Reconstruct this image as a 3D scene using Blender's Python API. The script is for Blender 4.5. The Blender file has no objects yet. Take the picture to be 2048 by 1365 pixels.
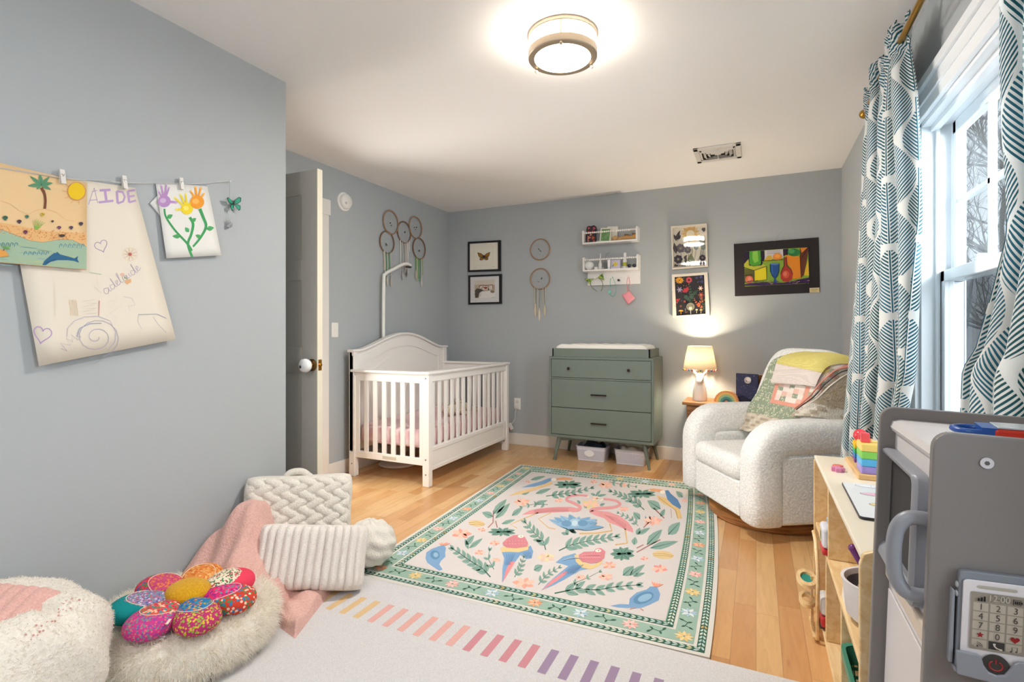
import bpy, bmesh, math, random
from mathutils import Vector, Matrix, Euler
PI = math.pi
random.seed(7)
SC = bpy.context.scene
COL = SC.collection

# ------------------------------------------------------------------ camera, world, lights, exposure
F_PX, CX, HZ, YAW, EYE = 1042.0, 1024.0, 664.0, math.radians(25.1), 1.146
cam_d = bpy.data.cameras.new('camera'); cam = bpy.data.objects.new('camera', cam_d); COL.objects.link(cam)
cam_d.sensor_width = 36.0; cam_d.lens = F_PX / 2048 * 36.0; cam_d.shift_y = -18.5 / 2048
cam.location = (0, 0, EYE); cam.rotation_euler = (PI / 2, 0, YAW); cam_d.clip_start = 0.02
SC.camera = cam
SC.view_settings.view_transform = 'Standard'; SC.view_settings.look = 'None'
SC.view_settings.gamma = 1.0; SC.view_settings.use_curve_mapping = False
SC.view_settings.exposure = 1.02
SC.cycles.use_denoising = True
SC.cycles.max_bounces = 8; SC.cycles.diffuse_bounces = 5; SC.cycles.transparent_max_bounces = 12
SC.cycles.caustics_reflective = False; SC.cycles.caustics_refractive = False
SC.cycles.sample_clamp_indirect = 6.0

W = bpy.data.worlds.new('world'); SC.world = W; W.use_nodes = True
bg = W.node_tree.nodes['Background']; bg.inputs[0].default_value = (0.88, 0.94, 1.0, 1); bg.inputs[1].default_value = 0.44

def lamp_obj(name, kind, loc, energy, color, rot=(0, 0, 0), **kw):
    d = bpy.data.lights.new(name, kind); d.energy = energy; d.color = color
    for k, v in kw.items(): setattr(d, k, v)
    o = bpy.data.objects.new(name, d); COL.objects.link(o); o.location = loc; o.rotation_euler = rot
    return o
# daylight falling through the near half of the double window (outside the frame), then added fill panels
lamp_obj('sky_light_outside', 'AREA', (2.7, .45, 1.9), 400, (0.90, 0.95, 1.0), (math.radians(82), 0, math.radians(52)), shape='RECTANGLE', size=2.6, size_y=2.2)
lamp_obj('far_room_fill', 'AREA', (-3.9, 2.62, 1.05), 23, (1.0, .96, .90), (0, -PI / 2, math.radians(28)), shape='RECTANGLE', size=1.3, size_y=.9, spread=math.radians(120))  # fill added for the far end of the room, unseen behind the door
lamp_obj('rear_wall_fill', 'AREA', (-1.2, -1.15, 1.6), 4, (0.95, 0.96, 1.0), (math.radians(80), 0, 0), shape='RECTANGLE', size=1.2, size_y=1.6)  # unseen soft fill added in front of the rear wall
lamp_obj('rear_ceiling_fill', 'AREA', (-1.0, -.45, 2.40), 9, (1.0, .97, .93), (0, 0, 0), shape='DISK', size=.5)  # extra fill added under the ceiling behind the camera, no fitting there
po = lamp_obj('window_portal', 'AREA', (0.76, 2.13, 1.35), 1, (1, 1, 1), (0, PI / 2, 0), shape='RECTANGLE', size=1.3, size_y=1.0)
po.data.cycles.is_portal = True

# ------------------------------------------------------------------ helpers
FW = (-math.sin(YAW), math.cos(YAW)); RT = (math.cos(YAW), math.sin(YAW))
def _ray(u, v):
    a = (u - CX) / F_PX
    return (FW[0] + RT[0] * a, FW[1] + RT[1] * a, (HZ - v) / F_PX)
def onZ(u, v, z=0.0):
    d = _ray(u, v); t = (z - EYE) / d[2]; return (d[0] * t, d[1] * t, z)
def onY(u, v, y):
    d = _ray(u, v); t = y / d[1]; return (d[0] * t, y, EYE + d[2] * t)
def onX(u, v, x):
    d = _ray(u, v); t = x / d[0]; return (x, d[1] * t, EYE + d[2] * t)

def lin(c):
    if isinstance(c, str):
        c = c.lstrip('#'); c = tuple(int(c[i:i + 2], 16) / 255 for i in (0, 2, 4))
    return tuple((x / 12.92 if x <= 0.04045 else ((x + 0.055) / 1.055) ** 2.4) for x in c[:3])
def lin4(c): return lin(c) + (1.0,)

class E:
    """socket expressions for shader math"""
    def __init__(s, nt, v): s.nt = nt; s.v = v
    def _m(s, op, *a, clamp=False):
        n = s.nt.nodes.new('ShaderNodeMath'); n.operation = op; n.use_clamp = clamp
        for i, x in enumerate((s,) + a):
            x = x.v if isinstance(x, E) else x
            if isinstance(x, (int, float)): n.inputs[i].default_value = x
            else: s.nt.links.new(x, n.inputs[i])
        return E(s.nt, n.outputs[0])
    def __add__(s, o): return s._m('ADD', o)
    __radd__ = __add__
    def __mul__(s, o): return s._m('MULTIPLY', o)
    __rmul__ = __mul__
    def __sub__(s, o): return s._m('SUBTRACT', o)
    def __rsub__(s, o): return (s * -1) + o
    def __truediv__(s, o): return s._m('DIVIDE', o)
    def floor(s): return s._m('FLOOR')
    def frac(s): return s._m('FRACT')
    def abs(s): return s._m('ABSOLUTE')
    def gt(s, o): return s._m('GREATER_THAN', o)
    def lt(s, o): return s._m('LESS_THAN', o)
    def max(s, o): return s._m('MAXIMUM', o)
    def min(s, o): return s._m('MINIMUM', o)
    def pow(s, o): return s._m('POWER', o)
    def sin(s): return s._m('SINE')
    def smooth(s, a, b):
        n = s.nt.nodes.new('ShaderNodeMapRange'); n.interpolation_type = 'SMOOTHSTEP'
        s.nt.links.new(s.v, n.inputs[0]); n.inputs[1].default_value = a; n.inputs[2].default_value = b
        return E(s.nt, n.outputs[0])

def new_mat(name, rough=0.6, color=(0.8, 0.8, 0.8), metal=0.0, spec=0.5):
    m = bpy.data.materials.new(name); m.use_nodes = True
    b = m.node_tree.nodes['Principled BSDF']
    b.inputs['Base Color'].default_value = tuple(color[:3]) + (1,)
    b.inputs['Roughness'].default_value = rough; b.inputs['Metallic'].default_value = metal
    b.inputs['Specular IOR Level'].default_value = spec
    return m
def node(m, t, **kw):
    n = m.node_tree.nodes.new(t)
    for k, v in kw.items(): setattr(n, k, v)
    return n
def coords(m, kind='Object'):
    return node(m, 'ShaderNodeTexCoord').outputs[kind]
def xyz(m, sock):
    n = node(m, 'ShaderNodeSeparateXYZ'); m.node_tree.links.new(sock, n.inputs[0])
    return [E(m.node_tree, n.outputs[i]) for i in range(3)]
def comb(m, *a):
    n = node(m, 'ShaderNodeCombineXYZ')
    for i, x in enumerate(a):
        x = x.v if isinstance(x, E) else x
        if isinstance(x, (int, float)): n.inputs[i].default_value = x
        else: m.node_tree.links.new(x, n.inputs[i])
    return n.outputs[0]
def noise(m, vec, scale, detail=3, rough=0.5, dist=0.0):
    n = node(m, 'ShaderNodeTexNoise'); n.inputs['Scale'].default_value = scale; n.inputs['Detail'].default_value = detail
    n.inputs['Roughness'].default_value = rough; n.inputs['Distortion'].default_value = dist
    if vec is not None: m.node_tree.links.new(vec, n.inputs['Vector'])
    return E(m.node_tree, n.outputs['Fac'])
def voro(m, vec, scale, feature='F1', out='Distance'):
    n = node(m, 'ShaderNodeTexVoronoi', feature=feature); n.inputs['Scale'].default_value = scale
    if vec is not None: m.node_tree.links.new(vec, n.inputs['Vector'])
    return E(m.node_tree, n.outputs[out])
def bump(m, height, strength=0.3, dist=0.01):
    n = node(m, 'ShaderNodeBump'); n.inputs['Strength'].default_value = strength; n.inputs['Distance'].default_value = dist
    m.node_tree.links.new(height.v, n.inputs['Height'])
    m.node_tree.links.new(n.outputs[0], m.node_tree.nodes['Principled BSDF'].inputs['Normal'])
def mixc(m, fac, a, b):
    n = node(m, 'ShaderNodeMix', data_type='RGBA')
    fac = fac.v if isinstance(fac, E) else fac
    if isinstance(fac, (int, float)): n.inputs[0].default_value = fac
    else: m.node_tree.links.new(fac, n.inputs[0])
    for i, c in ((6, a), (7, b)):
        if isinstance(c, tuple): n.inputs[i].default_value = tuple(c[:3]) + (1,)
        else: m.node_tree.links.new(c, n.inputs[i])
    return n.outputs[2]
def setc(m, sock): m.node_tree.links.new(sock, m.node_tree.nodes['Principled BSDF'].inputs['Base Color'])
_mc = {}
def M(hexcol, rough=0.5, metal=0.0, bscale=0, bstr=0.0, var=0.0, spec=0.5, bdist=0.003):
    """simple coloured material with slight mottling and bump"""
    k = (hexcol, rough, metal, bscale, bstr, var, spec, bdist)
    if k in _mc: return _mc[k]
    m = new_mat('mat_%s_%d' % (hexcol.strip('#'), len(_mc)), rough, lin(hexcol), metal, spec)
    if var:
        c = lin(hexcol); n = noise(m, coords(m), 6, 4)
        setc(m, mixc(m, n.smooth(0.3, 0.7), tuple(x * (1 - var) for x in c), tuple(min(1, x * (1 + var)) for x in c)))
    if bscale: bump(m, noise(m, coords(m), bscale, 3), bstr, bdist)
    _mc[k] = m; return m
def fabric(name, hexcol, scale=400, strength=0.4, dist=0.002, hex2=None, rough=0.95, kind='noise'):
    m = new_mat(name, rough, lin(hexcol), 0, 0.2)
    co = coords(m)
    h = voro(m, co, scale) if kind == 'voro' else noise(m, co, scale, 3, 0.6)
    if hex2: setc(m, mixc(m, h.smooth(0.25, 0.75), lin(hexcol), lin(hex2)))
    bump(m, h, strength, dist)
    m.node_tree.nodes['Principled BSDF'].inputs['Sheen Weight'].default_value = 0.15
    return m
def paint_mat(name, rough=0.8, bscale=0, bstr=0.0, bdist=0.001, spec=0.3):
    m = new_mat(name, rough, (1, 1, 1), 0, spec)
    a = node(m, 'ShaderNodeAttribute', attribute_name='Col'); setc(m, a.outputs['Color'])
    if bscale: bump(m, noise(m, coords(m), bscale, 2), bstr, bdist)
    return m
PAINT = paint_mat('painted_paper', 0.7)

class MB:
    """collects shapes and links them as one mesh object"""
    def __init__(s): s.v = []; s.f = []; s.mi = []; s.c = []; s.uv = {}
    def add(s, vs, fs, mi=0, col=None):
        o = len(s.v); s.v += [tuple(p) for p in vs]
        s.c += [lin(col) if col else (0.8, 0.8, 0.8)] * len(vs)
        for f in fs: s.f.append(tuple(i + o for i in f)); s.mi.append(mi)
        return o
    def box(s, x0, x1, y0, y1, z0, z1, mi=0, col=None, mat=None):
        vs = [(x, y, z) for z in (z0, z1) for y in (y0, y1) for x in (x0, x1)]
        if mat is not None: vs = [tuple(mat @ Vector(p)) for p in vs]
        s.add(vs, [(0, 2, 3, 1), (4, 5, 7, 6), (0, 1, 5, 4), (2, 6, 7, 3), (0, 4, 6, 2), (1, 3, 7, 5)], mi, col)
    def prism(s, poly, axis, a, b, mi=0, col=None, mat=None):
        """poly: 2D outline; axis 'x','y','z' extrusion from a to b (outline takes the other two axes in order)"""
        n = len(poly)
        def p3(p, t): return {'x': (t, p[0], p[1]), 'y': (p[0], t, p[1]), 'z': (p[0], p[1], t)}[axis]
        vs = [p3(p, a) for p in poly] + [p3(p, b) for p in poly]
        if mat is not None: vs = [tuple(mat @ Vector(p)) for p in vs]
        fs = [tuple(range(n - 1, -1, -1)), tuple(range(n, 2 * n))] + [(i, (i + 1) % n, n + (i + 1) % n, n + i) for i in range(n)]
        s.add(vs, fs, mi, col)
    def ring_loft(s, rings, closed_ends=True, mi=0, col=None, loop=False):
        n = len(rings[0]); vs = [p for r in rings for p in r]; fs = []
        m = len(rings)
        for k in range(m if loop else m - 1):
            a = k * n; b = ((k + 1) % m) * n
            for i in range(n): j = (i + 1) % n; fs.append((a + i, a + j, b + j, b + i))
        if closed_ends and not loop:
            fs.append(tuple(range(n - 1, -1, -1))); fs.append(tuple((m - 1) * n + i for i in range(n)))
        s.add(vs, fs, mi, col)
    def lathe(s, prof, cx=0, cy=0, seg=24, mi=0, col=None, mat=None, cap=True):
        """prof: (radius, z) pairs"""
        rings = []
        for r, z in prof:
            rg = [(cx + r * math.cos(2 * PI * i / seg), cy + r * math.sin(2 * PI * i / seg), z) for i in range(seg)]
            if mat is not None: rg = [tuple(mat @ Vector(p)) for p in rg]
            rings.append(rg)
        s.ring_loft(rings, cap, mi, col)
    def cyl(s, p, q, r, r2=None, seg=12, mi=0, col=None):
        s.tube([p, q], [r, r if r2 is None else r2], seg, False, mi, col)
    def tube(s, pts, r, seg=8, closed=False, mi=0, col=None, flat=1.0):
        pts = [Vector(p) for p in pts]; n = len(pts); rings = []
        if not isinstance(r, (list, tuple)): r = [r] * n
        t0 = None; nv = None
        for i in range(n):
            if closed: t = pts[(i + 1) % n] - pts[i - 1]
            else: t = pts[min(i + 1, n - 1)] - pts[max(i - 1, 0)]
            if t.length < 1e-9: t = Vector((0, 0, 1))
            t.normalize()
            if nv is None:
                up = Vector((0, 0, 1)) if abs(t.z) < 0.9 else Vector((1, 0, 0))
                nv = t.cross(up).normalized()
            else:
                nv = (nv - t * nv.dot(t))
                nv = nv.normalized() if nv.length > 1e-6 else t.orthogonal().normalized()
            bv = t.cross(nv)
            rings.append([tuple(pts[i] + (nv * math.cos(a) + bv * math.sin(a) * flat) * r[i]) for a in [2 * PI * k / seg for k in range(seg)]])
        s.ring_loft(rings, not closed, mi, col, loop=closed)
    def sphere(s, c, r, seg=16, rings=10, mi=0, col=None, mat=None):
        if not isinstance(r, (list, tuple)): r = (r, r, r)
        prof = [(max(1e-4, math.sin(PI * k / rings)), -math.cos(PI * k / rings)) for k in range(rings + 1)]
        rg = [[(c[0] + r[0] * p * math.cos(2 * PI * i / seg), c[1] + r[1] * p * math.sin(2 * PI * i / seg), c[2] + r[2] * z) for i in range(seg)] for p, z in prof]
        if mat is not None: rg = [[tuple(mat @ Vector(q)) for q in g] for g in rg]
        s.ring_loft(rg, True, mi, col)
    def grid(s, fn, nu, nv, mi=0, col=None, colfn=None, uvfn=None, closed_u=False):
        o = len(s.v)
        for j in range(nv + 1):
            for i in range(nu + (0 if closed_u else 1)):
                u, v = i / nu, j / nv
                s.v.append(tuple(fn(u, v))); s.c.append(lin(colfn(u, v)) if colfn else (lin(col) if col else (.8, .8, .8)))
                if uvfn: s.uv[len(s.v) - 1] = uvfn(u, v)
        w = nu if closed_u else nu + 1
        for j in range(nv):
            for i in range(nu):
                k = (i + 1) % w if closed_u else i + 1
                s.f.append((o + j * w + i, o + j * w + k, o + (j + 1) * w + k, o + (j + 1) * w + i)); s.mi.append(mi)
    def build(s, name, mat, parent=None, loc=None, smooth=None, bevel=0, seg=2, subsurf=0, solid=0, rot=None, weld=False):
        me = bpy.data.meshes.new(name); me.from_pydata(s.v, [], s.f)
        mats = mat if isinstance(mat, (list, tuple)) else [mat]
        for m in mats: me.materials.append(m)
        if len(mats) > 1: me.polygons.foreach_set('material_index', s.mi)
        ca = me.color_attributes.new('Col', 'FLOAT_COLOR', 'POINT')
        flat = []
        for c in s.c: flat += [c[0], c[1], c[2], 1.0]
        ca.data.foreach_set('color', flat)
        if s.uv:
            ul = me.uv_layers.new(name='UVMap'); buf = []
            for l in me.loops: buf += list(s.uv.get(l.vertex_index, (0, 0)))
            ul.data.foreach_set('uv', buf)
        me.update()
        if weld:
            bm = bmesh.new(); bm.from_mesh(me); bmesh.ops.remove_doubles(bm, verts=bm.verts, dist=1e-4); bm.to_mesh(me); bm.free()
        if smooth is not None:
            me.polygons.foreach_set('use_smooth', [True] * len(me.polygons))
            if smooth < 180: me.set_sharp_from_angle(angle=math.radians(smooth))
        o = bpy.data.objects.new(name, me); COL.objects.link(o)
        if parent is not None: o.parent = parent
        if loc is not None: o.location = loc
        if rot is not None: o.rotation_euler = rot
        if bevel:
            b = o.modifiers.new('bevel', 'BEVEL'); b.width = bevel; b.segments = seg; b.limit_method = 'ANGLE'; b.angle_limit = math.radians(40)
        if subsurf:
            b = o.modifiers.new('subsurf', 'SUBSURF'); b.levels = subsurf; b.render_levels = subsurf
        if solid:
            b = o.modifiers.new('solid', 'SOLIDIFY'); b.thickness = solid; b.offset = 0
        return o

def tag(o, label=None, cat=None, group=None, kind=None):
    if label: o['label'] = label
    if cat: o['category'] = cat
    if group: o['group'] = group
    if kind: o['kind'] = kind
    return o
def thing(name, label, cat, loc=(0, 0, 0), rz=0, group=None, rot=None):
    o = bpy.data.objects.new(name, None); COL.objects.link(o); o.location = loc
    o.rotation_euler = rot if rot else (0, 0, rz); o.empty_display_size = 0.1
    return tag(o, label, cat, group)
def struct(name, mb, mat, parent=None, **kw):
    o = mb.build(name, mat, parent, **kw)
    if parent is None: o['kind'] = 'structure'
    return o
def copy_tree(o, parent=None):
    c = o.copy(); COL.objects.link(c)
    if parent is not None: c.parent = parent
    for ch in [x for x in bpy.data.objects if x.parent == o]: copy_tree(ch, c)
    return c

# ---- flat painting on a surface: everything in one mesh, layers a hair apart
class Paint:
    def __init__(s, fn, step=0.0002):
        """fn(a, b, h): 2-D picture coordinates and height above the surface -> 3-D"""
        s.fn = fn; s.mb = MB(); s.h = 0.0; s.step = step; s.lock = False
    def up(s):
        if not s.lock: s.h += s.step
    def poly(s, pts, col, h=None):
        if h is None: s.up()
        hh = s.h if h is None else h
        s.mb.add([s.fn(p[0], p[1], hh) for p in pts], [tuple(range(len(pts)))], 0, col)
    def ell(s, a, b, ra, rb, col, rot=0, n=20):
        c, q = math.cos(rot), math.sin(rot)
        s.poly([(a + ra * math.cos(t) * c - rb * math.sin(t) * q, b + ra * math.cos(t) * q + rb * math.sin(t) * c) for t in [2 * PI * k / n for k in range(n)]], col)
    def line(s, pts, w, col, w2=None):
        n = len(pts); L = []; R = []
        for i, p in enumerate(pts):
            a = pts[max(0, i - 1)]; b = pts[min(n - 1, i + 1)]
            dx, dy = b[0] - a[0], b[1] - a[1]; d = math.hypot(dx, dy) or 1
            ww = w if w2 is None else w + (w2 - w) * i / (n - 1)
            L.append((p[0] - dy / d * ww / 2, p[1] + dx / d * ww / 2)); R.append((p[0] + dy / d * ww / 2, p[1] - dx / d * ww / 2))
        s.up()
        vs = [s.fn(q[0], q[1], s.h) for q in L + R]
        s.mb.add(vs, [(i, i + 1, n + i + 1, n + i) for i in range(n - 1)], 0, col)
    def leaf(s, a, b, c, d, w, col, rib=None):
        """leaf from (a,b) to tip (c,d), half width w"""
        dx, dy = c - a, d - b; L = math.hypot(dx, dy); nx, ny = -dy / L, dx / L
        pr = [(0, 0), (.15, .6), (.35, 1), (.6, .85), (.85, .4), (1, 0)]
        pts = [(a + dx * t + nx * w * k, b + dy * t + ny * w * k) for t, k in pr] + [(a + dx * t - nx * w * k, b + dy * t - ny * w * k) for t, k in pr[-2:0:-1]]
        s.poly(pts, col)
        if rib: s.line([(a, b), (a + dx * .9, b + dy * .9)], w * .22, rib, w * .05)
    def flower(s, a, b, r, col, cen, n=8, col2=None, sq=1.0, rot=0.0):
        h0 = s.h
        for k in range(n):
            s.h = h0 + (s.step * .5 if k % 2 else 0); t = 2 * PI * k / n + rot
            s.leaf(a + .12 * r * math.cos(t), b + .12 * r * math.sin(t) * sq, a + r * math.cos(t), b + r * math.sin(t) * sq, r * .2, (col2 if (col2 and k % 2) else col))
        s.ell(a, b, r * .15, r * .15 * sq, cen, n=8)
    def sprig(s, pts, n, ll, lw, col, stem, taper=0.5, rib=None, ang=0.75):
        """stem polyline with n leaflets a side"""
        s.line(pts, lw * .45, stem, lw * .2); h1 = s.h
        seg = [math.hypot(pts[i + 1][0] - pts[i][0], pts[i + 1][1] - pts[i][1]) for i in range(len(pts) - 1)]; T = sum(seg)
        for k in range(n):
            d = T * (0.12 + 0.82 * k / max(1, n - 1)); i = 0
            while i < len(seg) - 1 and d > seg[i]: d -= seg[i]; i += 1
            t = d / seg[i]; p = (pts[i][0] + (pts[i + 1][0] - pts[i][0]) * t, pts[i][1] + (pts[i + 1][1] - pts[i][1]) * t)
            a0 = math.atan2(pts[i + 1][1] - pts[i][1], pts[i + 1][0] - pts[i][0])
            q = 1 - taper * k / n
            for sg in (-1, 1):
                s.h = h1
                a = a0 + sg * (ang if k < n - 1 else ang * .5)
                s.leaf(p[0], p[1], p[0] + ll * q * math.cos(a), p[1] + ll * q * math.sin(a), lw * q, col, rib)
    def text(s, txt, a, b, size, col, angle=0.0, align='CENTER', sx=1.0):
        cu = bpy.data.curves.new('t', 'FONT'); cu.body = txt; cu.size = size; cu.align_x = align; cu.resolution_u = 3
        ob = bpy.data.objects.new('t', cu); COL.objects.link(ob)
        dg = bpy.context.evaluated_depsgraph_get(); me = bpy.data.meshes.new_from_object(ob.evaluated_get(dg))
        s.up(); c, q = math.cos(angle), math.sin(angle)
        vs = [s.fn(a + (v.co.x * sx) * c - v.co.y * q, b + (v.co.x * sx) * q + v.co.y * c, s.h) for v in me.vertices]
        s.mb.add(vs, [tuple(p.vertices) for p in me.polygons], 0, col)
        bpy.data.objects.remove(ob); bpy.data.curves.remove(cu); bpy.data.meshes.remove(me)

def rrect(x0, x1, y0, y1, r, n=5):
    pts = []
    for cx, cy, a0 in ((x1 - r, y1 - r, 0), (x0 + r, y1 - r, PI / 2), (x0 + r, y0 + r, PI), (x1 - r, y0 + r, 3 * PI / 2)):
        for k in range(n + 1):
            a = a0 + PI / 2 * k / n; pts.append((cx + r * math.cos(a), cy + r * math.sin(a)))
    return pts
def catmull(pts, n=8, closed=False):
    out = []; m = len(pts); pts = [Vector(p) for p in pts]
    for i in range(m if closed else m - 1):
        p0 = pts[(i - 1) % m] if (closed or i > 0) else pts[i]; p1 = pts[i]; p2 = pts[(i + 1) % m]
        p3 = pts[(i + 2) % m] if (closed or i + 2 < m) else p2
        for k in range(n):
            t = k / n
            out.append(0.5 * ((2 * p1) + (-p0 + p2) * t + (2 * p0 - 5 * p1 + 4 * p2 - p3) * t * t + (-p0 + 3 * p1 - 3 * p2 + p3) * t ** 3))
    if not closed: out.append(pts[-1])
    return [tuple(p) for p in out]
def blades(mb, pts, count, length, width, cols, lean=0.5, rnd=None, down=0.0):
    """tufts of pile: pts is a list of (position, normal)"""
    rnd = rnd or random
    for _ in range(count):
        p, n = pts[rnd.randrange(len(pts))]; p = Vector(p); n = Vector(n)
        d = (n + Vector((rnd.uniform(-1, 1), rnd.uniform(-1, 1), rnd.uniform(-1, 1) - down)) * lean).normalized()
        sd = d.cross(Vector((rnd.uniform(-1, 1), rnd.uniform(-1, 1), rnd.uniform(-1, 1)))).normalized() * width
        L = length * rnd.uniform(.6, 1.2); p = p - n * length * .15
        mid = p + d * L * .55; d2 = (d + Vector((rnd.uniform(-1, 1), rnd.uniform(-1, 1), -.6 - down)) * .5).normalized()
        tip = mid + d2 * L * .5
        mb.add([p - sd, p + sd, mid + sd * .7, mid - sd * .7, tip], [(0, 1, 2, 3), (3, 2, 4)], 0, rnd.choice(cols))
# ================================================================== room shell
ZC = 2.44; XR = 0.612; XL = -2.21; XA = -3.02; YB = 4.825; YF = -1.3; YC = 1.95
def wall_mat(name, hexc):
    m = new_mat(name, 0.75, lin(hexc), 0, 0.3); c = lin(hexc)
    n = noise(m, coords(m), 1.2, 4); setc(m, mixc(m, n, tuple(x * .97 for x in c), tuple(x * 1.03 for x in c)))
    bump(m, noise(m, coords(m), 180, 2), 0.08, 0.001); return m
WALL = wall_mat('wall_paint', '#afb4b7'); CEIL = wall_mat('ceiling_paint', '#f2f0ee')
TRIM = M('#e6e2dc', 0.4, var=.02); TRIMW = M('#eceff2', 0.35)

# floor: maple boards running toward the far wall
m = new_mat('maple_boards', 0.28, (1, 1, 1), 0, 0.5)
x, y, z = xyz(m, coords(m)); bw = 0.083
row = (x / bw).floor(); rv = node(m, 'ShaderNodeTexWhiteNoise', noise_dimensions='1D'); m.node_tree.links.new(row.v, rv.inputs['W'])
off = E(m.node_tree, rv.outputs['Value']); yy = (y + off * 3.7) / (0.75 + 0)
pl = yy.floor(); pid = comb(m, row, pl, 0)
wn = node(m, 'ShaderNodeTexWhiteNoise', noise_dimensions='3D'); m.node_tree.links.new(pid, wn.inputs['Vector'])
ramp = node(m, 'ShaderNodeValToRGB'); m.node_tree.links.new(wn.outputs['Value'], ramp.inputs[0])
cr = ramp.color_ramp; cr.elements[0].position = 0; cr.elements[0].color = lin4('#c08c56'); cr.elements[1].position = 1; cr.elements[1].color = lin4('#dfb988')
for p, c in ((.10, '#c79360'), (.4, '#d2a26c'), (.7, '#d9ae78')):
    e = cr.elements.new(p); e.color = lin4(c)
gv = comb(m, x * 14 + E(m.node_tree, wn.outputs['Value']) * 30, y * 1.6, 0)
g = noise(m, gv, 2.2, 5, 0.6, 1.2)
streak = noise(m, comb(m, x * 9 + off * 50, y * 1.1, 3), 1.6, 3, 0.5, 0.6)
c1 = mixc(m, g.smooth(0.35, 0.75) * 0.30, ramp.outputs[0], lin('#a8703c'))
c1 = mixc(m, streak.smooth(0.66, 0.78) * 0.55, c1, lin('#8a5630'))
seam = ((x / bw).frac() - 0.5).abs().gt(0.488).max((yy.frac() - 0.5).abs().gt(0.4985))
setc(m, mixc(m, seam * 0.45, c1, lin('#6e4424'))); bump(m, seam * -1, 0.25, 0.001)
FLOOR = m
b = MB(); b.box(XA - .2, XR + .15, YF - .15, YB + .15, -0.12, 0); struct('floor', b, FLOOR)
b = MB(); b.box(XA - .2, XR + .15, YF - .15, YB + .15, ZC, ZC + .1); struct('ceiling', b, CEIL)
b = MB(); b.box(XA - .2, XR + .15, YB, YB + .14, 0, ZC); struct('wall_back', b, WALL)
b = MB(); b.box(XL - .12, XL, YF, YC, 0, ZC); struct('wall_left', b, WALL)
b = MB(); b.box(XA - .12, XL - .12, YC - .12, YC, 0, ZC); struct('wall_alcove', b, WALL)
DY0, DY1, DZ = 2.14, 2.965, 2.04   # doorway in the alcove's side wall
b = MB(); b.box(XA - .12, XA, YC, DY0, 0, ZC); b.box(XA - .12, XA, DY1, YB, 0, ZC); b.box(XA - .12, XA, DY0, DY1, DZ, ZC); struct('wall_alcove_left', b, WALL)
b = MB(); b.box(XL, XR, YF - .14, YF, 0, ZC); struct('wall_front', b, WALL)
WY0, WYM, WY1, WZ0, WZ1 = 0.52, 1.60, 2.66, 0.72, 2.00
b = MB(); t = XR + .14
b.box(XR, t, YF, WY0, 0, ZC); b.box(XR, t, WY1, YB, 0, ZC); b.box(XR, t, WY0, WY1, 0, WZ0); b.box(XR, t, WY0, WY1, WZ1, ZC); struct('wall_right', b, WALL)
# hall behind the doorway
b = MB(); b.box(XA - 1.3, XA - .12, 1.6, 1.66, 0, ZC); b.box(XA - 1.3, XA - .12, 3.5, 3.56, 0, ZC); b.box(XA - 1.36, XA - 1.3, 1.6, 3.56, 0, ZC); b.box(XA - 1.36, XA - .2, 1.6, 3.56, ZC, ZC + .05); struct('wall_hall', b, WALL)
b = MB(); b.box(XA - 1.36, XA - .2, 1.6, 3.56, -.05, 0); struct('floor_hall', b, FLOOR)
# baseboards
BH = 0.115
b = MB(); b.box(XA, XR, YB - .014, YB, 0, BH); struct('baseboard_back', b, TRIM, bevel=.003)
b = MB(); b.box(XA, XA + .014, 3.063, YB - .014, 0, BH); struct('baseboard_alcove', b, TRIM, bevel=.003)
b = MB(); b.box(XR - .014, XR, YF, YB - .014, 0, BH); struct('baseboard_right', b, TRIM, bevel=.003)
b = MB(); b.box(XL, XL + .014, YF, YC, 0, BH); struct('baseboard_left', b, TRIM, bevel=.003)
# door casing
b = MB(); b.box(XA, XA + .018, DY1 + .005, DY1 + .095, 0, DZ + .01); b.box(XA, XA + .018, DY0 - .095, DY0 - .005, 0, DZ + .01)
b.box(XA, XA + .022, DY0 - .11, DY1 + .11, DZ + .01, DZ + .13)
b.box(XA - .12, XA, DY1 - .012, DY1, 0, DZ); b.box(XA - .12, XA, DY0, DY0 + .012, 0, DZ)
struct('trim_1', b, TRIM, bevel=.002)
# open door, hinged on the near jamb, slab standing square to the wall
d = bpy.data.objects.new('door_1', None); COL.objects.link(d); d.location = (XA + .03, 2.105, 0); d['kind'] = 'structure'
DW = 2.148 * -1 - (XA + .03)  # slab reaches x = -2.148
DW = abs(DW)
DOORM = M('#bfbcb4', 0.45); DEDGE = M('#e4dcc8', 0.45)
b = MB(); b.box(0, DW - .004, 0.006, .030, .008, 2.03)
st = .115
for y0, y1 in ((0, .006), (.030, .036)):
    b.box(0, st, y0, y1, .008, 2.03); b.box(DW - st - .004, DW - .004, y0, y1, .008, 2.03)
    for z0, z1 in ((.008, .2), (.92, 1.06), (1.43, 1.54), (1.90, 2.03)): b.box(st, DW - st - .004, y0, y1, z0, z1)
b.build('door_slab', DOORM, d, bevel=.002)
b = MB(); b.box(DW - .004, DW, 0, .036, .008, 2.03); b.build('door_edge', DEDGE, d)
b = MB(); b.box(DW - .0005, DW + .0015, .006, .030, .935, .995); b.cyl((DW + .001, .018, .965), (DW + .010, .018, .965), .008)
b.build('door_latch', M('#b9853c', 0.25, 1.0), d, bevel=.001)
kx = onY(612, 746, 2.06)[0] - (XA + .03); kz = 0.965
b = MB(); mt = Matrix.Translation((kx, 0, kz)) @ Matrix.Rotation(PI / 2, 4, 'X')
b.lathe([(.033, 0), (.033, .006), (.014, .010), (.012, .03), (.022, .034), (.026, .045), (.0, .046)], mat=mt, seg=24); b.build('door_knob', M('#a88550', 0.22, 1.0), d, smooth=40)
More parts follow.
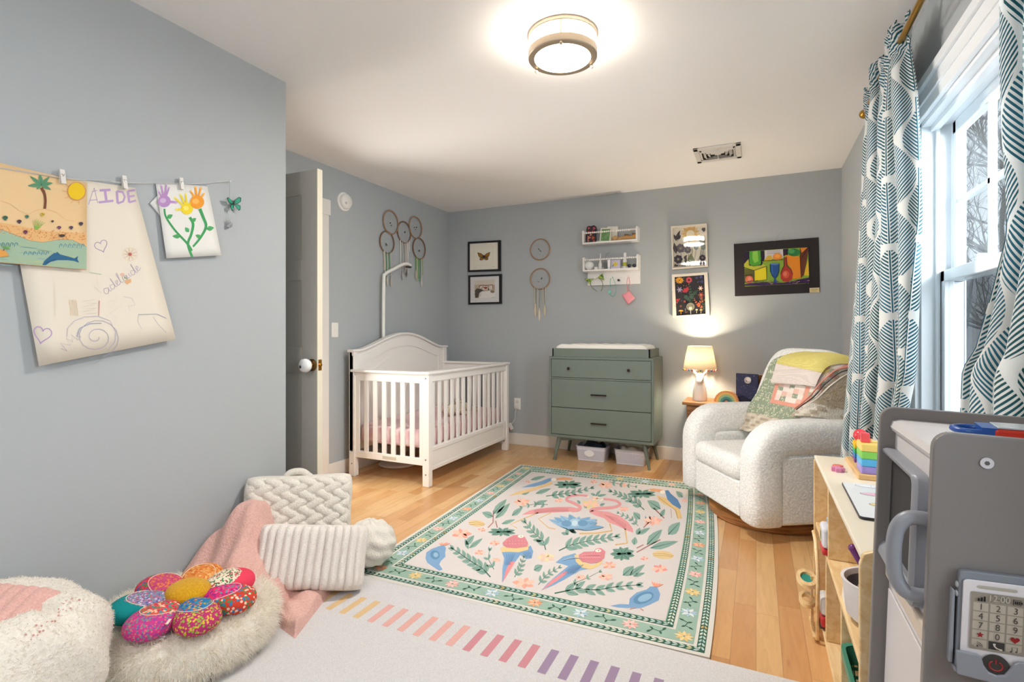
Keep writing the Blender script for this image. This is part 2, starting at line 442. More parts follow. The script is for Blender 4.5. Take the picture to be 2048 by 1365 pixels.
b = MB(); b.lathe([(.016, .030), (.032, .034), (.037, .046), (.036, .062), (.026, .072), (.0, .074)], mat=mt, seg=28); cv = b.build('knob_cover', M('#e9e9e9', 0.35), d, smooth=60)
b = MB(); b.sphere((kx - .012, -.071, kz - .006), (.010, .004, .010), 12, 8); b.build('button', M('#3a4450', 0.3), cv, smooth=60)

# ---- window 1: double unit, each with an upper and a lower sash
win = bpy.data.objects.new('window_1', None); COL.objects.link(win); win.location = (XR, 1.6, 0); win['kind'] = 'structure'
def L(x0, x1, y0, y1, z0, z1, mb): mb.box(x0 - XR, x1 - XR, y0 - 1.6, y1 - 1.6, z0, z1)
b = MB()
cw = .088
for y0, y1 in ((WY1 - .005, WY1 + cw), (WY0 - cw, WY0 + .005)): L(XR - .018, XR, y0, y1, WZ0 - .02, WZ1 + .005, b); L(XR - .024, XR, y1 - .022 if y0 > 1 else y0, y1 if y0 > 1 else y0 + .022, WZ0 - .02, WZ1 + .005, b)
L(XR - .018, XR, WY0 - cw, WY1 + cw, WZ1 - .005, WZ1 + .10, b); L(XR - .030, XR, WY0 - cw - .01, WY1 + cw + .01, WZ1 + .10, WZ1 + .135, b)
L(XR - .024, XR, WY0 - cw, WY1 + cw, WZ1 + .04, WZ1 + .048, b)
b.build('window_casing', TRIMW, win, bevel=.003)
b = MB(); L(XR - .045, XR + .06, WY0 - cw - .02, WY1 + cw + .02, WZ0 - .03, WZ0, b); L(XR - .016, XR, WY0 - cw, WY1 + cw, WZ0 - .11, WZ0 - .03, b); b.build('window_sill', TRIMW, win, bevel=.004)
b = MB()
L(XR, XR + .14, WY1 - .02, WY1, WZ0, WZ1, b); L(XR, XR + .14, WY0, WY0 + .02, WZ0, WZ1, b); L(XR, XR + .14, WY0, WY1, WZ1 - .02, WZ1, b); L(XR, XR + .14, WYM - .04, WYM + .04, WZ0, WZ1, b)
L(XR + .0, XR + .14, WY0, WY1, WZ0, WZ0 + .015, b)
for y0, y1 in ((WYM + .04, WY1 - .02), (WY0 + .02, WYM - .04)):
    for a, c in ((y0, y0 + .018), (y1 - .018, y1)): L(XR + .045, XR + .058, a, c, WZ0, WZ1, b); L(XR + .096, XR + .14, a, c, WZ0, WZ1, b)
    L(XR + .03, XR + .058, y0, y1, WZ1 - .04, WZ1 - .02, b)
b.build('window_frame', TRIMW, win, bevel=.002)
GL = bpy.data.materials.new('window_glass'); GL.use_nodes = True; nt = GL.node_tree; nt.nodes.clear()
o_ = nt.nodes.new('ShaderNodeOutputMaterial'); mx = nt.nodes.new('ShaderNodeMixShader'); tr = nt.nodes.new('ShaderNodeBsdfTransparent'); gs = nt.nodes.new('ShaderNodeBsdfGlossy')
tr.inputs[0].default_value = (.93, .96, .97, 1); gs.inputs['Roughness'].default_value = .01; mx.inputs[0].default_value = .07
nt.links.new(tr.outputs[0], mx.inputs[1]); nt.links.new(gs.outputs[0], mx.inputs[2]); nt.links.new(mx.outputs[0], o_.inputs[0])
SCRN = bpy.data.materials.new('insect_screen'); SCRN.use_nodes = True; nt = SCRN.node_tree; nt.nodes.clear()
o_ = nt.nodes.new('ShaderNodeOutputMaterial'); mx = nt.nodes.new('ShaderNodeMixShader'); tr = nt.nodes.new('ShaderNodeBsdfTransparent'); df = nt.nodes.new('ShaderNodeBsdfDiffuse')
df.inputs[0].default_value = lin4('#5a5c60'); mx.inputs[0].default_value = .5
nt.links.new(tr.outputs[0], mx.inputs[1]); nt.links.new(df.outputs[0], mx.inputs[2]); nt.links.new(mx.outputs[0], o_.inputs[0])
ZM = 1.365
for y0, y1 in ((WYM + .04, WY1 - .02), (WY0 + .02, WYM - .04)):
    # upper sash further out
    for (xa, z0, z1, up) in ((XR + .098, ZM - .02, WZ1 - .02, True), (XR + .062, WZ0 + .015, ZM + .025, False)):
        xb = xa + .032; st = .048
        s_ = MB(); L(xa, xb, y0 + .004, y0 + st, z0, z1, s_); L(xa, xb, y1 - st, y1 - .004, z0, z1, s_)
        L(xa, xb, y0 + .004, y1 - .004, z1 - (.05 if up else .045), z1, s_); L(xa, xb, y0 + .004, y1 - .004, z0, z0 + (.045 if up else .075), s_)
        so = s_.build('upper_sash' if up else 'lower_sash', TRIMW, win, bevel=.003)
        ga, gb, gz0, gz1 = y0 + st, y1 - st, z0 + (.045 if up else .075), z1 - (.05 if up else .045)
        g_ = MB(); L(xa + .013, xa + .019, ga, gb, gz0, gz1, g_); g_.build('glass_pane', GL, so)
        if up:
            mu = MB()
            for k in (1, 2): yk = ga + (gb - ga) * k / 3; L(xa + .006, xa + .026, yk - .009, yk + .009, gz0, gz1, mu)
            zk = (gz0 + gz1) / 2; L(xa + .006, xa + .026, ga, gb, zk - .009, zk + .009, mu); mu.build('muntin', TRIMW, so)
        else:
            yc = (y0 + y1) / 2 + .12
            lk = MB(); L(xa + .002, xa + .03, yc - .03, yc + .03, z1, z1 + .010, lk); lk.cyl((xa + .016 - XR, yc - 1.6, z1), (xa + .016 - XR, yc - 1.6, z1 + .02), .013); L(xa + .006, xa + .018, yc - .002, yc + .045, z1 + .012, z1 + .022, lk); lk.build('sash_lock', TRIMW, so, bevel=.002)
            sc_ = MB(); L(XR + .132, XR + .134, ga - .03, gb + .03, gz0 - .05, gz1 + .02, sc_); sc_.build('insect_screen', SCRN, so)

# ---- outside: ground and bare trees beyond the glass
GRD = M('#8b8c86', .95, var=.15)
b = MB(); b.grid(lambda u, v: (XR + .3 + u * 40, -12 + v * 50, -1.0 - .6 * u), 8, 8); struct('ground_outside', b, GRD)
BARK = M('#85817c', .9, bscale=30, bstr=.4); BARK_HAZE = M('#a09d9a', .9); NEED = M('#748079', .95, var=.2)  # outdoor haze is put into these pale bark and needle colours
def tree(x, y, h, seed, label, mat=BARK, r0=.13):
    rnd = random.Random(seed); t = thing('bare_tree', label, 'tree', (x, y, -1.3), 0, 'bare trees outside the window')
    tb = MB(); bb = MB()
    trunk = [(rnd.uniform(-.1, .1) * k, rnd.uniform(-.1, .1) * k, h * k / 7) for k in range(8)]
    tb.tube(trunk, [r0 * (1 - k / 8.5) for k in range(8)], 7); tb.build('trunk', mat, t, smooth=60)
    def br(p, d, L_, r, lvl):
        pts = [p]; q = Vector(p); d = Vector(d)
        for k in range(4):
            d = (d + Vector((rnd.uniform(-.25, .25), rnd.uniform(-.25, .25), rnd.uniform(-.05, .2)))).normalized(); q = q + d * L_ / 4; pts.append(tuple(q))
        bb.tube(pts, [r * (1 - k / 5.5) for k in range(5)], 4)
        if lvl < 3:
            for k in range(4):
                i = rnd.randrange(1, 5)
                br(pts[i], (d + Vector((rnd.uniform(-1, 1), rnd.uniform(-1, 1), rnd.uniform(-.2, .6)))).normalized(), L_ * .55, r * .5, lvl + 1)
    for k in range(13):
        i = rnd.randrange(2, 7); a = rnd.uniform(0, 2 * PI)
        br(trunk[i], (math.cos(a), math.sin(a), rnd.uniform(.1, .7)), h * .22, r0 * .35, 0)
    bb.build('branches', mat, t)
tree(3.5, 9.4, 7.5, 1, 'tall bare tree closest outside the window glass', r0=.07)
tree(5.0, 15.5, 8.5, 2, 'bare forked tree farther off behind the closest bare tree', BARK_HAZE, .10)
tree(3.3, 12.2, 6.0, 4, 'thin bare tree beside the window frame edge outside', BARK_HAZE, .045)
tree(8.2, 21.0, 9.5, 5, 'distant bare tree partly hidden by the near curtain', BARK_HAZE, .12)
def conifer(x, y, h, seed, label):
    rnd = random.Random(seed); t = thing('conifer', label, 'tree', (x, y, -1.4), 0, 'conifers outside the window')
    tb = MB(); tb.cyl((0, 0, 0), (0, 0, h), .16, .03, 8); tb.build('trunk', BARK, t)
    nb = MB()
    for k in range(520):
        z = h * (.08 + .9 * rnd.random()); R_ = .95 * (h - z) / h * h * .24 + .1; a = rnd.uniform(0, 2 * PI)
        p = Vector((0, 0, z)); d = Vector((math.cos(a), math.sin(a), rnd.uniform(-.35, .1))); sd = Vector((-math.sin(a), math.cos(a), 0))
        L_ = R_ * rnd.uniform(.6, 1.1)
        for q in (.35, .6, .85):
            for sg in (-1, 1):
                s0 = p + d * L_ * q; nb.add([s0, s0 + d * .12 * L_, s0 + d * .25 * L_ + sd * sg * .28 * L_ * (1.1 - q) + Vector((0, 0, -.06))], [(0, 1, 2)])
        nb.tube([p, p + d * L_], [.02, .006], 3)
    nb.build('foliage', NEED, t)
conifer(4.9, 12.3, 4.2, 11, 'low green conifer behind the closest bare tree outside'); conifer(3.9, 18.6, 5.4, 12, 'taller conifer beside the window jamb, farthest of the greens'); conifer(7.2, 16.2, 4.8, 13, 'conifer outside, half behind the near curtain edge')
# ================================================================== ceiling and wall fixtures
def emis(name, col, strength):
    m = bpy.data.materials.new(name); m.use_nodes = True; b = m.node_tree.nodes['Principled BSDF']
    b.inputs['Base Color'].default_value = (.9, .88, .84, 1); b.inputs['Emission Color'].default_value = lin4(col); b.inputs['Emission Strength'].default_value = strength; return m
NICK = M('#c4b29a', 0.38, 0.6)
t = thing('ceiling_lamp', 'round flush ceiling lamp glowing white between two brushed metal rings', 'lamp', (-.764, 2.15, ZC))
b = MB(); b.lathe([(.128, -.088), (.128, -.002)], seg=40, cap=False); b.lathe([(.0001, -.0885), (.09, -.0885), (.128, -.088)], seg=40, cap=False)
b.build('diffuser', emis('lamp_diffuser', '#fff5e8', 24.0), t, smooth=60)
for nm, z0, z1, r0 in (('upper_ring', -.018, -.001, .150), ('lower_ring', -.104, -.072, .150)):
    b = MB(); b.lathe([(r0 - .028, z0), (r0 - .003, z0), (r0, z0 + .004), (r0, z1), (r0 - .012, z1), (r0 - .012, z0 + .008), (r0 - .028, z0 + .004), (r0 - .028, z0)], seg=48, cap=False); b.build(nm, NICK, t, smooth=35)
for a in (20, 140, 262):
    a = math.radians(a + 25); b = MB(); px_, py_ = .143 * math.cos(a), .143 * math.sin(a)
    b.cyl((px_, py_, -.112), (px_, py_, -.004), .0035); b.sphere((px_, py_, -.113), .0075, 10, 8); b.build('rod', NICK, t, smooth=50)
lamp_obj('ceiling_lamp_light', 'AREA', (-.764, 2.15, ZC - .108), 13.5, (1.0, .96, .90), (0, 0, 0), shape='DISK', size=.24)
# vent
VM = M('#d9d5cf', .45)
t = thing('ceiling_vent', 'cream rectangular ceiling air vent with louvres near the window', 'vent', (-.25, 4.035, ZC))
b = MB(); w, h = .155, .165
for x0, x1, y0, y1 in ((-w, w, -h, -h + .045), (-w, w, h - .045, h), (-w, -w + .035, -h, h), (w - .035, w, -h, h)): b.box(x0, x1, y0, y1, -.012, 0)
b.build('frame', VM, t, bevel=.004)
b = MB(); b.box(-w + .03, w - .03, -h + .04, h - .04, -.003, -.0005); b.build('backing', M('#2c2620', .9), t)
b = MB()
for k in range(3):
    for sg in (-1, 1):
        rr = Matrix.Translation((0, sg * (.035 + .028 * k), -.010)) @ Matrix.Rotation(sg * .7, 4, 'X'); ww = .045 + k * .03
        b.box(-ww, ww, -.012, .012, -.001, .001, mat=rr)
        rr = Matrix.Translation((sg * (.06 + .027 * k), 0, -.010)) @ Matrix.Rotation(-sg * .7, 4, 'Y'); ww = .035 + k * .03
        b.box(-.012, .012, -ww, ww, -.001, .001, mat=rr)
b.box(-.003, .003, -h + .04, h - .04, -.014, -.006); b.box(-.02, .02, -.02, .02, -.012, -.008); b.build('louvre', VM, t)
# smoke detector
t = thing('smoke_detector', 'round white smoke detector high on wall beside the open door', 'smoke detector', (XA, 3.236, 2.197))
mt = Matrix.Rotation(PI / 2, 4, 'Y'); W1 = M('#efece6', .4)
b = MB(); b.lathe([(.076, 0), (.076, .010), (.072, .014), (.0, .014)], mat=mt, seg=32); b.build('base', W1, t, smooth=40)
b = MB(); b.lathe([(.060, .014), (.060, .034), (.052, .044), (.0, .048)], mat=mt, seg=32); b.build('cover', W1, t, smooth=50)
b = MB(); b.lathe([(.010, .044), (.010, .0495), (.0, .05)], mat=Matrix.Translation((0, -.02, -.018)) @ mt, seg=14); b.build('button', M('#c8c4bc', .4), t)
# light switch
t = thing('light_switch', 'white light switch plate on grey wall between door and crib', 'light switch', (XA, 3.137, 1.16))
b = MB(); b.box(0, .006, -.036, .036, -.058, .058); b.build('plate', W1, t, bevel=.003)
b = MB(); b.box(.005, .012, -.006, .006, -.014, .012); b.build('toggle', W1, t, bevel=.001)
# outlet with charger and cord
ox, _, oz = onY(1035, 808, YB)
t = thing('wall_outlet', 'white power outlet low on back wall between crib and dresser', 'outlet', (ox, YB, oz))
b = MB(); b.box(-.036, .036, -.006, 0, -.058, .058); b.build('plate', W1, t, bevel=.003)
b = MB(); b.lathe([(.017, 0), (.017, .004), (.0, .004)], mat=Matrix.Translation((0, -.006, .02)) @ Matrix.Rotation(PI / 2, 4, 'X'), seg=16); b.build('socket', M('#d8d5cf', .4), t)
t = thing('charger', 'small white charger plugged in low outlet, its cord running to crib', 'charger', (ox, YB, oz))
b = MB(); b.box(-.017, .017, -.032, -.007, -.045, -.014); b.build('plug', W1, t, bevel=.004)
b = MB(); b.tube(catmull([(0, -.03, -.045), (-.004, -.045, -.09), (-.01, -.05, -.15), (-.035, -.05, -.19), (-.045, -.055, -.205)], 6), .0028, 6); b.build('cord', W1, t, smooth=60)
b = MB(); mt = Matrix.Translation((-.05, -.06, -.225)) @ Matrix.Rotation(-.5, 4, 'Y'); b.box(-.017, .017, -.012, .012, -.035, .035, mat=mt); bx = b.build('adapter', W1, t, bevel=.004)
b = MB(); b.box(-.0185, -.012, -.0125, .0125, -.034, .034, mat=mt); b.build('tag', M('#b2262e', .5), bx)

# ================================================================== crib
CW = M('#efebe6', .35, bscale=60, bstr=.03)
x0, x1, y0, y1 = -2.935, -2.175, 3.205, 4.575
cx_, cy_ = (x0 + x1) / 2, (y0 + y1) / 2
t = thing('crib', 'white wooden crib with arched back panel and slatted sides', 'crib', (cx_, cy_, 0)); crib = t
X0, X1, Y0, Y1 = x0 - cx_, x1 - cx_, y0 - cy_, y1 - cy_
LG = .058
for lx, ly in ((X1 - LG, Y0), (X1 - LG, Y1 - .048), (X0, Y0), (X0, Y1 - .048)):
    b = MB(); top = .83 if lx > 0 else .80
    b.box(lx, lx + LG, ly, ly + .048, 0, top); lg = b.build('leg', CW, t, bevel=.004)
    if ly < 0 and lx > 0 or True:
        for zz in ((.20, .09, .80) if lx > 0 else (.20, .10)):
            b = MB(); b.cyl((lx + LG / 2, ly - .001, zz), (lx + LG / 2, ly + .004, zz), .006, seg=10); b.build('bolt', M('#8c8a86', .3, .9), lg)
# top rails (front and two ends)
b = MB(); b.box(X1 - .062, X1 + .008, Y0 - .012, Y1 + .012, .828, .85); b.box(X1 - .045, X1 - .012, Y0 + .04, Y1 - .04, .77, .828); b.build('front_top_rail', CW, t, bevel=.006)
for ya, yb in ((Y0 - .010, Y0 + .056), (Y1 - .056, Y1 + .010)):
    b = MB(); b.box(X0 + .02, X1 - .03, ya, yb, .826, .848); b.box(X0 + .05, X1 - LG, (ya + yb) / 2 - .014, (ya + yb) / 2 + .014, .76, .826); b.build('end_top_rail', CW, t, bevel=.006)
# bottom rails
b = MB(); b.box(X1 - .045, X1 - .014, Y0 + .048, Y1 - .048, .112, .285)
for q in ((Y0 + .048, Y1 - .048, .255, .285), (Y0 + .048, Y1 - .048, .112, .142), (Y0 + .048, Y0 + .10, .142, .255), (Y1 - .10, Y1 - .048, .142, .255)): b.box(X1 - .014, X1 - .008, q[0], q[1], q[2], q[3])
b.build('front_panel', CW, t, bevel=.003)
for ya in (Y0 + .008, Y1 - .034):
    b = MB(); b.box(X0 + LG, X1 - LG, ya, ya + .026, .152, .205); r_ = b.build('end_bottom_rail', CW, t, bevel=.003)
b = MB(); b.box(-.05, .075, Y0 + .006, Y0 + .0078, .166, .190); b.build('label', M('#c9c1b0', .6), r_)
# slats
for k in range(14):
    yy_ = Y0 + .048 + (Y1 - Y0 - .096) * (k + .5) / 14
    b = MB(); b.box(X1 - .036, X1 - .022, yy_ - .019, yy_ + .019, .283, .772); b.build('slat', CW, t, bevel=.003)
for ya in (Y0 + .012, Y1 - .028):
    for k in range(8):
        xx_ = X0 + LG + .016 + (X1 - X0 - 2 * LG - .032) * k / 7
        b = MB(); b.box(xx_ - .02, xx_ + .02, ya, ya + .014, .203, .762); b.build('slat', CW, t, bevel=.003)
# arched back panel
def arch(v, base=.985, rise=.135): 
    s_ = min(1, max(0, (v - .06) / .88)); return base + rise * (math.sin(PI * s_) ** 1.5)
N_ = 40
def archpoly(lo, base=.985, rise=.135, a=0, c=1): return [(Y0 + (Y1 - Y0) * (a + (c - a) * k / N_), arch(a + (c - a) * k / N_, base, rise)) for k in range(N_ + 1)] + [(Y0 + (Y1 - Y0) * c, lo), (Y0 + (Y1 - Y0) * a, lo)]
b = MB(); b.prism(archpoly(.20), 'x', X0 + .008, X0 + .03)
b.prism(archpoly(.20, .955, .125, 0, .10), 'x', X0 + .03, X0 + .04); b.prism(archpoly(.20, .955, .125, .90, 1), 'x', X0 + .03, X0 + .04)
up = [(Y0 + (Y1 - Y0) * k / N_, arch(k / N_, .955, .135)) for k in range(N_ + 1)]; lo = [(Y0 + (Y1 - Y0) * k / N_, arch(k / N_, .895, .125)) for k in range(N_ + 1)]
for k in range(N_): b.prism([up[k], up[k + 1], lo[k + 1], lo[k]], 'x', X0 + .03, X0 + .038)
b.prism([(Y0 + .22 + (Y1 - Y0 - .44) * k / N_, .80 + .16 * math.sin(PI * k / N_) ** .8) for k in range(N_ + 1)] + [(Y1 - .22, .3), (Y0 + .22, .3)], 'x', X0 + .03, X0 + .034)
b.build('back_panel', CW, t, smooth=30)
b = MB(); rings = []
for k in range(N_ + 1):
    yk = Y0 - .014 + (Y1 - Y0 + .028) * k / N_; zk = arch(k / N_)
    rings.append([(X0 - .004, yk, zk), (X0 + .050, yk, zk), (X0 + .056, yk, zk + .009), (X0 + .050, yk, zk + .020), (X0 - .004, yk, zk + .020)])
b.ring_loft(rings); b.build('back_cap', CW, t, smooth=40)
for ya in (Y0, Y1 - .05):
    b = MB(); b.box(X0 + .0, X0 + .05, ya, ya + .05, .79, .985); b.build('back_post', CW, t, bevel=.003)
# mattress with fitted sheet
m = new_mat('striped_sheet', .9, (1, 1, 1)); cx3, cy3, cz3 = xyz(m, coords(m)); st_ = ((cy3 * 2 - cx3 * .15 + cz3 * .3) * 22).frac(); nn = noise(m, coords(m), 3, 3)
setc(m, mixc(m, ((st_ - .5).abs() * 2).smooth(.2, .8), lin('#efc9cf'), lin('#f6dfe0'))); bump(m, noise(m, comb(m, cx3 * 3, cy3 * 26, cz3 * 2), 1.5, 3), .6, .008)
mt_ = thing('crib_mattress', 'crib mattress in a pale pink striped fitted sheet', 'mattress', (cx_, cy_, .262))
b = MB(); b.box(X0 + .06, X1 - .06, Y0 + .055, Y1 - .055, 0, .15); b.build('mattress', m, mt_, bevel=.035, seg=5, smooth=180)
b = MB(); b.box(X0 + .06, X1 - .06, Y0 + .06, Y1 - .06, -.03, -.001); b.build('mattress_support', M('#1d1c1d', .8), t)
# plush on the mattress
t2 = thing('plush_toy', 'cream plush lamb lying on crib mattress', 'plush toy', (-2.42, 4.05, .415)); PF = fabric('cream_plush', '#d8cbb0', 90, .9, .01, '#efe6d2', kind='voro')
b = MB(); b.sphere((0, 0, .045), (.09, .16, .05), 20, 14); b.build('body', PF, t2, smooth=180)
b = MB(); b.sphere((.02, -.19, .055), (.055, .065, .05), 16, 12); hd = b.build('head', PF, t2, smooth=180)
for sx_ in (-1, 1):
    b = MB(); b.sphere((.02 + .06 * sx_, -.18, .045), (.03, .02, .012), 10, 8); b.build('ear', PF, hd, smooth=180)
for q in ((-.08, -.1), (.09, -.08), (-.07, .14), (.08, .15)):
    b = MB(); b.sphere((q[0], q[1], .02), (.045, .022, .02), 10, 8); b.build('leg', PF, t2, smooth=180)
b = MB(); b.tube(catmull([(.0, -.08, .10), (.05, .0, .12), (.0, .06, .11), (-.05, 0, .12), (.0, -.08, .10)], 6), .006, 6); b.build('cord', PF, t2, smooth=180)

# tall white monitor stand behind the crib
t = thing('monitor_stand', 'tall white pole with bent neck rising behind crib', 'stand', (-2.80, 3.66, 0))
b = MB(); b.lathe([(.0, 0), (.155, 0), (.165, .008), (.155, .022), (.05, .032), (.0, .034)], seg=40); b.build('base', M('#e6e4e0', .4), t, smooth=40)
pxo = -.16
b = MB(); b.tube(catmull([(-.05, 0, .03), (-.13, 0, .06), (pxo, 0, .14), (pxo, 0, .6), (pxo, 0, 1.2), (pxo + .002, .004, 1.60), (pxo + .006, .02, 1.655), (pxo + .02, .11, 1.705), (pxo + .03, .24, 1.765), (pxo + .03, .31, 1.775), (pxo + .028, .355, 1.765)], 8), [.0145] * 81, 14); b.build('pole', W1, t, smooth=60)
b = MB(); b.box(pxo + .012, pxo + .045, .30, .35, 1.742, 1.756); b.build('clamp', M('#3a3836', .6), t)

# ================================================================== dresser, changing tray, pad
DG = M('#6f7a72', .42, var=.02); DGF = M('#727d75', .40, var=.02); BR = M('#33241e', .4, .6)
dx0, dx1, dy0, dy1 = -1.677, -.759, 4.36, 4.80
dcx = (dx0 + dx1) / 2
t = thing('dresser', 'sage green three-drawer dresser on tapered splayed legs', 'dresser', (dcx, 4.58, 0))
hx = (dx1 - dx0) / 2; f_ = dy0 - 4.58; k_ = dy1 - 4.58
b = MB(); tk = .020
b.box(-hx, hx, f_, k_, .905, .927); b.box(-hx, hx, f_, k_, .211, .235); b.box(-hx, -hx + tk, f_, k_, .235, .905); b.box(hx - tk, hx, f_, k_, .235, .905); b.box(-hx + tk, hx - tk, k_ - .01, k_, .235, .905); b.box(-hx + tk, hx - tk, f_ + .004, f_ + .03, .728, .742)
b.box(-hx + tk, hx - tk, f_ + .03, k_ - .01, .728, .74)
b.build('body', DG, t, bevel=.002)
for z0, z1, hd in ((.745, .902, 'k'), (.479, .726, 'b'), (.239, .474, 'b')):
    b = MB(); b.box(-hx + tk + .003, hx - tk - .003, f_ + .003, f_ + .022, z0, z1); dr = b.build('drawer', DGF, t, bevel=.002)
    b = MB(); b.box(-hx + .04, hx - .04, f_ + .022, k_ - .05, z0 + .01, z1 - .02); b.build('drawer_box', DG, dr)
    zc = (z0 + z1) / 2
    if hd == 'k':
        for xx_ in (-.27, .255):
            b = MB(); b.lathe([(.006, 0), (.006, .012), (.012, .018), (.013, .026), (.0, .029)], mat=Matrix.Translation((xx_, f_ + .003, zc)) @ Matrix.Rotation(PI / 2, 4, 'X'), seg=16); b.build('knob', BR, dr, smooth=50)
    else:
        b = MB(); b.tube([(-.068, f_ - .022, zc), (.068, f_ - .022, zc)], .0065, 8)
        for sx_ in (-1, 1): b.cyl((sx_ * .058, f_ + .003, zc), (sx_ * .058, f_ - .022, zc), .005, seg=8)
        b.build('handle', BR, dr, smooth=50)
for sx_ in (-1, 1):
    for fy, sy in ((f_ + .05, -1), (k_ - .05, 1)):
        b = MB(); b.tube([(sx_ * (hx - .085), fy, .211), (sx_ * (hx - .040), fy + sy * .025, 0)], [.021, .0115], 14); b.build('leg', DG, t, smooth=50)
for fy in (f_ + .04, k_ - .055):
    b = MB(); b.prism([(-hx + .06, .211), (hx - .06, .211), (hx - .075, .175), (hx - .30, .196), (-hx + .30, .196), (-hx + .075, .175)], 'y', fy, fy + .018); b.build('apron', DG, t)
t = thing('changing_tray', 'sage green open changing tray resting on dresser top', 'tray', (-1.219, 4.57, .927)); 
b = MB(); w = .429; y_a, y_b = -.205, .225; th_ = .014
b.box(-w, w, y_a, y_a + th_, 0, .073); b.box(-w, w, y_b - th_, y_b, 0, .073); b.box(-w, -w + th_, y_a, y_b, 0, .073); b.box(w - th_, w, y_a, y_b, 0, .073)
b.build('rim', DG, t, bevel=.002)
b = MB(); b.box(-w + th_, w - th_, y_a + th_, y_b - th_, .001, .012); b.build('base', DG, t)
PADM = fabric('pad_cover', '#f0ece4', 55, .6, .006)
t = thing('changing_pad', 'white contoured changing pad lying in green tray', 'changing pad', (-1.219, 4.58, .941))
b = MB()
def padf(u, v):
    a = (u - .5) * 2; c = (v - .5) * 2; e = 1 - max(abs(a) ** 14, abs(c) ** 14); z = .108 * max(0, e) ** .5 - .028 * (1 - abs(c) ** 2) ** 1 * e + .002 * math.sin(a * 23 + c * 5)
    return (a * .413 * (1 - 0.0 * c), c * .205, max(0.0, z))
b.grid(padf, 60, 30); b.add([padf(0, 0), padf(1, 0), padf(1, 1), padf(0, 1)], [(3, 2, 1, 0)]); pd = b.build('cover', PADM, t, smooth=50)
b = MB(); b.tube([(.30, -.19, .085), (.30, -.10, .07)], .008, 6); b.build('strap', M('#f2f2f2', .6), pd)

# storage bins under the dresser
def hexmat():
    m = bpy.data.materials.new('frosted_lattice_plastic'); m.use_nodes = True; pb = m.node_tree.nodes['Principled BSDF']
    pb.inputs['Base Color'].default_value = lin4('#dfe0ee'); pb.inputs['Roughness'].default_value = .4
    x, y, z = xyz(m, coords(m)); a = (((x + y) * 75 + z * 75).frac() - .5).abs(); c = (((x + y) * 75 - z * 75).frac() - .5).abs()
    hole = a.lt(.30) * c.lt(.30) * z.lt(.095) * z.gt(.012)
    m.node_tree.links.new((1 - hole * .55).v, pb.inputs['Alpha']); return m
HXM = hexmat()
bx0, by0, _ = onZ(1155, 920.5); bx1, by1, _ = onZ(1211, 926)
def bin_(cx, cy, w, d, lab):
    t = thing('storage_bin', lab, 'bin', (cx, cy, .002), 0, 'plastic bins under the dresser')
    b = MB(); A = rrect(-w / 2 * .9, w / 2 * .9, -d / 2 * .9, d / 2 * .9, .02); B = rrect(-w / 2, w / 2, -d / 2, d / 2, .02)
    Bi = rrect(-w / 2 + .004, w / 2 - .004, -d / 2 + .004, d / 2 - .004, .02)
    b.ring_loft([[(p[0], p[1], 0) for p in A], [(p[0], p[1], .125) for p in B], [(p[0] * .985, p[1] * .985, .125) for p in Bi], [(p[0] * .985, p[1] * .985, .004) for p in A]]); b.build('basket', HXM, t, smooth=40)
    b = MB(); b.ring_loft([[(p[0] * 1.02, p[1] * 1.02, .121) for p in B], [(p[0] * 1.02, p[1] * 1.02, .129) for p in B], [(p[0] * .97, p[1] * .97, .129) for p in B], [(p[0] * .97, p[1] * .97, .121) for p in B]], False, loop=True); b.build('rim', M('#d6d8e8', .35), t, smooth=40)
    return t
tb = bin_(-1.325, 4.55, .27, .19, 'left storage bin under dresser with oval white label and dark clothes')
b = MB(); b.lathe([(.045, 0), (.045, .003), (.0, .003)], mat=Matrix.Translation((-.01, -.0925, .068)) @ Matrix.Rotation(PI / 2 - .07, 4, 'X') @ Matrix.Scale(.62, 4, (0, 1, 0)), seg=26); b.build('label', M('#f4f4f6', .5), tb)
def cloth_lump(name, lab, cat, loc, sx, sy, sz, mat, seed, n=5):
    rnd = random.Random(seed); t = MB(); ph = [(rnd.uniform(3, 9), rnd.uniform(3, 9), rnd.uniform(0, 6)) for _ in range(n)]
    def fn(u, v):
        a, c = (u - .5) * 2, (v - .5) * 2; e = max(0, 1 - a ** 6) * max(0, 1 - c ** 6); r = sum(math.sin(p[0] * a + p[1] * c + p[2]) for p in ph) / n
        return (a * sx, c * sy, sz * (e ** .5) * (1 + .25 * r))
    t.grid(fn, 36, 28); t.add([fn(0, 0), fn(1, 0), fn(1, 1), fn(0, 1)], [(3, 2, 1, 0)])
    return tag(t.build(name, mat, None, loc, smooth=60), lab, cat)
cloth_lump('folded_clothes', 'dark navy clothes heaped in the bin with oval label', 'clothes', (-1.315, 4.55, .012), .105, .07, .135, M('#29323c', .95, bscale=60, bstr=.4), 4)
bin_(-.98, 4.56, .27, .19, 'right storage bin under dresser holding cream linens')
cloth_lump('folded_linens', 'cream folded linens filling the bin beside the right dresser leg', 'linens', (-.98, 4.56, .012), .108, .075, .13, M('#e3d8c4', .95, bscale=50, bstr=.4), 8)

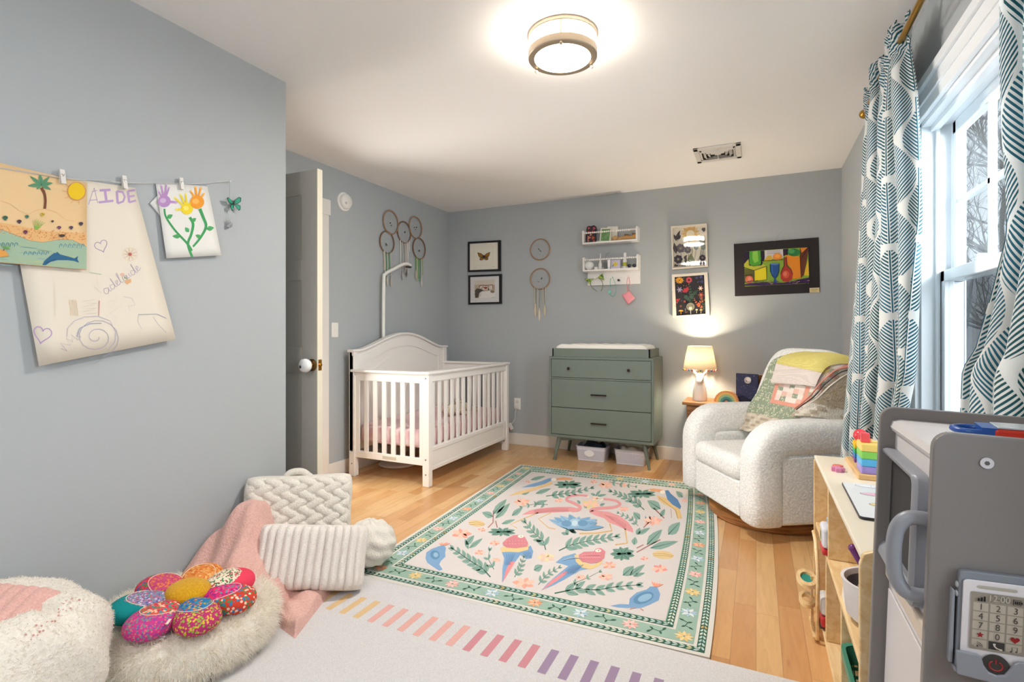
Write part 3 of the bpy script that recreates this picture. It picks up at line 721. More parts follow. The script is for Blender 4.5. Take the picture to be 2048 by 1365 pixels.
# ================================================================== side table and its things
tx0, tx1, ty0, ty1, tz = -.545, -.02, 4.43, 4.79, .575
WALN = new_mat('oiled_wood', .35, lin('#8a5c36')); gx, gy, gz = xyz(WALN, coords(WALN)); g = noise(WALN, comb(WALN, gx * 2, gy * 22, gz * 20), 2.2, 4)
setc(WALN, mixc(WALN, g.smooth(.3, .7), lin('#7b4f2c'), lin('#b98350')))
t = thing('side_table', 'small brown wooden side table in the corner behind armchair', 'table', ((tx0 + tx1) / 2, (ty0 + ty1) / 2, 0)); hw, hd_ = (tx1 - tx0) / 2, (ty1 - ty0) / 2
b = MB(); b.box(-hw, hw, -hd_, hd_, tz - .024, tz); b.build('tabletop', WALN, t, bevel=.003)
b = MB(); b.box(-hw + .04, hw - .04, -hd_ + .03, hd_ - .03, tz - .09, tz - .0245); b.build('apron', WALN, t)
b = MB(); b.box(-hw + .05, hw - .05, -hd_ + .04, hd_ - .04, .14, .16); b.build('shelf', WALN, t)
for sx_ in (-1, 1):
    for sy in (-1, 1):
        b = MB(); b.box(sx_ * (hw - .05) - .018, sx_ * (hw - .05) + .018, sy * (hd_ - .045) - .018, sy * (hd_ - .045) + .018, 0, tz - .0245); b.build('leg', WALN, t, bevel=.002)
# animal lamp
lx, ly = -.425, 4.60
t = thing('table_lamp', 'lit table lamp with white llama head base and pompom-trimmed shade', 'lamp', (lx, ly, tz))
CER = M('#f1ece4', .25)
b = MB(); b.lathe([(.0, 0), (.056, 0), (.058, .012), (.056, .06), (.050, .10), (.040, .135), (.033, .165), (.032, .19)], seg=28)
b.build('bust', CER, t, smooth=60)
b = MB()
rings = []
for yy_, zz, rx, rz in ((.035, .195, .022, .024), (.02, .195, .033, .036), (-.005, .192, .036, .038), (-.035, .180, .029, .029), (-.06, .168, .022, .021), (-.075, .160, .019, .017), (-.082, .158, .009, .009)):
    rings.append([(rx * math.cos(a), yy_, zz + rz * math.sin(a)) for a in [2 * PI * k / 16 for k in range(16)]])
b.ring_loft(rings); hd = b.build('head', CER, t, smooth=60, subsurf=1)
for sx_ in (-1, 1):
    b = MB(); mt = Matrix.Translation((sx_ * .040, .012, .225)) @ Matrix.Rotation(sx_ * .55, 4, 'Y'); b.lathe([(.004, -.03), (.014, -.012), (.013, .01), (.006, .03), (.0005, .04)], mat=mt, seg=12); b.build('ear', CER, hd, smooth=60)
    b = MB(); b.sphere((sx_ * .0275, -.022, .196), (.004, .006, .005), 8, 6); b.build('eye', M('#3a2c24', .3), hd, smooth=60)
    b = MB(); b.sphere((sx_ * .008, -.080, .162), (.003, .003, .002), 8, 6); b.build('nostril', M('#7a5a48', .4), hd)
b = MB(); b.tube([(-.01, -.079, .151), (0, -.081, .150), (.01, -.079, .151)], .0012, 5); b.build('mouth', M('#7a5a48', .4), hd)
b = MB(); b.cyl((0, .005, .225), (0, .005, .30), .009); b.build('socket', M('#b8a070', .3, .8), t)
SHD = bpy.data.materials.new('lit_lampshade'); SHD.use_nodes = True; nt = SHD.node_tree; nt.nodes.clear(); o_ = nt.nodes.new('ShaderNodeOutputMaterial'); ad = nt.nodes.new('ShaderNodeMixShader'); df = nt.nodes.new('ShaderNodeBsdfDiffuse'); tl = nt.nodes.new('ShaderNodeBsdfTranslucent')
df.inputs[0].default_value = (.85, .8, .7, 1); tl.inputs[0].default_value = (1.0, .93, .8, 1); ad.inputs[0].default_value = .5
nt.links.new(df.outputs[0], ad.inputs[1]); nt.links.new(tl.outputs[0], ad.inputs[2]); nt.links.new(ad.outputs[0], o_.inputs[0])
b = MB(); b.lathe([(.132, .262), (.097, .452)], cy=.005, seg=40, cap=False); sh = b.build('lamp_shade', SHD, t, smooth=60, solid=.0015)
b = MB(); b.lathe([(.0, .30), (.02, .30), (.03, .33), (.032, .35), (.022, .375), (.0, .38)], cy=.005, seg=16); b.build('bulb', emis('bulb_glow', '#ffe2b0', 14), t, smooth=60)
lamp_obj('table_lamp_bulb', 'POINT', (lx, ly + .005, tz + .36), 26, (1.0, .84, .62), shadow_soft_size=.045)
pc = ['#b8423a', '#f0e6d8', '#2f7a6c', '#e0a83c', '#d8705a', '#3c6a9c']
for k in range(26):
    a = 2 * PI * k / 26; b = MB(); b.sphere((.131 * math.cos(a), .005 + .131 * math.sin(a), .254), .0075, 8, 6); b.build('pompom', M(pc[k % 6], .9), sh, smooth=60)
# rainbow toy
t = thing('rainbow_toy', 'wooden rainbow arch stacking toy on side table beside lamp', 'toy', (-.215, 4.56, tz), -.12)
R_ = .095
for k, c in enumerate(('#d9a06c', '#d8c06a', '#8fbf9c', '#3f8f8c', '#2b5c66')):
    ro = R_ - k * .0165; ri = ro - .0155; n = 22
    pl_ = [(ro * math.cos(PI * i / n), ro * math.sin(PI * i / n)) for i in range(n + 1)] + [(ri * math.cos(PI * i / n), ri * math.sin(PI * i / n)) for i in range(n, -1, -1)]
    b = MB(); b.prism(pl_, 'y', -.018, .018); b.build('arch', M(c, .5), t, smooth=30)
b = MB(); b.prism([(-.012, 0), (.012, 0), (.012, .006), (.008, .014), (0, .017), (-.008, .014), (-.012, .006)], 'y', -.018, .018); b.build('core', M('#e08878', .5), t)
for k in range(13):
    a = PI * (k + .5) / 13; b = MB(); b.sphere((.087 * math.cos(a), -.019, .087 * math.sin(a)), .0028, 8, 6); b.build('dot', M('#c8553c', .5), t)
# night-sky book and brown book behind it
t = thing('picture_book', 'dark blue night-sky picture book with moon, standing on side table', 'book', (-.065, 4.55, tz + .002), -.35)
b = MB(); b.box(-.085, .085, -.006, .006, 0, .235); b.build('cover', M('#20264e', .4), t, bevel=.001)
p = Paint(lambda a, c, h: (a, -.0062 - h, c)); rnd = random.Random(3)
for _ in range(60): p.ell(rnd.uniform(-.08, .08), rnd.uniform(.01, .225), .0012, .0012, '#cfd6f0', n=6)
p.ell(.012, .185, .027, .027, '#b9b4b4', n=24); p.ell(.018, .192, .018, .016, '#e4dfdc'); p.ell(.002, .178, .008, .006, '#928e94')
p.poly([(-.085, 0), (.085, 0), (.085, .05), (.03, .03), (-.03, .06), (-.085, .04)], '#141833'); p.text('moon', -.0, .205, .02, '#6d74a8') if False else None
p.mb.build('cover_picture', PAINT, t)
t = thing('book', 'brown-edged book standing behind night-sky picture book', 'book', (.005, 4.60, tz + .002), -.35)
b = MB(); b.box(-.075, .075, -.010, .010, 0, .225); b.build('cover', M('#7a4a26', .5), t, bevel=.002)
b = MB(); b.box(-.072, .0755, -.008, .008, .003, .2255); b.build('pages', M('#d8c49c', .8), t)
# ================================================================== drawings on the wall line
def c1(zx, zy): return (zx * .337, 300 + zy * .337)
def paper(name, label, cat, corners, off0, off1, col, wav=.003, seed=1, group=None):
    """corners tl,tr,br,bl in photo measure; off0/off1 stand-off from the wall at top / bottom"""
    rnd = random.Random(seed); ph = rnd.uniform(0, 6)
    P3 = []
    for i, (u, v) in enumerate(corners): P3.append(Vector(onX(u, v, XL + (off0 if i < 2 else off1))))
    def fn(a, b):
        p = (P3[0] * (1 - a) + P3[1] * a) * (1 - b) + (P3[3] * (1 - a) + P3[2] * a) * b
        return p
    base = P3[0].copy(); t = thing(name, label, cat, tuple(base), 0, group)
    mb = MB(); mb.grid(lambda a, b: tuple(fn(a, b) - base + Vector((.0015 * math.sin(6 * b + ph) * 0 , 0, 0))), 8, 8, col=col)
    mb.build('sheet', PAINT, t, smooth=180, solid=.0004)
    n = (P3[1] - P3[0]).cross(P3[3] - P3[0]).normalized()
    if n.x < 0: n = -n
    d0 = P3[0].dot(n)
    def surf(u, v, h):
        r = Vector(_ray(u, v)); k = (d0 - EYE * n.z) / r.dot(n); q = r * k + Vector((0, 0, EYE)) + n * (h + .0006); return tuple(q - base)
    return t, surf
def pp(surf, cf): return Paint(lambda a, b, h: surf(*cf(a, b), h), .00004)
# large cream sheet
t, sf = paper('childs_drawing', 'large cream paper drawing with purple letters, hearts and crayon scribbles', 'drawing', ((4, 336), (270, 376), (352, 679), (78, 733)), .006, .030, '#e3dacb')
p = pp(sf, c1)
def strokes(p, L_, w, c):
    for s_ in L_: p.line(catmull([(q[0], q[1], 0) for q in s_], 4) if len(s_) > 2 else s_, w, c)
pu = '#b79ac4'
for s_ in ([(525, 325), (545, 262), (558, 225), (580, 315)], [(528, 300), (575, 296)], [(545, 250), (575, 240)]): p.line(s_, 5, '#b9a6bb')
p.line([(590, 240), (655, 237)], 14, pu); p.line([(622, 240), (632, 312)], 16, pu); p.line([(585, 312), (672, 302)], 14, pu)
p.line([(692, 245), (698, 318)], 14, pu); p.line([(692, 245), (728, 250), (740, 280), (730, 306), (698, 318)], 12, pu)
p.line([(758, 245), (766, 312)], 14, pu); p.line([(758, 245), (800, 238)], 12, pu); p.line([(762, 278), (798, 272)], 11, pu); p.line([(766, 312), (806, 300)], 12, pu)
def heart(p, x, y, s_, c, w, r=0):
    pts = []
    for k in range(25):
        t_ = 2 * PI * k / 24; hx_, hy_ = 16 * math.sin(t_) ** 3, -(13 * math.cos(t_) - 5 * math.cos(2 * t_) - 2 * math.cos(3 * t_) - math.cos(4 * t_))
        pts.append((x + s_ * (hx_ * math.cos(r) - hy_ * math.sin(r)), y + s_ * (hx_ * math.sin(r) + hy_ * math.cos(r))))
    p.line(pts, w, c)
heart(p, 600, 570, 2.4, '#a58aae', 4, -.35); heart(p, 250, 1095, 3.4, '#b394c2', 6, .2)
for k in range(9): a = 2 * PI * k / 9; p.line([(770 + 12 * math.cos(a - .3), 620 + 12 * math.sin(a - .3)), (770 + 45 * math.cos(a - .25), 620 + 40 * math.sin(a - .25)), (770 + 45 * math.cos(a + .25), 620 + 40 * math.sin(a + .25)), (770 + 12 * math.cos(a + .3), 620 + 12 * math.sin(a + .3))], 2.5, '#d9c49a' if k % 2 else '#d8b0a0')
p.ell(770, 620, 11, 10, '#c06a5c')
# cursive word along a rising line
def cur(x, y): a = -.62; return (620 + x * math.cos(a) - y * math.sin(a), 850 + x * math.sin(a) + y * math.cos(a))
word = [[(30, -15), (10, -22), (0, 0), (14, 14), (30, -2), (34, -16), (32, 8), (44, 12)], [(70, -12), (52, -18), (46, 2), (60, 12), (74, -6), (76, -52), (76, 6), (88, 8)], [(90, 0), (104, -14), (96, -20), (88, -6), (96, 10), (112, 4)], [(112, 4), (126, -50), (118, -46), (118, 6), (130, 8)], [(160, -10), (142, -18), (136, 2), (148, 12), (162, -4), (164, -14), (164, 8), (176, 8)], [(180, -14), (182, 8), (190, 8)], [(216, -10), (200, -16), (194, 4), (206, 12), (220, -4), (224, -50), (222, 8), (234, 8)], [(236, 0), (250, -14), (242, -20), (234, -6), (242, 10), (262, 2)]]
for s_ in word: p.line(catmull([cur(*q) + (0,) for q in s_], 4), 3.2, '#b9a9be')
p.poly([(742, 775), (775, 765), (778, 785), (752, 800), (738, 788)], '#dcae80'); p.line([(757, 768), (735, 755), (742, 765)], 4, '#7aa06c'); p.ell(724, 740, 12, 9, '#e6b8a2'); p.line([(530, 727), (600, 740)], 3, '#a8c0a0')
for k in range(5): p.line([(410 + 10 * k, 890), (420 + 10 * k, 985)], 2.5, '#e0c6a0')
p.line([(588, 895), (584, 985)], 5, '#cf8f84')
for y in (900, 930, 960): p.line([(490, y), (560, y - 12), (500, y + 14), (570, y + 10)], 2, '#cdbfae')
p.line([(640, 900), (700, 890), (650, 935), (720, 925), (650, 970), (690, 1000)], 2, '#d2c6c0'); p.line([(730, 870), (780, 880), (800, 920), (760, 930), (770, 955)], 2, '#cbbfc6')
sp = [(570 + (14 + 3.9 * k) * math.cos(k * .42), 1112 + (10 + 3.4 * k) * math.sin(k * .42)) for k in range(0, 34)]; p.line(sp, 3, '#a8a4bb')
p.line([(395, 1110), (400, 1060), (440, 1015), (500, 992), (580, 988), (650, 1015), (684, 1080), (680, 1140), (640, 1190)], 3, '#b5aec4')
p.line([(455, 1110), (470, 1060), (530, 1032), (600, 1030)], 4, '#8f9cc0')
p.line([(360, 1180), (395, 1195), (358, 1148), (415, 1160), (392, 1118), (430, 1140), (420, 1098), (462, 1130), (458, 1082), (478, 1115)], 3, '#a6a0ba')
p.line([(820, 978), (930, 975), (985, 1000)], 4, '#a9aebf'); p.line([(820, 980), (815, 1020), (840, 1065)], 2, '#b9bcc6'); p.line([(905, 990), (940, 1040), (985, 1085)], 2, '#b9bcc6')
p.line([(570, 735), (580, 800), (555, 810), (600, 850)], 2, '#dccdb8'); p.line([(320, 790), (325, 990)], 2, '#d8cdbd')
p.mb.build('crayon_marks', PAINT, t)['kind'] = 'stuff'
# tan beach drawing
t, sf = paper('beach_drawing', 'tan paper beach drawing with palm tree, sun and blue dolphin', 'drawing', ((-40, 317), (174, 366), (173, 540), (-40, 522)), .010, .033, '#e2c192')
p = pp(sf, c1)
p.poly([(-110, 445), (0, 432), (60, 440), (160, 460), (300, 485), (430, 492), (513, 492), (513, 572), (420, 535), (360, 532), (250, 550), (170, 538), (60, 500), (-110, 470)], '#dfb078')
p.poly([(-110, 480), (0, 472), (80, 500), (170, 538), (250, 550), (360, 532), (430, 536), (513, 575), (513, 708), (400, 702), (200, 683), (-110, 655)], '#9db59c')
p.lock = True; p.h += p.step
for k in range(24):
    rx = random.uniform(-60, 420); ry = 560 + (k % 8) * 17; p.line([(rx, ry), (rx + 90, ry + 8)], 4, random.choice(['#86aaa6', '#a9b98c', '#b8bd86', '#7fa5ac']))
p.lock = False
p.line([(-110, 480), (0, 472), (80, 500), (170, 538), (250, 550), (360, 532), (430, 536), (513, 575)], 2.5, '#7b8c86')
rnd = random.Random(5); p.lock = True; p.h += p.step
for k in range(150):
    a = rnd.uniform(0, 505); lo_ = 445 + a * .1; hi = 495 + min(a, 250) * .2 - max(0, a - 300) * .02; y = rnd.uniform(lo_, max(lo_ + 10, min(hi, 535))); p.ell(a, y, 4, 3.4, '#d08c50', n=6)
p.lock = False
p.line([(-110, 310), (0, 303), (60, 320), (110, 360), (165, 385), (210, 360), (265, 350), (330, 370), (390, 415), (440, 425)], 1.6, '#d49a6c')
for y in (560, 605):
    x0 = (30, 350)[y == 560] if y == 560 else 140
    for k in range(6): p.line(catmull([(x0 + 26 * k - (320 if False else 0), y + 20, 0), (x0 + 26 * k + 8, y, 0), (x0 + 26 * k + 18, y + 4, 0), (x0 + 26 * k + 14, y + 12, 0)], 4), 3.5, '#4f8596')
for k in range(5): p.line(catmull([(-20 + 26 * k, 575, 0), (-12 + 26 * k, 553, 0), (0 + 26 * k, 557, 0), (-5 + 26 * k, 567, 0)], 4), 3.5, '#4f8596')
p.poly([(250, 684), (262, 660), (290, 635), (320, 612), (345, 618), (370, 625), (410, 635), (440, 645), (462, 630), (458, 650), (468, 670), (440, 660), (400, 655), (340, 655), (300, 665), (270, 685)], '#2d6288')
p.poly([(318, 618), (340, 606), (356, 622)], '#2d6288'); p.line([(270, 672), (330, 648)], 3, '#234a6a')
p.line(catmull([(244, 225, 0), (262, 260, 0), (268, 300, 0), (264, 350, 0)], 5), 17, '#7a4a34', 15); p.line([(264, 240), (270, 345)], 3, '#5c3526')
for x, y, w in ((235, 142, 13), (175, 155, 11), (162, 213, 12), (215, 235, 9), (302, 237, 11), (312, 197, 12), (292, 160, 12)): p.leaf(243, 208, x, y, w, '#5b8f6d', '#3f7454')
p.ell(452, 246, 50, 50, '#e6c01e', n=28)
pts_ = [(452 + 54 * math.cos(2 * PI * k / 28), 247 + 54 * math.sin(2 * PI * k / 28)) for k in range(29)]; p.line(pts_, 3, '#d0864a')
for a in (1.3, 1.9, 2.5, 3.1, 3.7): p.line([(452 + 58 * math.cos(a), 247 + 58 * math.sin(a)), (452 + 84 * math.cos(a + .1), 247 + 78 * math.sin(a + .1))], 3, '#d8a05c')
for k in range(7): p.line([(208 + k * 2, 472), (192 + k * 12, 408 + abs(k - 2) * 6)], 4, '#7fb04a', 2)
for x, y, c, r_ in ((29, 403, '#3f6a56', 16), (158, 396, '#4a7a66', 12), (112, 425, '#4a3a4e', 14), (250, 383, '#c4a83c', 13), (148, 487, '#7a3f5a', 14), (349, 461, '#7a4a6a', 12), (420, 461, '#5a4a62', 12), (478, 438, '#4e4658', 13), (309, 424, '#54424a', 8)):
    p.ell(x, y, r_, r_ * .72, c, n=14); p.ell(x, y + r_ * .8, r_ * .5, r_ * .25, c, n=8); p.line([(x - r_ * .5, y - r_ * .4), (x + r_ * .5, y + r_ * .3)], 2, '#2f2a30')
p.ell(365, 510, 18, 8, '#4a3a36'); p.line([(342, 498), (352, 508)], 3, '#4a3a36'); p.line([(388, 498), (378, 508)], 3, '#4a3a36')
p.poly([(-30, 600), (0, 592), (30, 600), (50, 630), (0, 638), (-40, 630)], '#d99a4c'); p.line([(14, 600), (34, 578)], 5, '#5c4a2e')
for x, y in ((60, 575), (58, 592), (10, 572), (20, 590)): p.leaf(30, 580, x, y, 5, '#6aa05a')
p.mb.build('crayon_picture', PAINT, t)['kind'] = 'stuff'
# handprint flowers
t2, sf2 = paper('blank_paper', 'white paper corner peeking out behind handprint flower painting', 'paper', ((299, 407), (330, 376), (350, 410), (322, 434)), .006, .007, '#d8d8d6')
t, sf = paper('handprint_painting', 'white paper with purple, yellow and orange handprint flowers on green stems', 'drawing', ((311, 365), (415, 373), (443, 511), (333, 517)), .009, .022, '#e2e1dd')
p = pp(sf, c1)
gr = '#3f9a5c'
p.line(catmull([(975, 350, 0), (985, 400, 0), (1040, 480, 0), (1110, 555, 0), (1138, 600, 0)], 5), 11, gr, 14); p.line(catmull([(1125, 400, 0), (1145, 440, 0), (1135, 500, 0), (1115, 560, 0), (1140, 635, 0)], 5), 17, gr, 14); p.line(catmull([(1185, 350, 0), (1205, 400, 0), (1222, 455, 0), (1190, 520, 0), (1145, 575, 0)], 5), 20, gr, 12)
for a in ((990, 405, 1025, 385, 14), (1140, 425, 1162, 405, 12), (1120, 488, 1098, 460, 13), (1225, 470, 1270, 462, 15), (1070, 515, 1022, 512, 13), (1190, 520, 1160, 505, 12)): p.leaf(*a, '#55a768', '#2f8048')
def hand(x, y, r_, c, fing, c2):
    p.ell(x, y, r_, r_ * .95, c, n=18); p.ell(x - r_ * .2, y - r_ * .1, r_ * .5, r_ * .4, c2, n=10)
    for fx, fy, w in fing: p.line([(x + (fx - x) * .3, y + (fy - y) * .3), (fx, fy)], w, c, w * .8); p.ell(fx, fy, w * .5, w * .5, c2, n=8)
hand(974, 305, 38, '#b48cc0', ((938, 245, 11), (955, 210, 12), (985, 205, 12), (1002, 225, 11), (1045, 312, 16)), '#c9aed2')
hand(1108, 350, 36, '#e8cf2e', ((1035, 285, 12), (1068, 265, 12), (1100, 262, 12), (1150, 270, 11), (1045, 355, 14)), '#f0e070')
hand(1168, 310, 42, '#e9982e', ((1130, 245, 12), (1158, 222, 13), (1190, 225, 12), (1208, 262, 12)), '#f0b45a')
p.mb.build('handprints', PAINT, t)['kind'] = 'stuff'
# the line, its pegs and hanging ornaments
wires = catmull([onX(u, v, XL + .012) for u, v in ((-40, 330), (0, 337), (125, 356), (200, 361), (248, 365), (363, 368), (420, 366), (459, 363))], 6)
t = thing('hanging_wire', 'thin twisted white wire strung across wall to hold drawings', 'wire', wires[-1]); o_ = Vector(wires[-1])
b = MB(); b.tube([tuple(Vector(q) - o_) for q in wires], .0012, 5); b.tube([tuple(Vector(q) - o_ + Vector((.002, 0, -.003 * math.sin(k * .6)))) for k, q in enumerate(wires)], .0009, 5); b.build('strand', M('#c8c8c6', .5), t, smooth=60)
b = MB(); b.cyl((-.012, 0, 0), (.003, 0, 0), .003); b.sphere((.004, 0, 0), .005, 10, 8); b.build('pin', M('#dcdcdc', .3), t, smooth=60)
CLP = M('#dcd8d2', .5)
for (u, v), lab in (((125, 353), 'white wooden clip between tan beach drawing and large drawing'), ((249, 364), 'white wooden clip on top right of large crayon drawing'), ((363, 367), 'white wooden clip holding handprint flower painting')):
    P_ = Vector(onX(u, v, XL + .017)); t = thing('clothes_clip', lab, 'clip', tuple(P_), 0, 'clips on the wire')
    for sx_, ry in ((1, .12), (-1, -.12)):
        b = MB(); mt = Matrix.Translation((sx_ * .003, 0, 0)) @ Matrix.Rotation(ry * -1, 4, 'Y') @ Matrix.Rotation(.06, 4, 'X'); b.box(-.002, .002, -.0075, .0075, -.026, .024, mat=mt); lgp = b.build('jaw', CLP, t, bevel=.001)
        if sx_ > 0:
            b = MB()
            for yy_ in (-.003, .003): b.box(.0021, .0026, yy_ - .001, yy_ + .001, .004, .008, mat=mt)
            b.build('spring_hole', M('#5a5650', .7), lgp)
    b = MB(); b.tube([(-.007, 0, .002), (.007, 0, .002)], .0022, 6); b.build('spring', M('#9a9a98', .3, .9), t)
P_ = Vector(onX(459, 363, XL + .014)); t = thing('butterfly_ornament', 'green butterfly hanging on thread at end of wire', 'ornament', tuple(P_))
zb = onX(467, 409, XL + .014); zb = Vector(zb) - P_
b = MB(); b.tube([(0, 0, 0), (0, 0, zb.z)], .0009, 5); b.build('thread', M('#8f9494', .5), t)
BF = M('#1f9a78', .35); BFD = M('#16302c', .6)
for sg in (-1, 1):
    b = MB(); mt = Matrix.Translation((.004, zb.y - .004, zb.z)) @ Matrix.Rotation(.25, 4, 'X') @ Matrix.Rotation(sg * -.35, 4, 'Z')
    for pl_ in ([(0, 0), (sg * .010, .018), (sg * .030, .030), (sg * .040, .026), (sg * .036, .010), (sg * .020, 0)], [(0, 0), (sg * .018, -.002), (sg * .030, -.010), (sg * .026, -.026), (sg * .018, -.032), (sg * .008, -.014)]):
        c0, c1_ = (sum(q[0] for q in pl_) / 6, sum(q[1] for q in pl_) / 6)
        b.prism(pl_, 'x', 0, .0012, mi=1, mat=mt); b.prism([(c0 + (q[0] - c0) * .78, c1_ + (q[1] - c1_) * .78) for q in pl_], 'x', -.0004, .0018, mi=0, mat=mt)
    b.build('wing', [BF, BFD], t)
b = MB(); b.tube([(.005, zb.y - .004, zb.z - .018), (.006, zb.y - .004, zb.z), (.005, zb.y - .004, zb.z + .014)], [.001, .0028, .0015], 8); b.build('body', BFD, t, smooth=60)
P2 = Vector(onX(459, 440, XL + .016)); t = thing('crystal_charm', 'clear crystal charm hanging under green butterfly', 'charm', tuple(P2)); CRY = new_mat('crystal', .05, (.95, .96, 1)); CRY.node_tree.nodes['Principled BSDF'].inputs['Transmission Weight'].default_value = .85
b = MB(); b.tube([(0, 0, .0), (0, 0, .035)], .0008, 4); b.box(-.001, .001, -.012, .012, -.001, .001); b.build('hook', M('#b0b4b4', .3, .9), t)
for dx, dz, r_ in ((-.003, -.012, .008), (.005, -.018, .009), (-.002, -.030, .009), (.008, -.026, .006)):
    b = MB(); b.sphere((0, dx, dz), r_, 6, 4); b.build('crystal', CRY, t)

# ================================================================== back wall pictures
def c4(zx, zy): return (900 + zx * .19531, 420 + zy * .19531)
def c5(zx, zy): return (1300 + zx * .20508, 420 + zy * .20508)
def quadpts(cf, Q, y): return [Vector(onY(*cf(*q), y)) for q in Q]
def framed(name, label, cat, cf, Q, inner, fcol, ccol, depth=.02, rough=.4):
    """Q, inner: tl tr br bl of frame outside and opening"""
    A = quadpts(cf, Q, YB - depth); I = quadpts(cf, inner, YB - depth); base = (A[2] + A[3]) / 2; base.y = YB
    t = thing(name, label, cat, tuple(base)); b = MB()
    for k in range(4):
        j = (k + 1) % 4; f = [A[k] - base, A[j] - base, I[j] - base, I[k] - base]; bk = [Vector((q.x, -.0005, q.z)) for q in f]
        b.add(f + bk, [(0, 1, 2, 3), (7, 6, 5, 4), (0, 4, 5, 1), (2, 6, 7, 3), (1, 5, 6, 2), (0, 3, 7, 4)])
    b.build('frame', fcol, t)
    I2 = [Vector((q.x, -depth * .55, q.z)) for q in [p_ - base for p_ in I]]; b = MB(); b.add(I2, [(0, 3, 2, 1)], 0, ccol); b.add([Vector((q.x, -.001, q.z)) for q in I2], [(0, 1, 2, 3)], 0, ccol)
    pc_ = b.build('picture', PAINT, t)
    yp = YB - depth * .55
    return t, pc_, Paint(lambda a, c, h: tuple(Vector(onY(*cf(a, c), yp - h - .0003)) - base), .00025)
BLK = M('#17161a', .35); 
t, pc_, p = framed('butterfly_picture', 'black framed picture of orange butterfly, above framed photograph', 'picture', c4, ((182, 328), (516, 310), (516, 627), (182, 637)), ((199, 347), (490, 330), (491, 607), (199, 618)), BLK, '#e9e4d6')
p.poly([(240, 382), (444, 370), (446, 570), (242, 577)], '#e3decb'); p.poly([(246, 388), (438, 376), (440, 564), (248, 571)], '#e8e4d4')
OR, DK = '#a8742c', '#3a2a1c'
for pts_ in ([(346, 470), (318, 445), (280, 437), (290, 468), (302, 488), (344, 488)], [(350, 470), (375, 445), (411, 433), (404, 465), (392, 485), (350, 488)], [(345, 485), (318, 487), (302, 498), (305, 515), (328, 518), (343, 502)], [(351, 485), (380, 485), (392, 495), (388, 512), (366, 516), (353, 502)]):
    p.poly(pts_, DK); cx0 = sum(q[0] for q in pts_) / 6; cy0 = sum(q[1] for q in pts_) / 6; p.poly([(cx0 + (q[0] - cx0) * .78, cy0 + (q[1] - cy0) * .78) for q in pts_], OR)
    for q in pts_[1:5]: p.line([(348, 480), q], 2, DK)
p.line([(347, 465), (348, 512)], 5, DK); p.line([(347, 468), (338, 455)], 1.5, DK); p.line([(348, 468), (357, 454)], 1.5, DK); p.line([(236, 594), (272, 592)], 1.5, '#8a8478'); p.line([(430, 582), (455, 580)], 1.5, '#8a8478')
p.mb.build('print', PAINT, pc_)
t, pc_, p = framed('framed_photograph', 'black framed photograph with white mat, directly below butterfly picture', 'picture', c4, ((187, 672), (526, 656), (526, 962), (187, 970)), ((204, 689), (502, 676), (503, 944), (205, 951)), BLK, '#d9d6d6')
p.poly([(250, 728), (458, 712), (460, 900), (252, 908)], '#cfc6ba'); p.poly([(250, 770), (300, 765), (460, 770), (460, 830), (252, 840)], '#b9aa98'); p.poly([(300, 780), (438, 768), (440, 812), (310, 822)], '#d5cabb')
for s_ in ([(300, 780), (330, 772), (370, 776), (438, 768)], [(300, 800), (302, 776)], [(438, 768), (440, 812)], [(330, 788), (365, 800), (400, 786)]): p.line(s_, 7, '#7a4a36')
p.poly([(255, 830), (275, 805), (310, 810), (345, 825), (300, 850), (290, 900), (258, 902)], '#565049'); p.poly([(320, 838), (460, 825), (460, 898), (300, 905)], '#e3dfda'); p.ell(435, 838, 22, 14, '#8a7666'); p.ell(394, 812, 6, 12, '#463a34', n=10); p.ell(365, 800, 16, 12, '#96553c', n=10)
rnd = random.Random(9)
for k in range(26): x, y = rnd.uniform(255, 330), rnd.uniform(800, 895); p.line([(x, y), (x + rnd.uniform(-12, 12), y - 14)], 2.5, rnd.choice(['#6b6458', '#403b36', '#8d8678']))
p.line([(425, 898), (458, 896)], 2, '#6a6a80'); p.mb.build('photograph', PAINT, pc_)
# distressed white wooden frames
DW_ = new_mat('distressed_white', .7, (1, 1, 1)); co = coords(DW_); n1 = noise(DW_, co, 34, 5, .7); setc(DW_, mixc(DW_, n1.smooth(.60, .72), lin('#ddd5c8'), lin('#9a6a4c')))
Q = ((203, 160), (553, 132), (565, 552), (217, 580))
t, pc_, p = framed('botanical_print', 'distressed white framed print of pale sunflower and dark poppies', 'picture', c5, Q, ((220, 180), (536, 152), (546, 545), (228, 566)), DW_, '#dad2bf', .03)
GRN, DKL = '#6c7a6e', '#3f3a44'
p.flower(395, 235, 92, '#d9b56a', '#c99a4a', 18, '#c9a050'); p.ell(395, 235, 40, 38, '#e0cfa4')
p.line(catmull([(405, 330, 0), (412, 400, 0), (402, 470, 0)], 5), 7, '#5f6a4e'); p.leaf(398, 540, 398, 425, 34, '#6f7a52', '#4c573c')
for x, y, r_ in ((450, 362, 26), (510, 300, 30), (520, 362, 26)): p.ell(x, y, r_, r_ * 1.1, GRN); p.line([(x, y + r_), (x - 20, y + 150), (440, 545)], 5, GRN)
for x, y, r_, c in ((298, 375, 46, '#4a4550'), (368, 390, 36, '#4a4550'), (275, 482, 44, '#3a3644'), (512, 468, 32, '#3b3548')):
    for k in range(7): a = 2 * PI * k / 7; p.ell(x + r_ * .5 * math.cos(a), y + r_ * .5 * math.sin(a), r_ * .5, r_ * .42, c, a, 10)
    p.ell(x, y, r_ * .28, r_ * .28, '#8a8268')
    p.line([(x + 4, y + r_), (x + 20, 548)], 4, '#5a5a50')
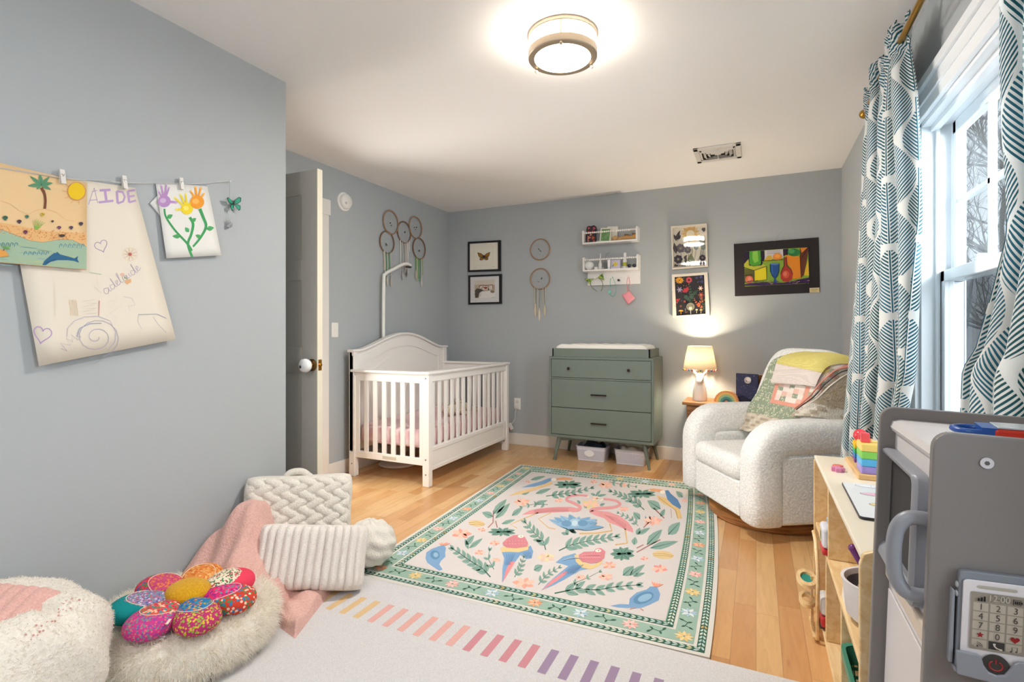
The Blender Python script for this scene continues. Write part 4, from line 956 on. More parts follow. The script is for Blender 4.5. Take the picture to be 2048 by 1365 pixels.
for a in ((250, 305, 292, 200, 16), (262, 300, 232, 240, 14), (270, 290, 300, 245, 13), (255, 430, 235, 320, 18), (245, 400, 232, 345, 14), (330, 480, 360, 440, 12), (345, 520, 352, 452, 12), (250, 555, 245, 525, 10), (265, 555, 262, 530, 9), (520, 215, 535, 170, 14), (505, 200, 520, 172, 8), (490, 540, 500, 500, 12), (525, 540, 520, 500, 12)): p.leaf(*a, DKL if a[0] < 400 else '#5b5560', '#8a8474')
p.line([(265, 310), (275, 290), (292, 210)], 3, DKL); p.line([(235, 545), (350, 548)], 5, DKL)
p.mb.build('print', PAINT, pc_)
# picture glass over the upper print
GLS = bpy.data.materials.new('picture_glass'); GLS.use_nodes = True; nt = GLS.node_tree; nt.nodes.clear(); o_ = nt.nodes.new('ShaderNodeOutputMaterial'); mx = nt.nodes.new('ShaderNodeMixShader'); tr = nt.nodes.new('ShaderNodeBsdfTransparent'); gs = nt.nodes.new('ShaderNodeBsdfGlossy'); gs.inputs['Roughness'].default_value = .03; mx.inputs[0].default_value = .10
nt.links.new(tr.outputs[0], mx.inputs[1]); nt.links.new(gs.outputs[0], mx.inputs[2]); nt.links.new(mx.outputs[0], o_.inputs[0])
base = Vector(t.location)
Ig = [Vector(onY(*c5(*q), YB - .024)) - base for q in ((218, 178), (538, 150), (548, 547), (226, 568))]
# the pane leans forward a touch, as the frame does on its nail
b = MB(); b.add(Ig, [(0, 3, 2, 1)]); b.build('glass', GLS, t)
t, pc_, p = framed('dark_botanical_print', 'distressed white framed print of bright flowers on black, the lower one', 'picture', c5, ((213, 632), (560, 608), (583, 1035), (222, 1052)), ((238, 655), (528, 633), (543, 1014), (256, 1034)), DW_, '#2b2a2e', .03)
p.flower(288, 688, 44, '#d9a03c', '#4a2c1c', 11, '#c88c30', sq=.8); p.flower(380, 685, 34, '#b8424a', '#6a2030', 12, '#c4555c'); p.ell(380, 685, 12, 12, '#5a1c28')
for x, y, r_, c in ((455, 662, 16, '#4c4f8a'), (497, 655, 17, '#5b5f9c'), (505, 700, 18, '#4a4d86'), (475, 700, 10, '#3f4a7a'), (290, 780, 32, '#8d8aac'), (493, 765, 27, '#dba898'), (268, 880, 16, '#c43a44'), (262, 905, 12, '#d04c4a'), (338, 895, 14, '#c9513c'), (498, 830, 32, '#a14a38'), (500, 865, 18, '#b4553c'), (300, 940, 14, '#7f4c38')): p.flower(x, y, r_, c, '#e8d6b0' if r_ > 25 else '#2b2a2e', 6)
p.poly([(310, 800), (335, 770), (372, 750), (380, 775), (365, 800), (335, 808)], '#a8343e'); p.ell(493, 765, 9, 9, '#f0dcc8')
for a in ([(400, 880), (395, 800), (382, 720)], [(395, 880), (420, 820), (460, 790)], [(330, 830), (370, 870), (400, 900)], [(505, 995), (520, 920), (495, 850)]): p.sprig(a, 6, 30, 6, '#3f5a4c', '#46604e')
for a in ([(520, 960), (470, 930), (435, 880)], [(460, 950), (490, 900), (530, 880)]): p.sprig(a, 5, 24, 6, '#c4623c', '#a8502f')
p.ell(395, 945, 40, 38, '#8f8a78', n=26); p.ell(395, 945, 36, 34, '#7c7868', n=26); p.line([(395, 960), (398, 1018)], 5, '#d8cdb0'); p.flower(395, 962, 20, '#d8cdb0', '#d8cdb0', 8)
for x, y, c, w in ((302, 990, '#d9963c', 24), (455, 980, '#d8c49a', 13), (497, 982, '#d9b06c', 14), (345, 975, '#6f6a78', 6)): p.poly([(x - w, y), (x - w * .7, y - 10), (x, y - 14), (x + w * .7, y - 10), (x + w, y)], c); p.line([(x, y), (x, y + 28)], 5, c)
rnd = random.Random(14)
for k in range(26): x, y = rnd.uniform(260, 520), rnd.uniform(660, 1000); a = rnd.uniform(0, 6); p.leaf(x, y, x + 16 * math.cos(a), y + 16 * math.sin(a), 4, rnd.choice(['#4a5f52', '#5c4a5c', '#a85a48']))
p.mb.build('print', PAINT, pc_)
# pastel still life on a black mat
Q = ((817, 333), (1645, 268), (1658, 805), (828, 843)); A = quadpts(c5, Q, YB - .006); base = (A[2] + A[3]) / 2; base.y = YB
t = thing('still_life_drawing', 'oil-pastel still life of bottle and goblet mounted on black mat', 'picture', tuple(base))
b = MB(); f = [q - base for q in A]; b.add(f + [Vector((q.x, -.001, q.z)) for q in f], [(0, 3, 2, 1), (4, 5, 6, 7), (0, 1, 5, 4), (1, 2, 6, 5), (2, 3, 7, 6), (3, 0, 4, 7)]); mat_o = b.build('mat_board', M('#262022', .8), t)
p = Paint(lambda a, c, h: tuple(Vector(onY(*c5(a, c), YB - .0062 - h)) - base), .0002)
p.poly([(917, 408), (1543, 363), (1551, 718), (925, 748)], '#8fae3c')
p.poly([(917, 408), (1115, 396), (1120, 470), (1090, 540), (920, 560)], '#2a2036'); p.poly([(1120, 396), (1298, 385), (1300, 470), (1118, 482)], '#cfc8ca')
p.poly([(1296, 384), (1350, 380), (1345, 440), (1300, 450)], '#2a1c30')
for y in (402, 415, 428): p.line([(1140, y + 2), (1270, y - 6)], 2, '#4a4450')
p.poly([(970, 405), (1078, 398), (1086, 470), (1082, 530), (1050, 545), (1000, 545), (966, 530), (966, 470)], '#4f9c38'); p.poly([(1000, 405), (1050, 400), (1058, 500), (1020, 520), (1000, 480)], '#86c24c')
p.poly([(917, 530), (960, 480), (968, 545), (1080, 545), (1100, 530), (1130, 548), (1010, 590), (920, 560)], '#b7b83e'); p.poly([(1015, 590), (1130, 552), (1138, 680), (1018, 700)], '#dccb28'); p.poly([(920, 575), (1012, 592), (1018, 700), (922, 715)], '#5d5f2c')
p.poly([(1090, 500), (1300, 480), (1300, 700), (1140, 690), (1130, 550)], '#86a63a')
p.poly([(1110, 510), (1130, 470), (1150, 445), (1180, 445), (1195, 470), (1190, 492), (1150, 500)], '#c9a83c'); p.ell(1243, 458, 44, 36, '#e08a30'); p.ell(1243, 450, 28, 20, '#eca04a')
p.poly([(1320, 440), (1460, 455), (1475, 665), (1395, 675), (1370, 560), (1330, 520)], '#e38a2a'); p.poly([(1460, 370), (1543, 363), (1545, 400), (1500, 640), (1475, 660), (1462, 450)], '#6a3a28'); p.poly([(1465, 372), (1535, 368), (1480, 420)], '#e08a34'); p.poly([(1543, 480), (1551, 640), (1500, 640), (1520, 560)], '#e3b82c')
p.ell(1403, 415, 62, 38, '#2f7a44'); p.ell(1380, 405, 30, 22, '#4f9c5c')
p.poly([(1170, 530), (1258, 522), (1262, 590), (1245, 640), (1225, 670), (1240, 712), (1200, 714), (1212, 670), (1185, 640), (1170, 590)], '#27508e'); p.ell(1214, 528, 44, 10, '#5a7cae'); p.line([(1190, 545), (1195, 640)], 8, '#3c6cb0')
p.poly([(1308, 462), (1332, 460), (1335, 545), (1375, 580), (1392, 630), (1385, 680), (1345, 700), (1300, 698), (1275, 670), (1272, 620), (1290, 575), (1308, 545)], '#a8382a'); p.ell(1325, 630, 34, 38, '#c8553c'); p.ell(1318, 625, 18, 22, '#d8745c')
p.ell(967, 680, 38, 38, '#c9664c'); p.ell(970, 672, 20, 18, '#dc8a70'); p.line([(925, 640), (1000, 634)], 10, '#4a2c2a')
p.poly([(925, 725), (1100, 705), (1300, 712), (1400, 690), (1551, 660), (1551, 715), (1300, 728), (1100, 738), (925, 742)], '#3a2250')
for a in ([(917, 560), (1010, 592), (1130, 552)], [(1015, 592), (1018, 700)], [(1138, 552), (1138, 680), (1018, 700)], [(1272, 625), (1290, 575), (1308, 545), (1308, 462)], [(1392, 630), (1375, 580), (1335, 545), (1332, 460)], [(1462, 450), (1475, 665)], [(1170, 530), (1172, 600), (1212, 670)], [(1260, 522), (1258, 600), (1225, 670)], [(1090, 500), (1300, 485)], [(1540, 370), (1480, 470)], [(966, 405), (966, 535), (1010, 550), (1084, 535), (1080, 400)]): p.line(a, 5, '#20182a')
rnd = random.Random(21)
for k in range(60): x, y = rnd.uniform(930, 1540), rnd.uniform(690, 725); p.line([(x, y), (x + 24, y - 4)], 3, rnd.choice(['#5a3a78', '#241838', '#c9a890']))
p.mb.build('still_life', PAINT, mat_o)
b = MB(); cc = [Vector(onY(*c5(*q), YB - .0075)) - base for q in ((1555, 762), (1652, 758), (1655, 806), (1557, 808))]; b.add(cc + [q + Vector((0, .0012, 0)) for q in cc], [(0, 3, 2, 1), (4, 5, 6, 7), (0, 1, 5, 4), (1, 2, 6, 5), (2, 3, 7, 6), (3, 0, 4, 7)]); lb = b.build('label', M('#d8c896', .6), t)
p = Paint(lambda a, c, h: tuple(Vector(onY(*c5(a, c), YB - .0077 - h)) - base), .0001)
for y in (772, 780, 788, 797): p.line([(1572, y), (1640 - (y % 3) * 8, y - 3)], 2, '#8a7a58')
p.mb.build('writing', PAINT, lb)
nl = Vector(onY(*c5(1218, 300), YB - .006)) - base; n2 = Vector(onY(*c5(1308, 170), YB - .002)) - base
b = MB(); b.tube([tuple(nl), tuple(n2)], .0008, 4); b.sphere(tuple(nl), .004, 8, 6); b.build('hanging_thread', M('#bdbab4', .6), t)

# ================================================================== hoops with feathers
HOOP = M('#a58468', .8, bscale=300, bstr=.5); HOOPD = M('#82614a', .8, bscale=300, bstr=.5); STR = M('#8e8a84', .7)
def hoop(label, axis, c, r_, mat, strands=(), seed=1, tilt=0):
    """axis 'y' = on back wall, 'x' = on the alcove side wall"""
    t = thing('dream_catcher', label, 'dream catcher', c, 0 if axis == 'y' else PI / 2, 'hoop dream catchers on the walls'); rnd = random.Random(seed)
    # local frame: x along the wall, -y out of the wall
    b = MB(); b.tube([(r_ * math.cos(a), -.012, r_ * math.sin(a)) for a in [2 * PI * k / 40 for k in range(40)]], .0062, 8, True); b.build('hoop', mat, t, smooth=60)
    b = MB()
    n = 14; rr = r_ * .97; off = 0
    for lvl in range(4):
        r2 = rr * .72
        for k in range(n):
            a = 2 * PI * (k + off) / n; c_ = 2 * PI * (k + off + .5) / n; e_ = 2 * PI * (k + off + 1) / n
            b.tube([(rr * math.cos(a), -.012, rr * math.sin(a)), (r2 * math.cos(c_), -.012, r2 * math.sin(c_)), (rr * math.cos(e_), -.012, rr * math.sin(e_))], .00035, 3)
        rr = r2; off += .5
    b.build('web', STR, t)
    for k in range(3):
        b = MB(); b.sphere((rnd.uniform(-.02, .02), -.014, rnd.uniform(-.03, .01)), .006, 8, 6); b.build('bead', M(('#3a3836', '#9a8468', '#4a6a5c')[k], .4), t, smooth=60)
    for (dx, ln, c1h, feather, fc) in strands:
        z0 = -math.sqrt(max(0, r_ * r_ - dx * dx)); b = MB(); pts = [(dx, -.014, z0 + .006), (dx + rnd.uniform(-.004, .004), -.02, z0 - ln * .5), (dx + rnd.uniform(-.008, .008), -.016, z0 - ln)]
        b.tube(pts, [.0062, .0056, .005] if c1h != 'cord' else .0016, 5, flat=.4 if c1h != 'cord' else 1); st_ = b.build('ribbon' if c1h != 'cord' else 'cord', M('#6a6258' if c1h == 'cord' else c1h, .85), t, smooth=60)
        if feather:
            b = MB(); q = pts[-1]; n_ = 10; Lf = feather
            L_ = [(q[0] - .012 * math.sin(PI * min(1, k / n_ * 1.05)) ** .7, q[2] - Lf * k / n_) for k in range(n_ + 1)]; R2 = [(q[0] + .011 * math.sin(PI * min(1, k / n_ * 1.05)) ** .7, q[2] - Lf * k / n_) for k in range(n_, -1, -1)]
            b.prism(L_ + R2, 'y', -.017, -.0155); b.tube([(q[0], -.0165, q[2]), (q[0], -.0165, q[2] - Lf)], .0012, 4); b.sphere((q[0], -.0165, q[2]), .006, 8, 6); b.build('feather', M(fc, .9), t)
    return t
hoop('plain hoop dream catcher on back wall, above the feathered hoop', 'y', (-1.946, YB, 1.966), .103, HOOP, (), 1)
hoop('hoop dream catcher with long cream feathers on back wall', 'y', (-1.946, YB, 1.672), .103, HOOP, ((-.045, .16, 'cord', .13, '#d8cbb2'), (-.055, .22, '#d9cdb4', 0, 0), (.0, .19, 'cord', .13, '#ded4c0'), (-.025, .27, '#e0d8c6', 0, 0), (.045, .17, 'cord', .12, '#d5c8ae'), (.03, .24, '#d6cab2', 0, 0), (.06, .10, '#d8cdb8', 0, 0)), 2)
def c2(zx, zy): return (560 + zx * .3223, 300 + zy * .3223)
for (zx, zy, zr, lab, sd, strands, mt_) in (
    (688, 450, 72, 'highest hoop dream catcher above the crib, nearest the smoke detector', 3, (), HOOP),
    (665, 574, 68, 'lower hoop dream catcher with green and cream ribbons beside pole', 4, ((-.04, .19, '#d8d0c0', 0, 0), (-.02, .24, '#5a9c78', 0, 0), (.0, .20, '#d9d2c2', .10, '#cfc6b6'), (.025, .18, '#63a582', 0, 0), (.045, .21, '#cfc8bc', .1, '#b9b2a8'), (-.05, .17, '#cfc4b2', 0, 0)), HOOPD),
    (771, 512, 66, 'middle hoop dream catcher with white ribbons above the crib', 5, ((-.06, .24, '#e4e0d8', 0, 0), (-.03, .28, '#cfc9c4', .08, '#bdb6ae'), (0, .30, '#b8b0ac', 0, 0), (.02, .28, '#d6d0c8', 0, 0), (.05, .29, '#ece8e2', 0, 0), (.035, .26, '#c4bcb6', .07, '#6a6058'), (.07, .10, '#e6e2dc', 0, 0)), HOOPD),
    (842, 482, 66, 'upper hoop dream catcher nearest the room corner, without ribbons', 6, (), HOOP),
    (864, 613, 65, 'lower hoop dream catcher with bright green ribbons near room corner', 7, ((-.06, .14, '#6a9c58', .08, '#b8b0a4'), (-.02, .20, '#6fa660', 0, 0), (.01, .22, '#5a9c78', 0, 0), (.03, .19, '#c8d0b8', .09, '#d6d0c4'), (-.04, .23, '#c9c0a8', 0, 0), (.05, .16, '#b5b48c', 0, 0)), HOOPD)):
    u, v = c2(zx, zy); c_ = onX(u, v, XA + .012); dep = c_[0] * FW[0] + c_[1] * FW[1]; hoop(lab, 'x', (XA, c_[1], c_[2]), zr * .3223 * dep / F_PX, mt_, strands, sd)

# ================================================================== wall shelves
YS = YB - .115; SW = M('#eceae8', .35)
def wshelf(name, label, L0, L1, zb, zt0, back_lo=None):
    xl, xr = onY(*c4(L0, 0), YS)[0], onY(*c4(L1, 0), YS)[0]; cx = (xl + xr) / 2
    t = thing(name, label, 'shelf', (cx, YB, zb)); h = zt0 - zb; a, c = xl - cx, xr - cx; D_ = YB - YS
    b = MB(); b.box(a, c, -D_, -.001, 0, .014); b.build('board', SW, t, bevel=.002)
    for x0 in (a, c - .014):
        b = MB(); b.prism([(-D_, .014), (-D_, h * .92), (-D_ + .012, h), (-.001, h), (-.001, .014)], 'x', x0, x0 + .014); b.build('side_panel', SW, t)
    n = 26; b = MB()
    for k in range(n): b.sphere((a + .014 + (c - a - .028) * (k + .5) / n, -D_ + .008, h * .80), .0088, 8, 6)
    b.build('bead_rail', SW, t, smooth=60)
    if back_lo is not None:
        b = MB(); b.box(a + .02, c, -.022, -.001, back_lo - zb, -.0005); b.build('peg_board', SW, t, bevel=.002)
    b = MB(); b.box(a + .014, c - .014, -.006, -.001, .014, .045); b.build('back_rail', SW, t, bevel=.002)
    return t, cx, xl, xr
zu = onY(*c4(1360, 352), YS)[2]; zu2 = onY(*c4(1352, 212), YS)[2]
wshelf('wall_shelf', 'upper white wall shelf with bead rail holding cards and little shoes', 1354, 1918, zu, zu2)
zl = onY(*c4(1360, 632), YS)[2]; zl2 = onY(*c4(1357, 487), YS)[2]; zpg = onY(*c4(1400, 778), YB - .022)[2]
t, cxl, xl, xr = wshelf('wall_shelf', 'lower white wall shelf with bottles and a pegboard underneath', 1358, 1925, zl, zl2, zpg)
pegs = []
for zx, zy, dk in ((1487, 697, 0), (1655, 692, 0), (1730, 722, 1), (1825, 680, 0)):
    q = onY(*c4(zx, zy), YB - .04); pegs.append(q); b = MB(); b.lathe([(.006, 0), (.006, .022), (.011, .028), (.011, .036), (.0, .038)], mat=Matrix.Translation((q[0] - cxl, -.022, q[2] - zl)) @ Matrix.Rotation(PI / 2, 4, 'X'), seg=12); b.build('peg', M('#33302e', .4) if dk else SW, t, smooth=50)
# things on the upper shelf
def at4(zx, y): return onY(*c4(zx, 300), y)[0]
ym = YB - .06
x = at4(1445, ym); t = thing('floral_plaque', 'dark die-cut floral plaque on upper wall shelf, at its left end', 'ornament', (x, ym, zu + .015))
oc = [(-.045, 0), (.045, 0), (.052, .03), (.050, .085), (.058, .12), (.050, .150), (.028, .165), (.002, .158), (-.02, .163), (-.04, .155), (-.045, .125), (-.040, .10), (-.048, .08), (-.050, .03)]
b = MB(); b.prism(oc, 'y', -.006, .006); b.build('board', M('#26222c', .5), t, bevel=.001)
p = Paint(lambda a, c, h: (a, -.0062 - h, c), .0003)
for a in ((-.02, .14, .016, '#d0787c'), (.030, .135, .018, '#d86a84'), (.02, .10, .02, '#c9483c'), (-.02, .10, .018, '#d8604c'), (-.02, .05, .022, '#e0b8a0'), (.022, .045, .022, '#c46a3c'), (-.025, .02, .014, '#d8a48c'), (.03, .015, .014, '#b85a48'), (0, .075, .014, '#e6d6c8')): p.flower(a[0], a[1], a[2], a[3], '#e8c860', 6, '#b83c4c')
p.mb.build('flowers', PAINT, t)
x = at4(1588, ym + .01); t = thing('green_card', 'small green picture card with white border on upper wall shelf', 'card', (x, ym + .005, zu + .015), 0, None, rot=(-.10, .07, 0))
b = MB(); b.box(-.052, .052, -.003, .003, 0, .135); b.build('card', M('#e6e2d6', .6), t)
p = Paint(lambda a, c, h: (a, -.0032 - h, c), .0003); p.poly([(-.04, .012), (.04, .012), (.04, .123), (-.04, .123)], '#6f9a62'); rnd = random.Random(2)
for k in range(9): p.flower(rnd.uniform(-.03, .03), rnd.uniform(.03, .08), .007, '#a9c29a', '#8ab07c', 5)
p.text('little', 0, .100, .018, '#a9c29a') if False else None
p.mb.build('print', PAINT, t)
x = at4(1655, ym + .03); t = thing('white_card', 'white card standing behind small green card on upper wall shelf', 'card', (x, ym + .028, zu + .015), 0, None, rot=(-.10, .05, 0))
b = MB(); b.box(-.05, .05, -.003, .003, 0, .148); b.build('card', M('#e8e5dc', .6), t)
TN = M('#c99c62', .8, bscale=80, bstr=.3, var=.08)
for zx, s_, lab, rz in ((1775, 1.0, 'tan soft baby shoe in middle of upper wall shelf', .5), (1858, .95, 'brown tan baby shoe at far right end of upper wall shelf', -.3)):
    x = at4(zx, ym); t = thing('baby_shoe', lab, 'shoe', (x, ym, zu + .015), rz, 'baby shoes on the upper shelf'); rg = []
    for yy_, w_, h_ in ((-.05, .010, .012), (-.044, .024, .026), (-.025, .030, .034), (0, .028, .040), (.025, .025, .05), (.045, .022, .056), (.052, .012, .054)): rg.append([(w_ * s_ * math.cos(a) * 1.1, yy_ * s_ * 1.1, h_ * s_ * (.55 + .5 * math.sin(a))) for a in [2 * PI * k / 14 for k in range(14)]])
    b = MB(); b.ring_loft([[(q[1], q[0], max(0, q[2])) for q in g] for g in rg]); b.build('upper', TN, t, smooth=60, subsurf=1)
    b = MB(); b.lathe([(.020, .050), (.024, .058), (.020, .060), (.016, .052)], cx=.024, seg=14, cap=False, mat=Matrix.Rotation(.15, 4, 'Y')); b.build('cuff', M('#8a6238', .85), t, smooth=60)
x = at4(1695, ym); t = tag(MB().build('x', TN), None) if False else None
b = MB(); b.sphere((0, 0, .024), (.034, .03, .024), 16, 10); b.tube([(0, 0, .046), (.004, 0, .056)], .003, 6); tag(b.build('wooden_rattle', M('#c09a66', .5, var=.1), None, (x, ym - .01, zu + .0145), smooth=60), 'round tan wooden rattle beside baby shoes on upper shelf', 'rattle')
# lower shelf
def lz(name, label, cat, zx, y=ym): x = at4(zx, y); return thing(name, label, cat, (x, y, zl + .0145))
WH = M('#ecebea', .35); CLR = new_mat('clear_plastic', .08, (.93, .96, .96)); CLR.node_tree.nodes['Principled BSDF'].inputs['Transmission Weight'].default_value = .8
t = lz('night_light', 'round white ball night light at left end of lower wall shelf', 'night light', 1428, ym)
b = MB(); b.sphere((0, 0, .044), .043, 20, 14); b.build('globe', WH, t, smooth=180)
b = MB(); b.lathe([(.02, 0), (.022, .004), (.02, .01)], seg=16); b.build('base', M('#c8c6c2', .4), t)
t = lz('ointment_jar', 'tiny white ointment jar next to white ball night light', 'jar', 1495, ym - .02)
b = MB(); b.lathe([(.018, 0), (.018, .016)], seg=16); b.build('jar', WH, t, smooth=40); b = MB(); b.lathe([(.0195, .016), (.0195, .026), (.0, .027)], seg=16); b.build('lid', M('#dcdcda', .4), t, smooth=40)
t = lz('nasal_spray', 'slim white pointed nasal spray bottle on lower wall shelf', 'bottle', 1540, ym)
b = MB(); b.lathe([(.015, 0), (.016, .004), (.016, .055), (.010, .07)], seg=16); b.build('bottle', WH, t, smooth=50); b = MB(); b.lathe([(.010, .07), (.0085, .085), (.005, .115), (.003, .15), (.0, .152)], seg=14); b.build('nozzle', M('#f4f4f4', .3), t, smooth=50)
t = lz('pump_bottle', 'clear pump bottle with green contents on lower wall shelf', 'bottle', 1602, ym + .01)
b = MB(); b.lathe([(.022, 0), (.024, .004), (.024, .085), (.010, .102), (.010, .11)], seg=20); b.build('bottle', CLR, t, smooth=50)
b = MB(); b.lathe([(.0215, .003), (.0215, .06), (.0, .0605)], seg=20); b.build('contents', M('#3c6a44', .6, var=.3), t, smooth=50)
b = MB(); b.lathe([(.012, .108), (.012, .122), (.004, .124), (.004, .150)], seg=14); b.tube([(0, 0, .152), (.03, -.006, .154)], .005, 8); b.build('pump', CLR, t, smooth=50)
t = lz('lotion_tube', 'small white lotion tube beside clear pump bottle', 'tube', 1628, ym - .03)
b = MB(); b.lathe([(.012, 0), (.012, .018)], seg=12); b.build('cap', M('#d8e0e4', .4), t, smooth=50)
b = MB(); b.ring_loft([[(.013 * math.cos(a), .013 * math.sin(a), .018) for a in [2 * PI * k / 14 for k in range(14)]], [(.016 * math.cos(a), .002 * math.sin(a), .085) for a in [2 * PI * k / 14 for k in range(14)]]]); b.build('body', WH, t, smooth=50)
t = lz('wipes_pack', 'lilac packet with yellow flower in centre of lower wall shelf', 'packet', 1698, ym)
b = MB(); b.box(-.045, .045, -.02, .02, 0, .085); b.build('packet', M('#ccc6dc', .5), t, bevel=.006)
p = Paint(lambda a, c, h: (a, -.0202 - h, c), .0002); p.flower(0, .042, .026, '#dcc22c', '#c89a20', 8, '#e6d250'); p.leaf(-.03, .02, -.01, .04, .006, '#7a9a6a'); p.mb.build('print', PAINT, t)
t = lz('white_bottle', 'tall white capped bottle with small green and yellow label on lower shelf', 'bottle', 1792, ym)
b = MB(); b.lathe([(.016, 0), (.018, .004), (.018, .075), (.009, .095), (.009, .105)], seg=18); b.build('bottle', WH, t, smooth=50); b = MB(); b.lathe([(.012, .105), (.014, .115), (.014, .135), (.009, .145), (.0, .146)], seg=16); b.build('cap', M('#f2f2f0', .3), t, smooth=50)
b = MB(); b.lathe([(.0185, .02), (.0185, .055)], seg=18, cap=False); b.build('label', M('#b8b23c', .5), t, smooth=50)
t = lz('sunglasses', 'dark child sunglasses lying at right end of lower wall shelf', 'sunglasses', 1862, ym - .01)
for sx_ in (-1, 1):
    b = MB(); b.sphere((sx_ * .022, 0, .022), (.019, .004, .016), 14, 8); b.build('lens', M('#2a2830', .15), t, smooth=60)
b = MB(); b.tube([(-.008, 0, .028), (.008, 0, .028)], .0025, 6)
for sx_ in (-1, 1): b.tube([(sx_ * .040, 0, .028), (sx_ * .042, .04, .02), (sx_ * .04, .05, .008)], .002, 6)
b.build('frame', M('#2f2c36', .4), t)
# hanging from the pegs
q = pegs[0]; t = thing('cat_ear_headband', 'green sequinned cat-ear headband hanging from peg under lower shelf', 'headband', (q[0], YB - .048, q[2])); GS = new_mat('green_sequins', .25, lin('#1f7a5c'), .6); co = coords(GS); vv = voro(GS, co, 180, out='Color' if False else 'Distance'); wn_ = noise(GS, co, 60, 2); setc(GS, mixc(GS, wn_.smooth(.35, .65), lin('#1c6a58'), lin('#b8c43c'))); bump(GS, vv, .6, .004)
def l4(zx, zy): r_ = onY(*c4(zx, zy), YB - .05); return (r_[0] - q[0], 0, r_[2] - q[2])
b = MB(); b.tube([l4(*a) for a in ((1508, 836), (1470, 812), (1442, 775), (1440, 738), (1462, 708), (1495, 697), (1530, 702), (1555, 728), (1565, 765), (1560, 800), (1545, 832))], .0038, 8, flat=.6); b.build('band', GS, t, smooth=60)
for a in (((1376, 705), (1455, 706), (1432, 762)), ((1512, 690), (1563, 650), (1580, 722))):
    pts = [l4(*s_) for s_ in a]; b = MB(); b.add([(s_[0], -.006, s_[2]) for s_ in pts] + [(s_[0], .004, s_[2]) for s_ in pts], [(0, 2, 1), (3, 4, 5), (0, 1, 4, 3), (1, 2, 5, 4), (2, 0, 3, 5)]); b.build('ear', GS, t, bevel=.003)
TL = M('#4fb8a4', .3)
q = pegs[1]; t = thing('teal_necklace', 'teal bead necklace with round pendant hanging from second peg', 'necklace', (q[0], YB - .046, q[2]))
b = MB(); pth = catmull([l4(*a) for a in ((1655, 680), (1640, 720), (1640, 780), (1632, 830), (1640, 868), (1668, 885), (1692, 860), (1698, 800), (1685, 735), (1665, 690))], 5)
for s_ in pth: b.sphere(s_, .0036, 6, 5)
b.build('beads', TL, t, smooth=60)
pn = l4(1635, 840); b = MB(); b.lathe([(.0, -.003), (.014, -.003), (.014, .003), (.0, .003)], mat=Matrix.Translation((pn[0], -.006, pn[2])) @ Matrix.Rotation(PI / 2, 4, 'X'), seg=16); b.build('pendant', M('#7fd0c4', .2), t, smooth=50)
q = pegs[3]; t = thing('pink_coin_purse', 'small pink coin purse hanging by its loop from last peg', 'purse', (q[0], YB - .046, q[2]))
b = MB(); b.tube(catmull([l4(*a) for a in ((1825, 672), (1812, 720), (1812, 790), (1820, 830), (1832, 800), (1838, 740), (1832, 690), (1825, 672))], 5), .0022, 6); b.build('loop', M('#e0808c', .7), t, smooth=60)
cq = [l4(*a) for a in ((1758, 872), (1836, 828), (1892, 905), (1822, 970))]
def pf(u, v):
    A_, B_, C_, D__ = [Vector(s_) for s_ in cq]; P_ = (A_ * (1 - u) + B_ * u) * (1 - v) + (D__ * (1 - u) + C_ * u) * v; return P_
b = MB(); PK = M('#f09aa4', .5, bscale=120, bstr=.4)
for sg in (-1, 1): b.grid(lambda u, v: tuple(pf(u, v) + Vector((0, sg * .012 * (max(0, 1 - (2 * u - 1) ** 6) * max(0, 1 - (2 * v - 1) ** 6)) ** .5, 0))), 14, 12)
b.build('pouch', PK, t, smooth=180); b = MB(); b.tube([tuple(pf(.06, .12) + Vector((0, -.006, 0))), tuple(pf(.94, .12) + Vector((0, -.006, 0)))], .0018, 5); b.build('zip', M('#c8606e', .4), t)
# ================================================================== rugs
def c3(zx, zy): return (740 + zx * .34180, 920 + zy * .34180)
# white rug with coloured bars
WR = new_mat('white_wool_rug', .95, lin('#e9e3e0'), 0, .2); co = coords(WR); n1 = noise(WR, co, 260, 3, .7); setc(WR, mixc(WR, n1.smooth(.3, .7), lin('#c9c6c6'), lin('#dad8d8'))); bump(WR, n1, .5, .004)
t = thing('white_rug', 'off-white woven rug with a row of yellow, pink and purple bars', 'rug', (-1.0, .8, 0))
def wz(x, y):
    z = .010
    if y > 1.80: e = math.exp(-((y - 1.865 + .0 * x) / .022) ** 2) * max(0, min(1, (-.85 - x) / .25)) * max(0, min(1, (x + 2.0) / .3)); z += .020 * e
    return z
b = MB(); x0, x1, y0, y1 = -2.19, .19, -.9, 1.925
b.grid(lambda u, v: (x0 + (x1 - x0) * u + 1.0, y0 + (y1 - y0) * (v ** .5 if False else v) - .8, wz(x0 + (x1 - x0) * u, y0 + (y1 - y0) * v)), 40, 130)
b.add([(x0 + 1, y0 - .8, .0005), (x1 + 1, y0 - .8, .0005), (x1 + 1, y1 - .8, .0005), (x0 + 1, y1 - .8, .0005)], [(3, 2, 1, 0)])
for a, c in (((x0, y1), (x1, y1)), ((x1, y1), (x1, y0))): b.add([(a[0] + 1, a[1] - .8, .0005), (c[0] + 1, c[1] - .8, .0005), (c[0] + 1, c[1] - .8, .010), (a[0] + 1, a[1] - .8, .010)], [(0, 1, 2, 3)])
rg = b.build('pile', WR, t, smooth=60)
PW = paint_mat('woven_bars', .95, 300, .5, .003)
p = Paint(lambda a, c, h: (a + 1, c - .8, .0103 + h), .0003); bars = ['#d9b98a'] * 4 + ['#dba8a0'] * 6 + ['#c98a92'] * 4 + ['#9c86a0'] * 8
for k, c_ in enumerate(bars):
    xc = -1.658 + .0722 * k; p.h = 0; p.poly([(xc - .015, 1.609), (xc + .015, 1.609), (xc + .015, 1.747), (xc - .015, 1.747)], c_)
p.mb.build('bars', PW, rg)['kind'] = 'stuff'
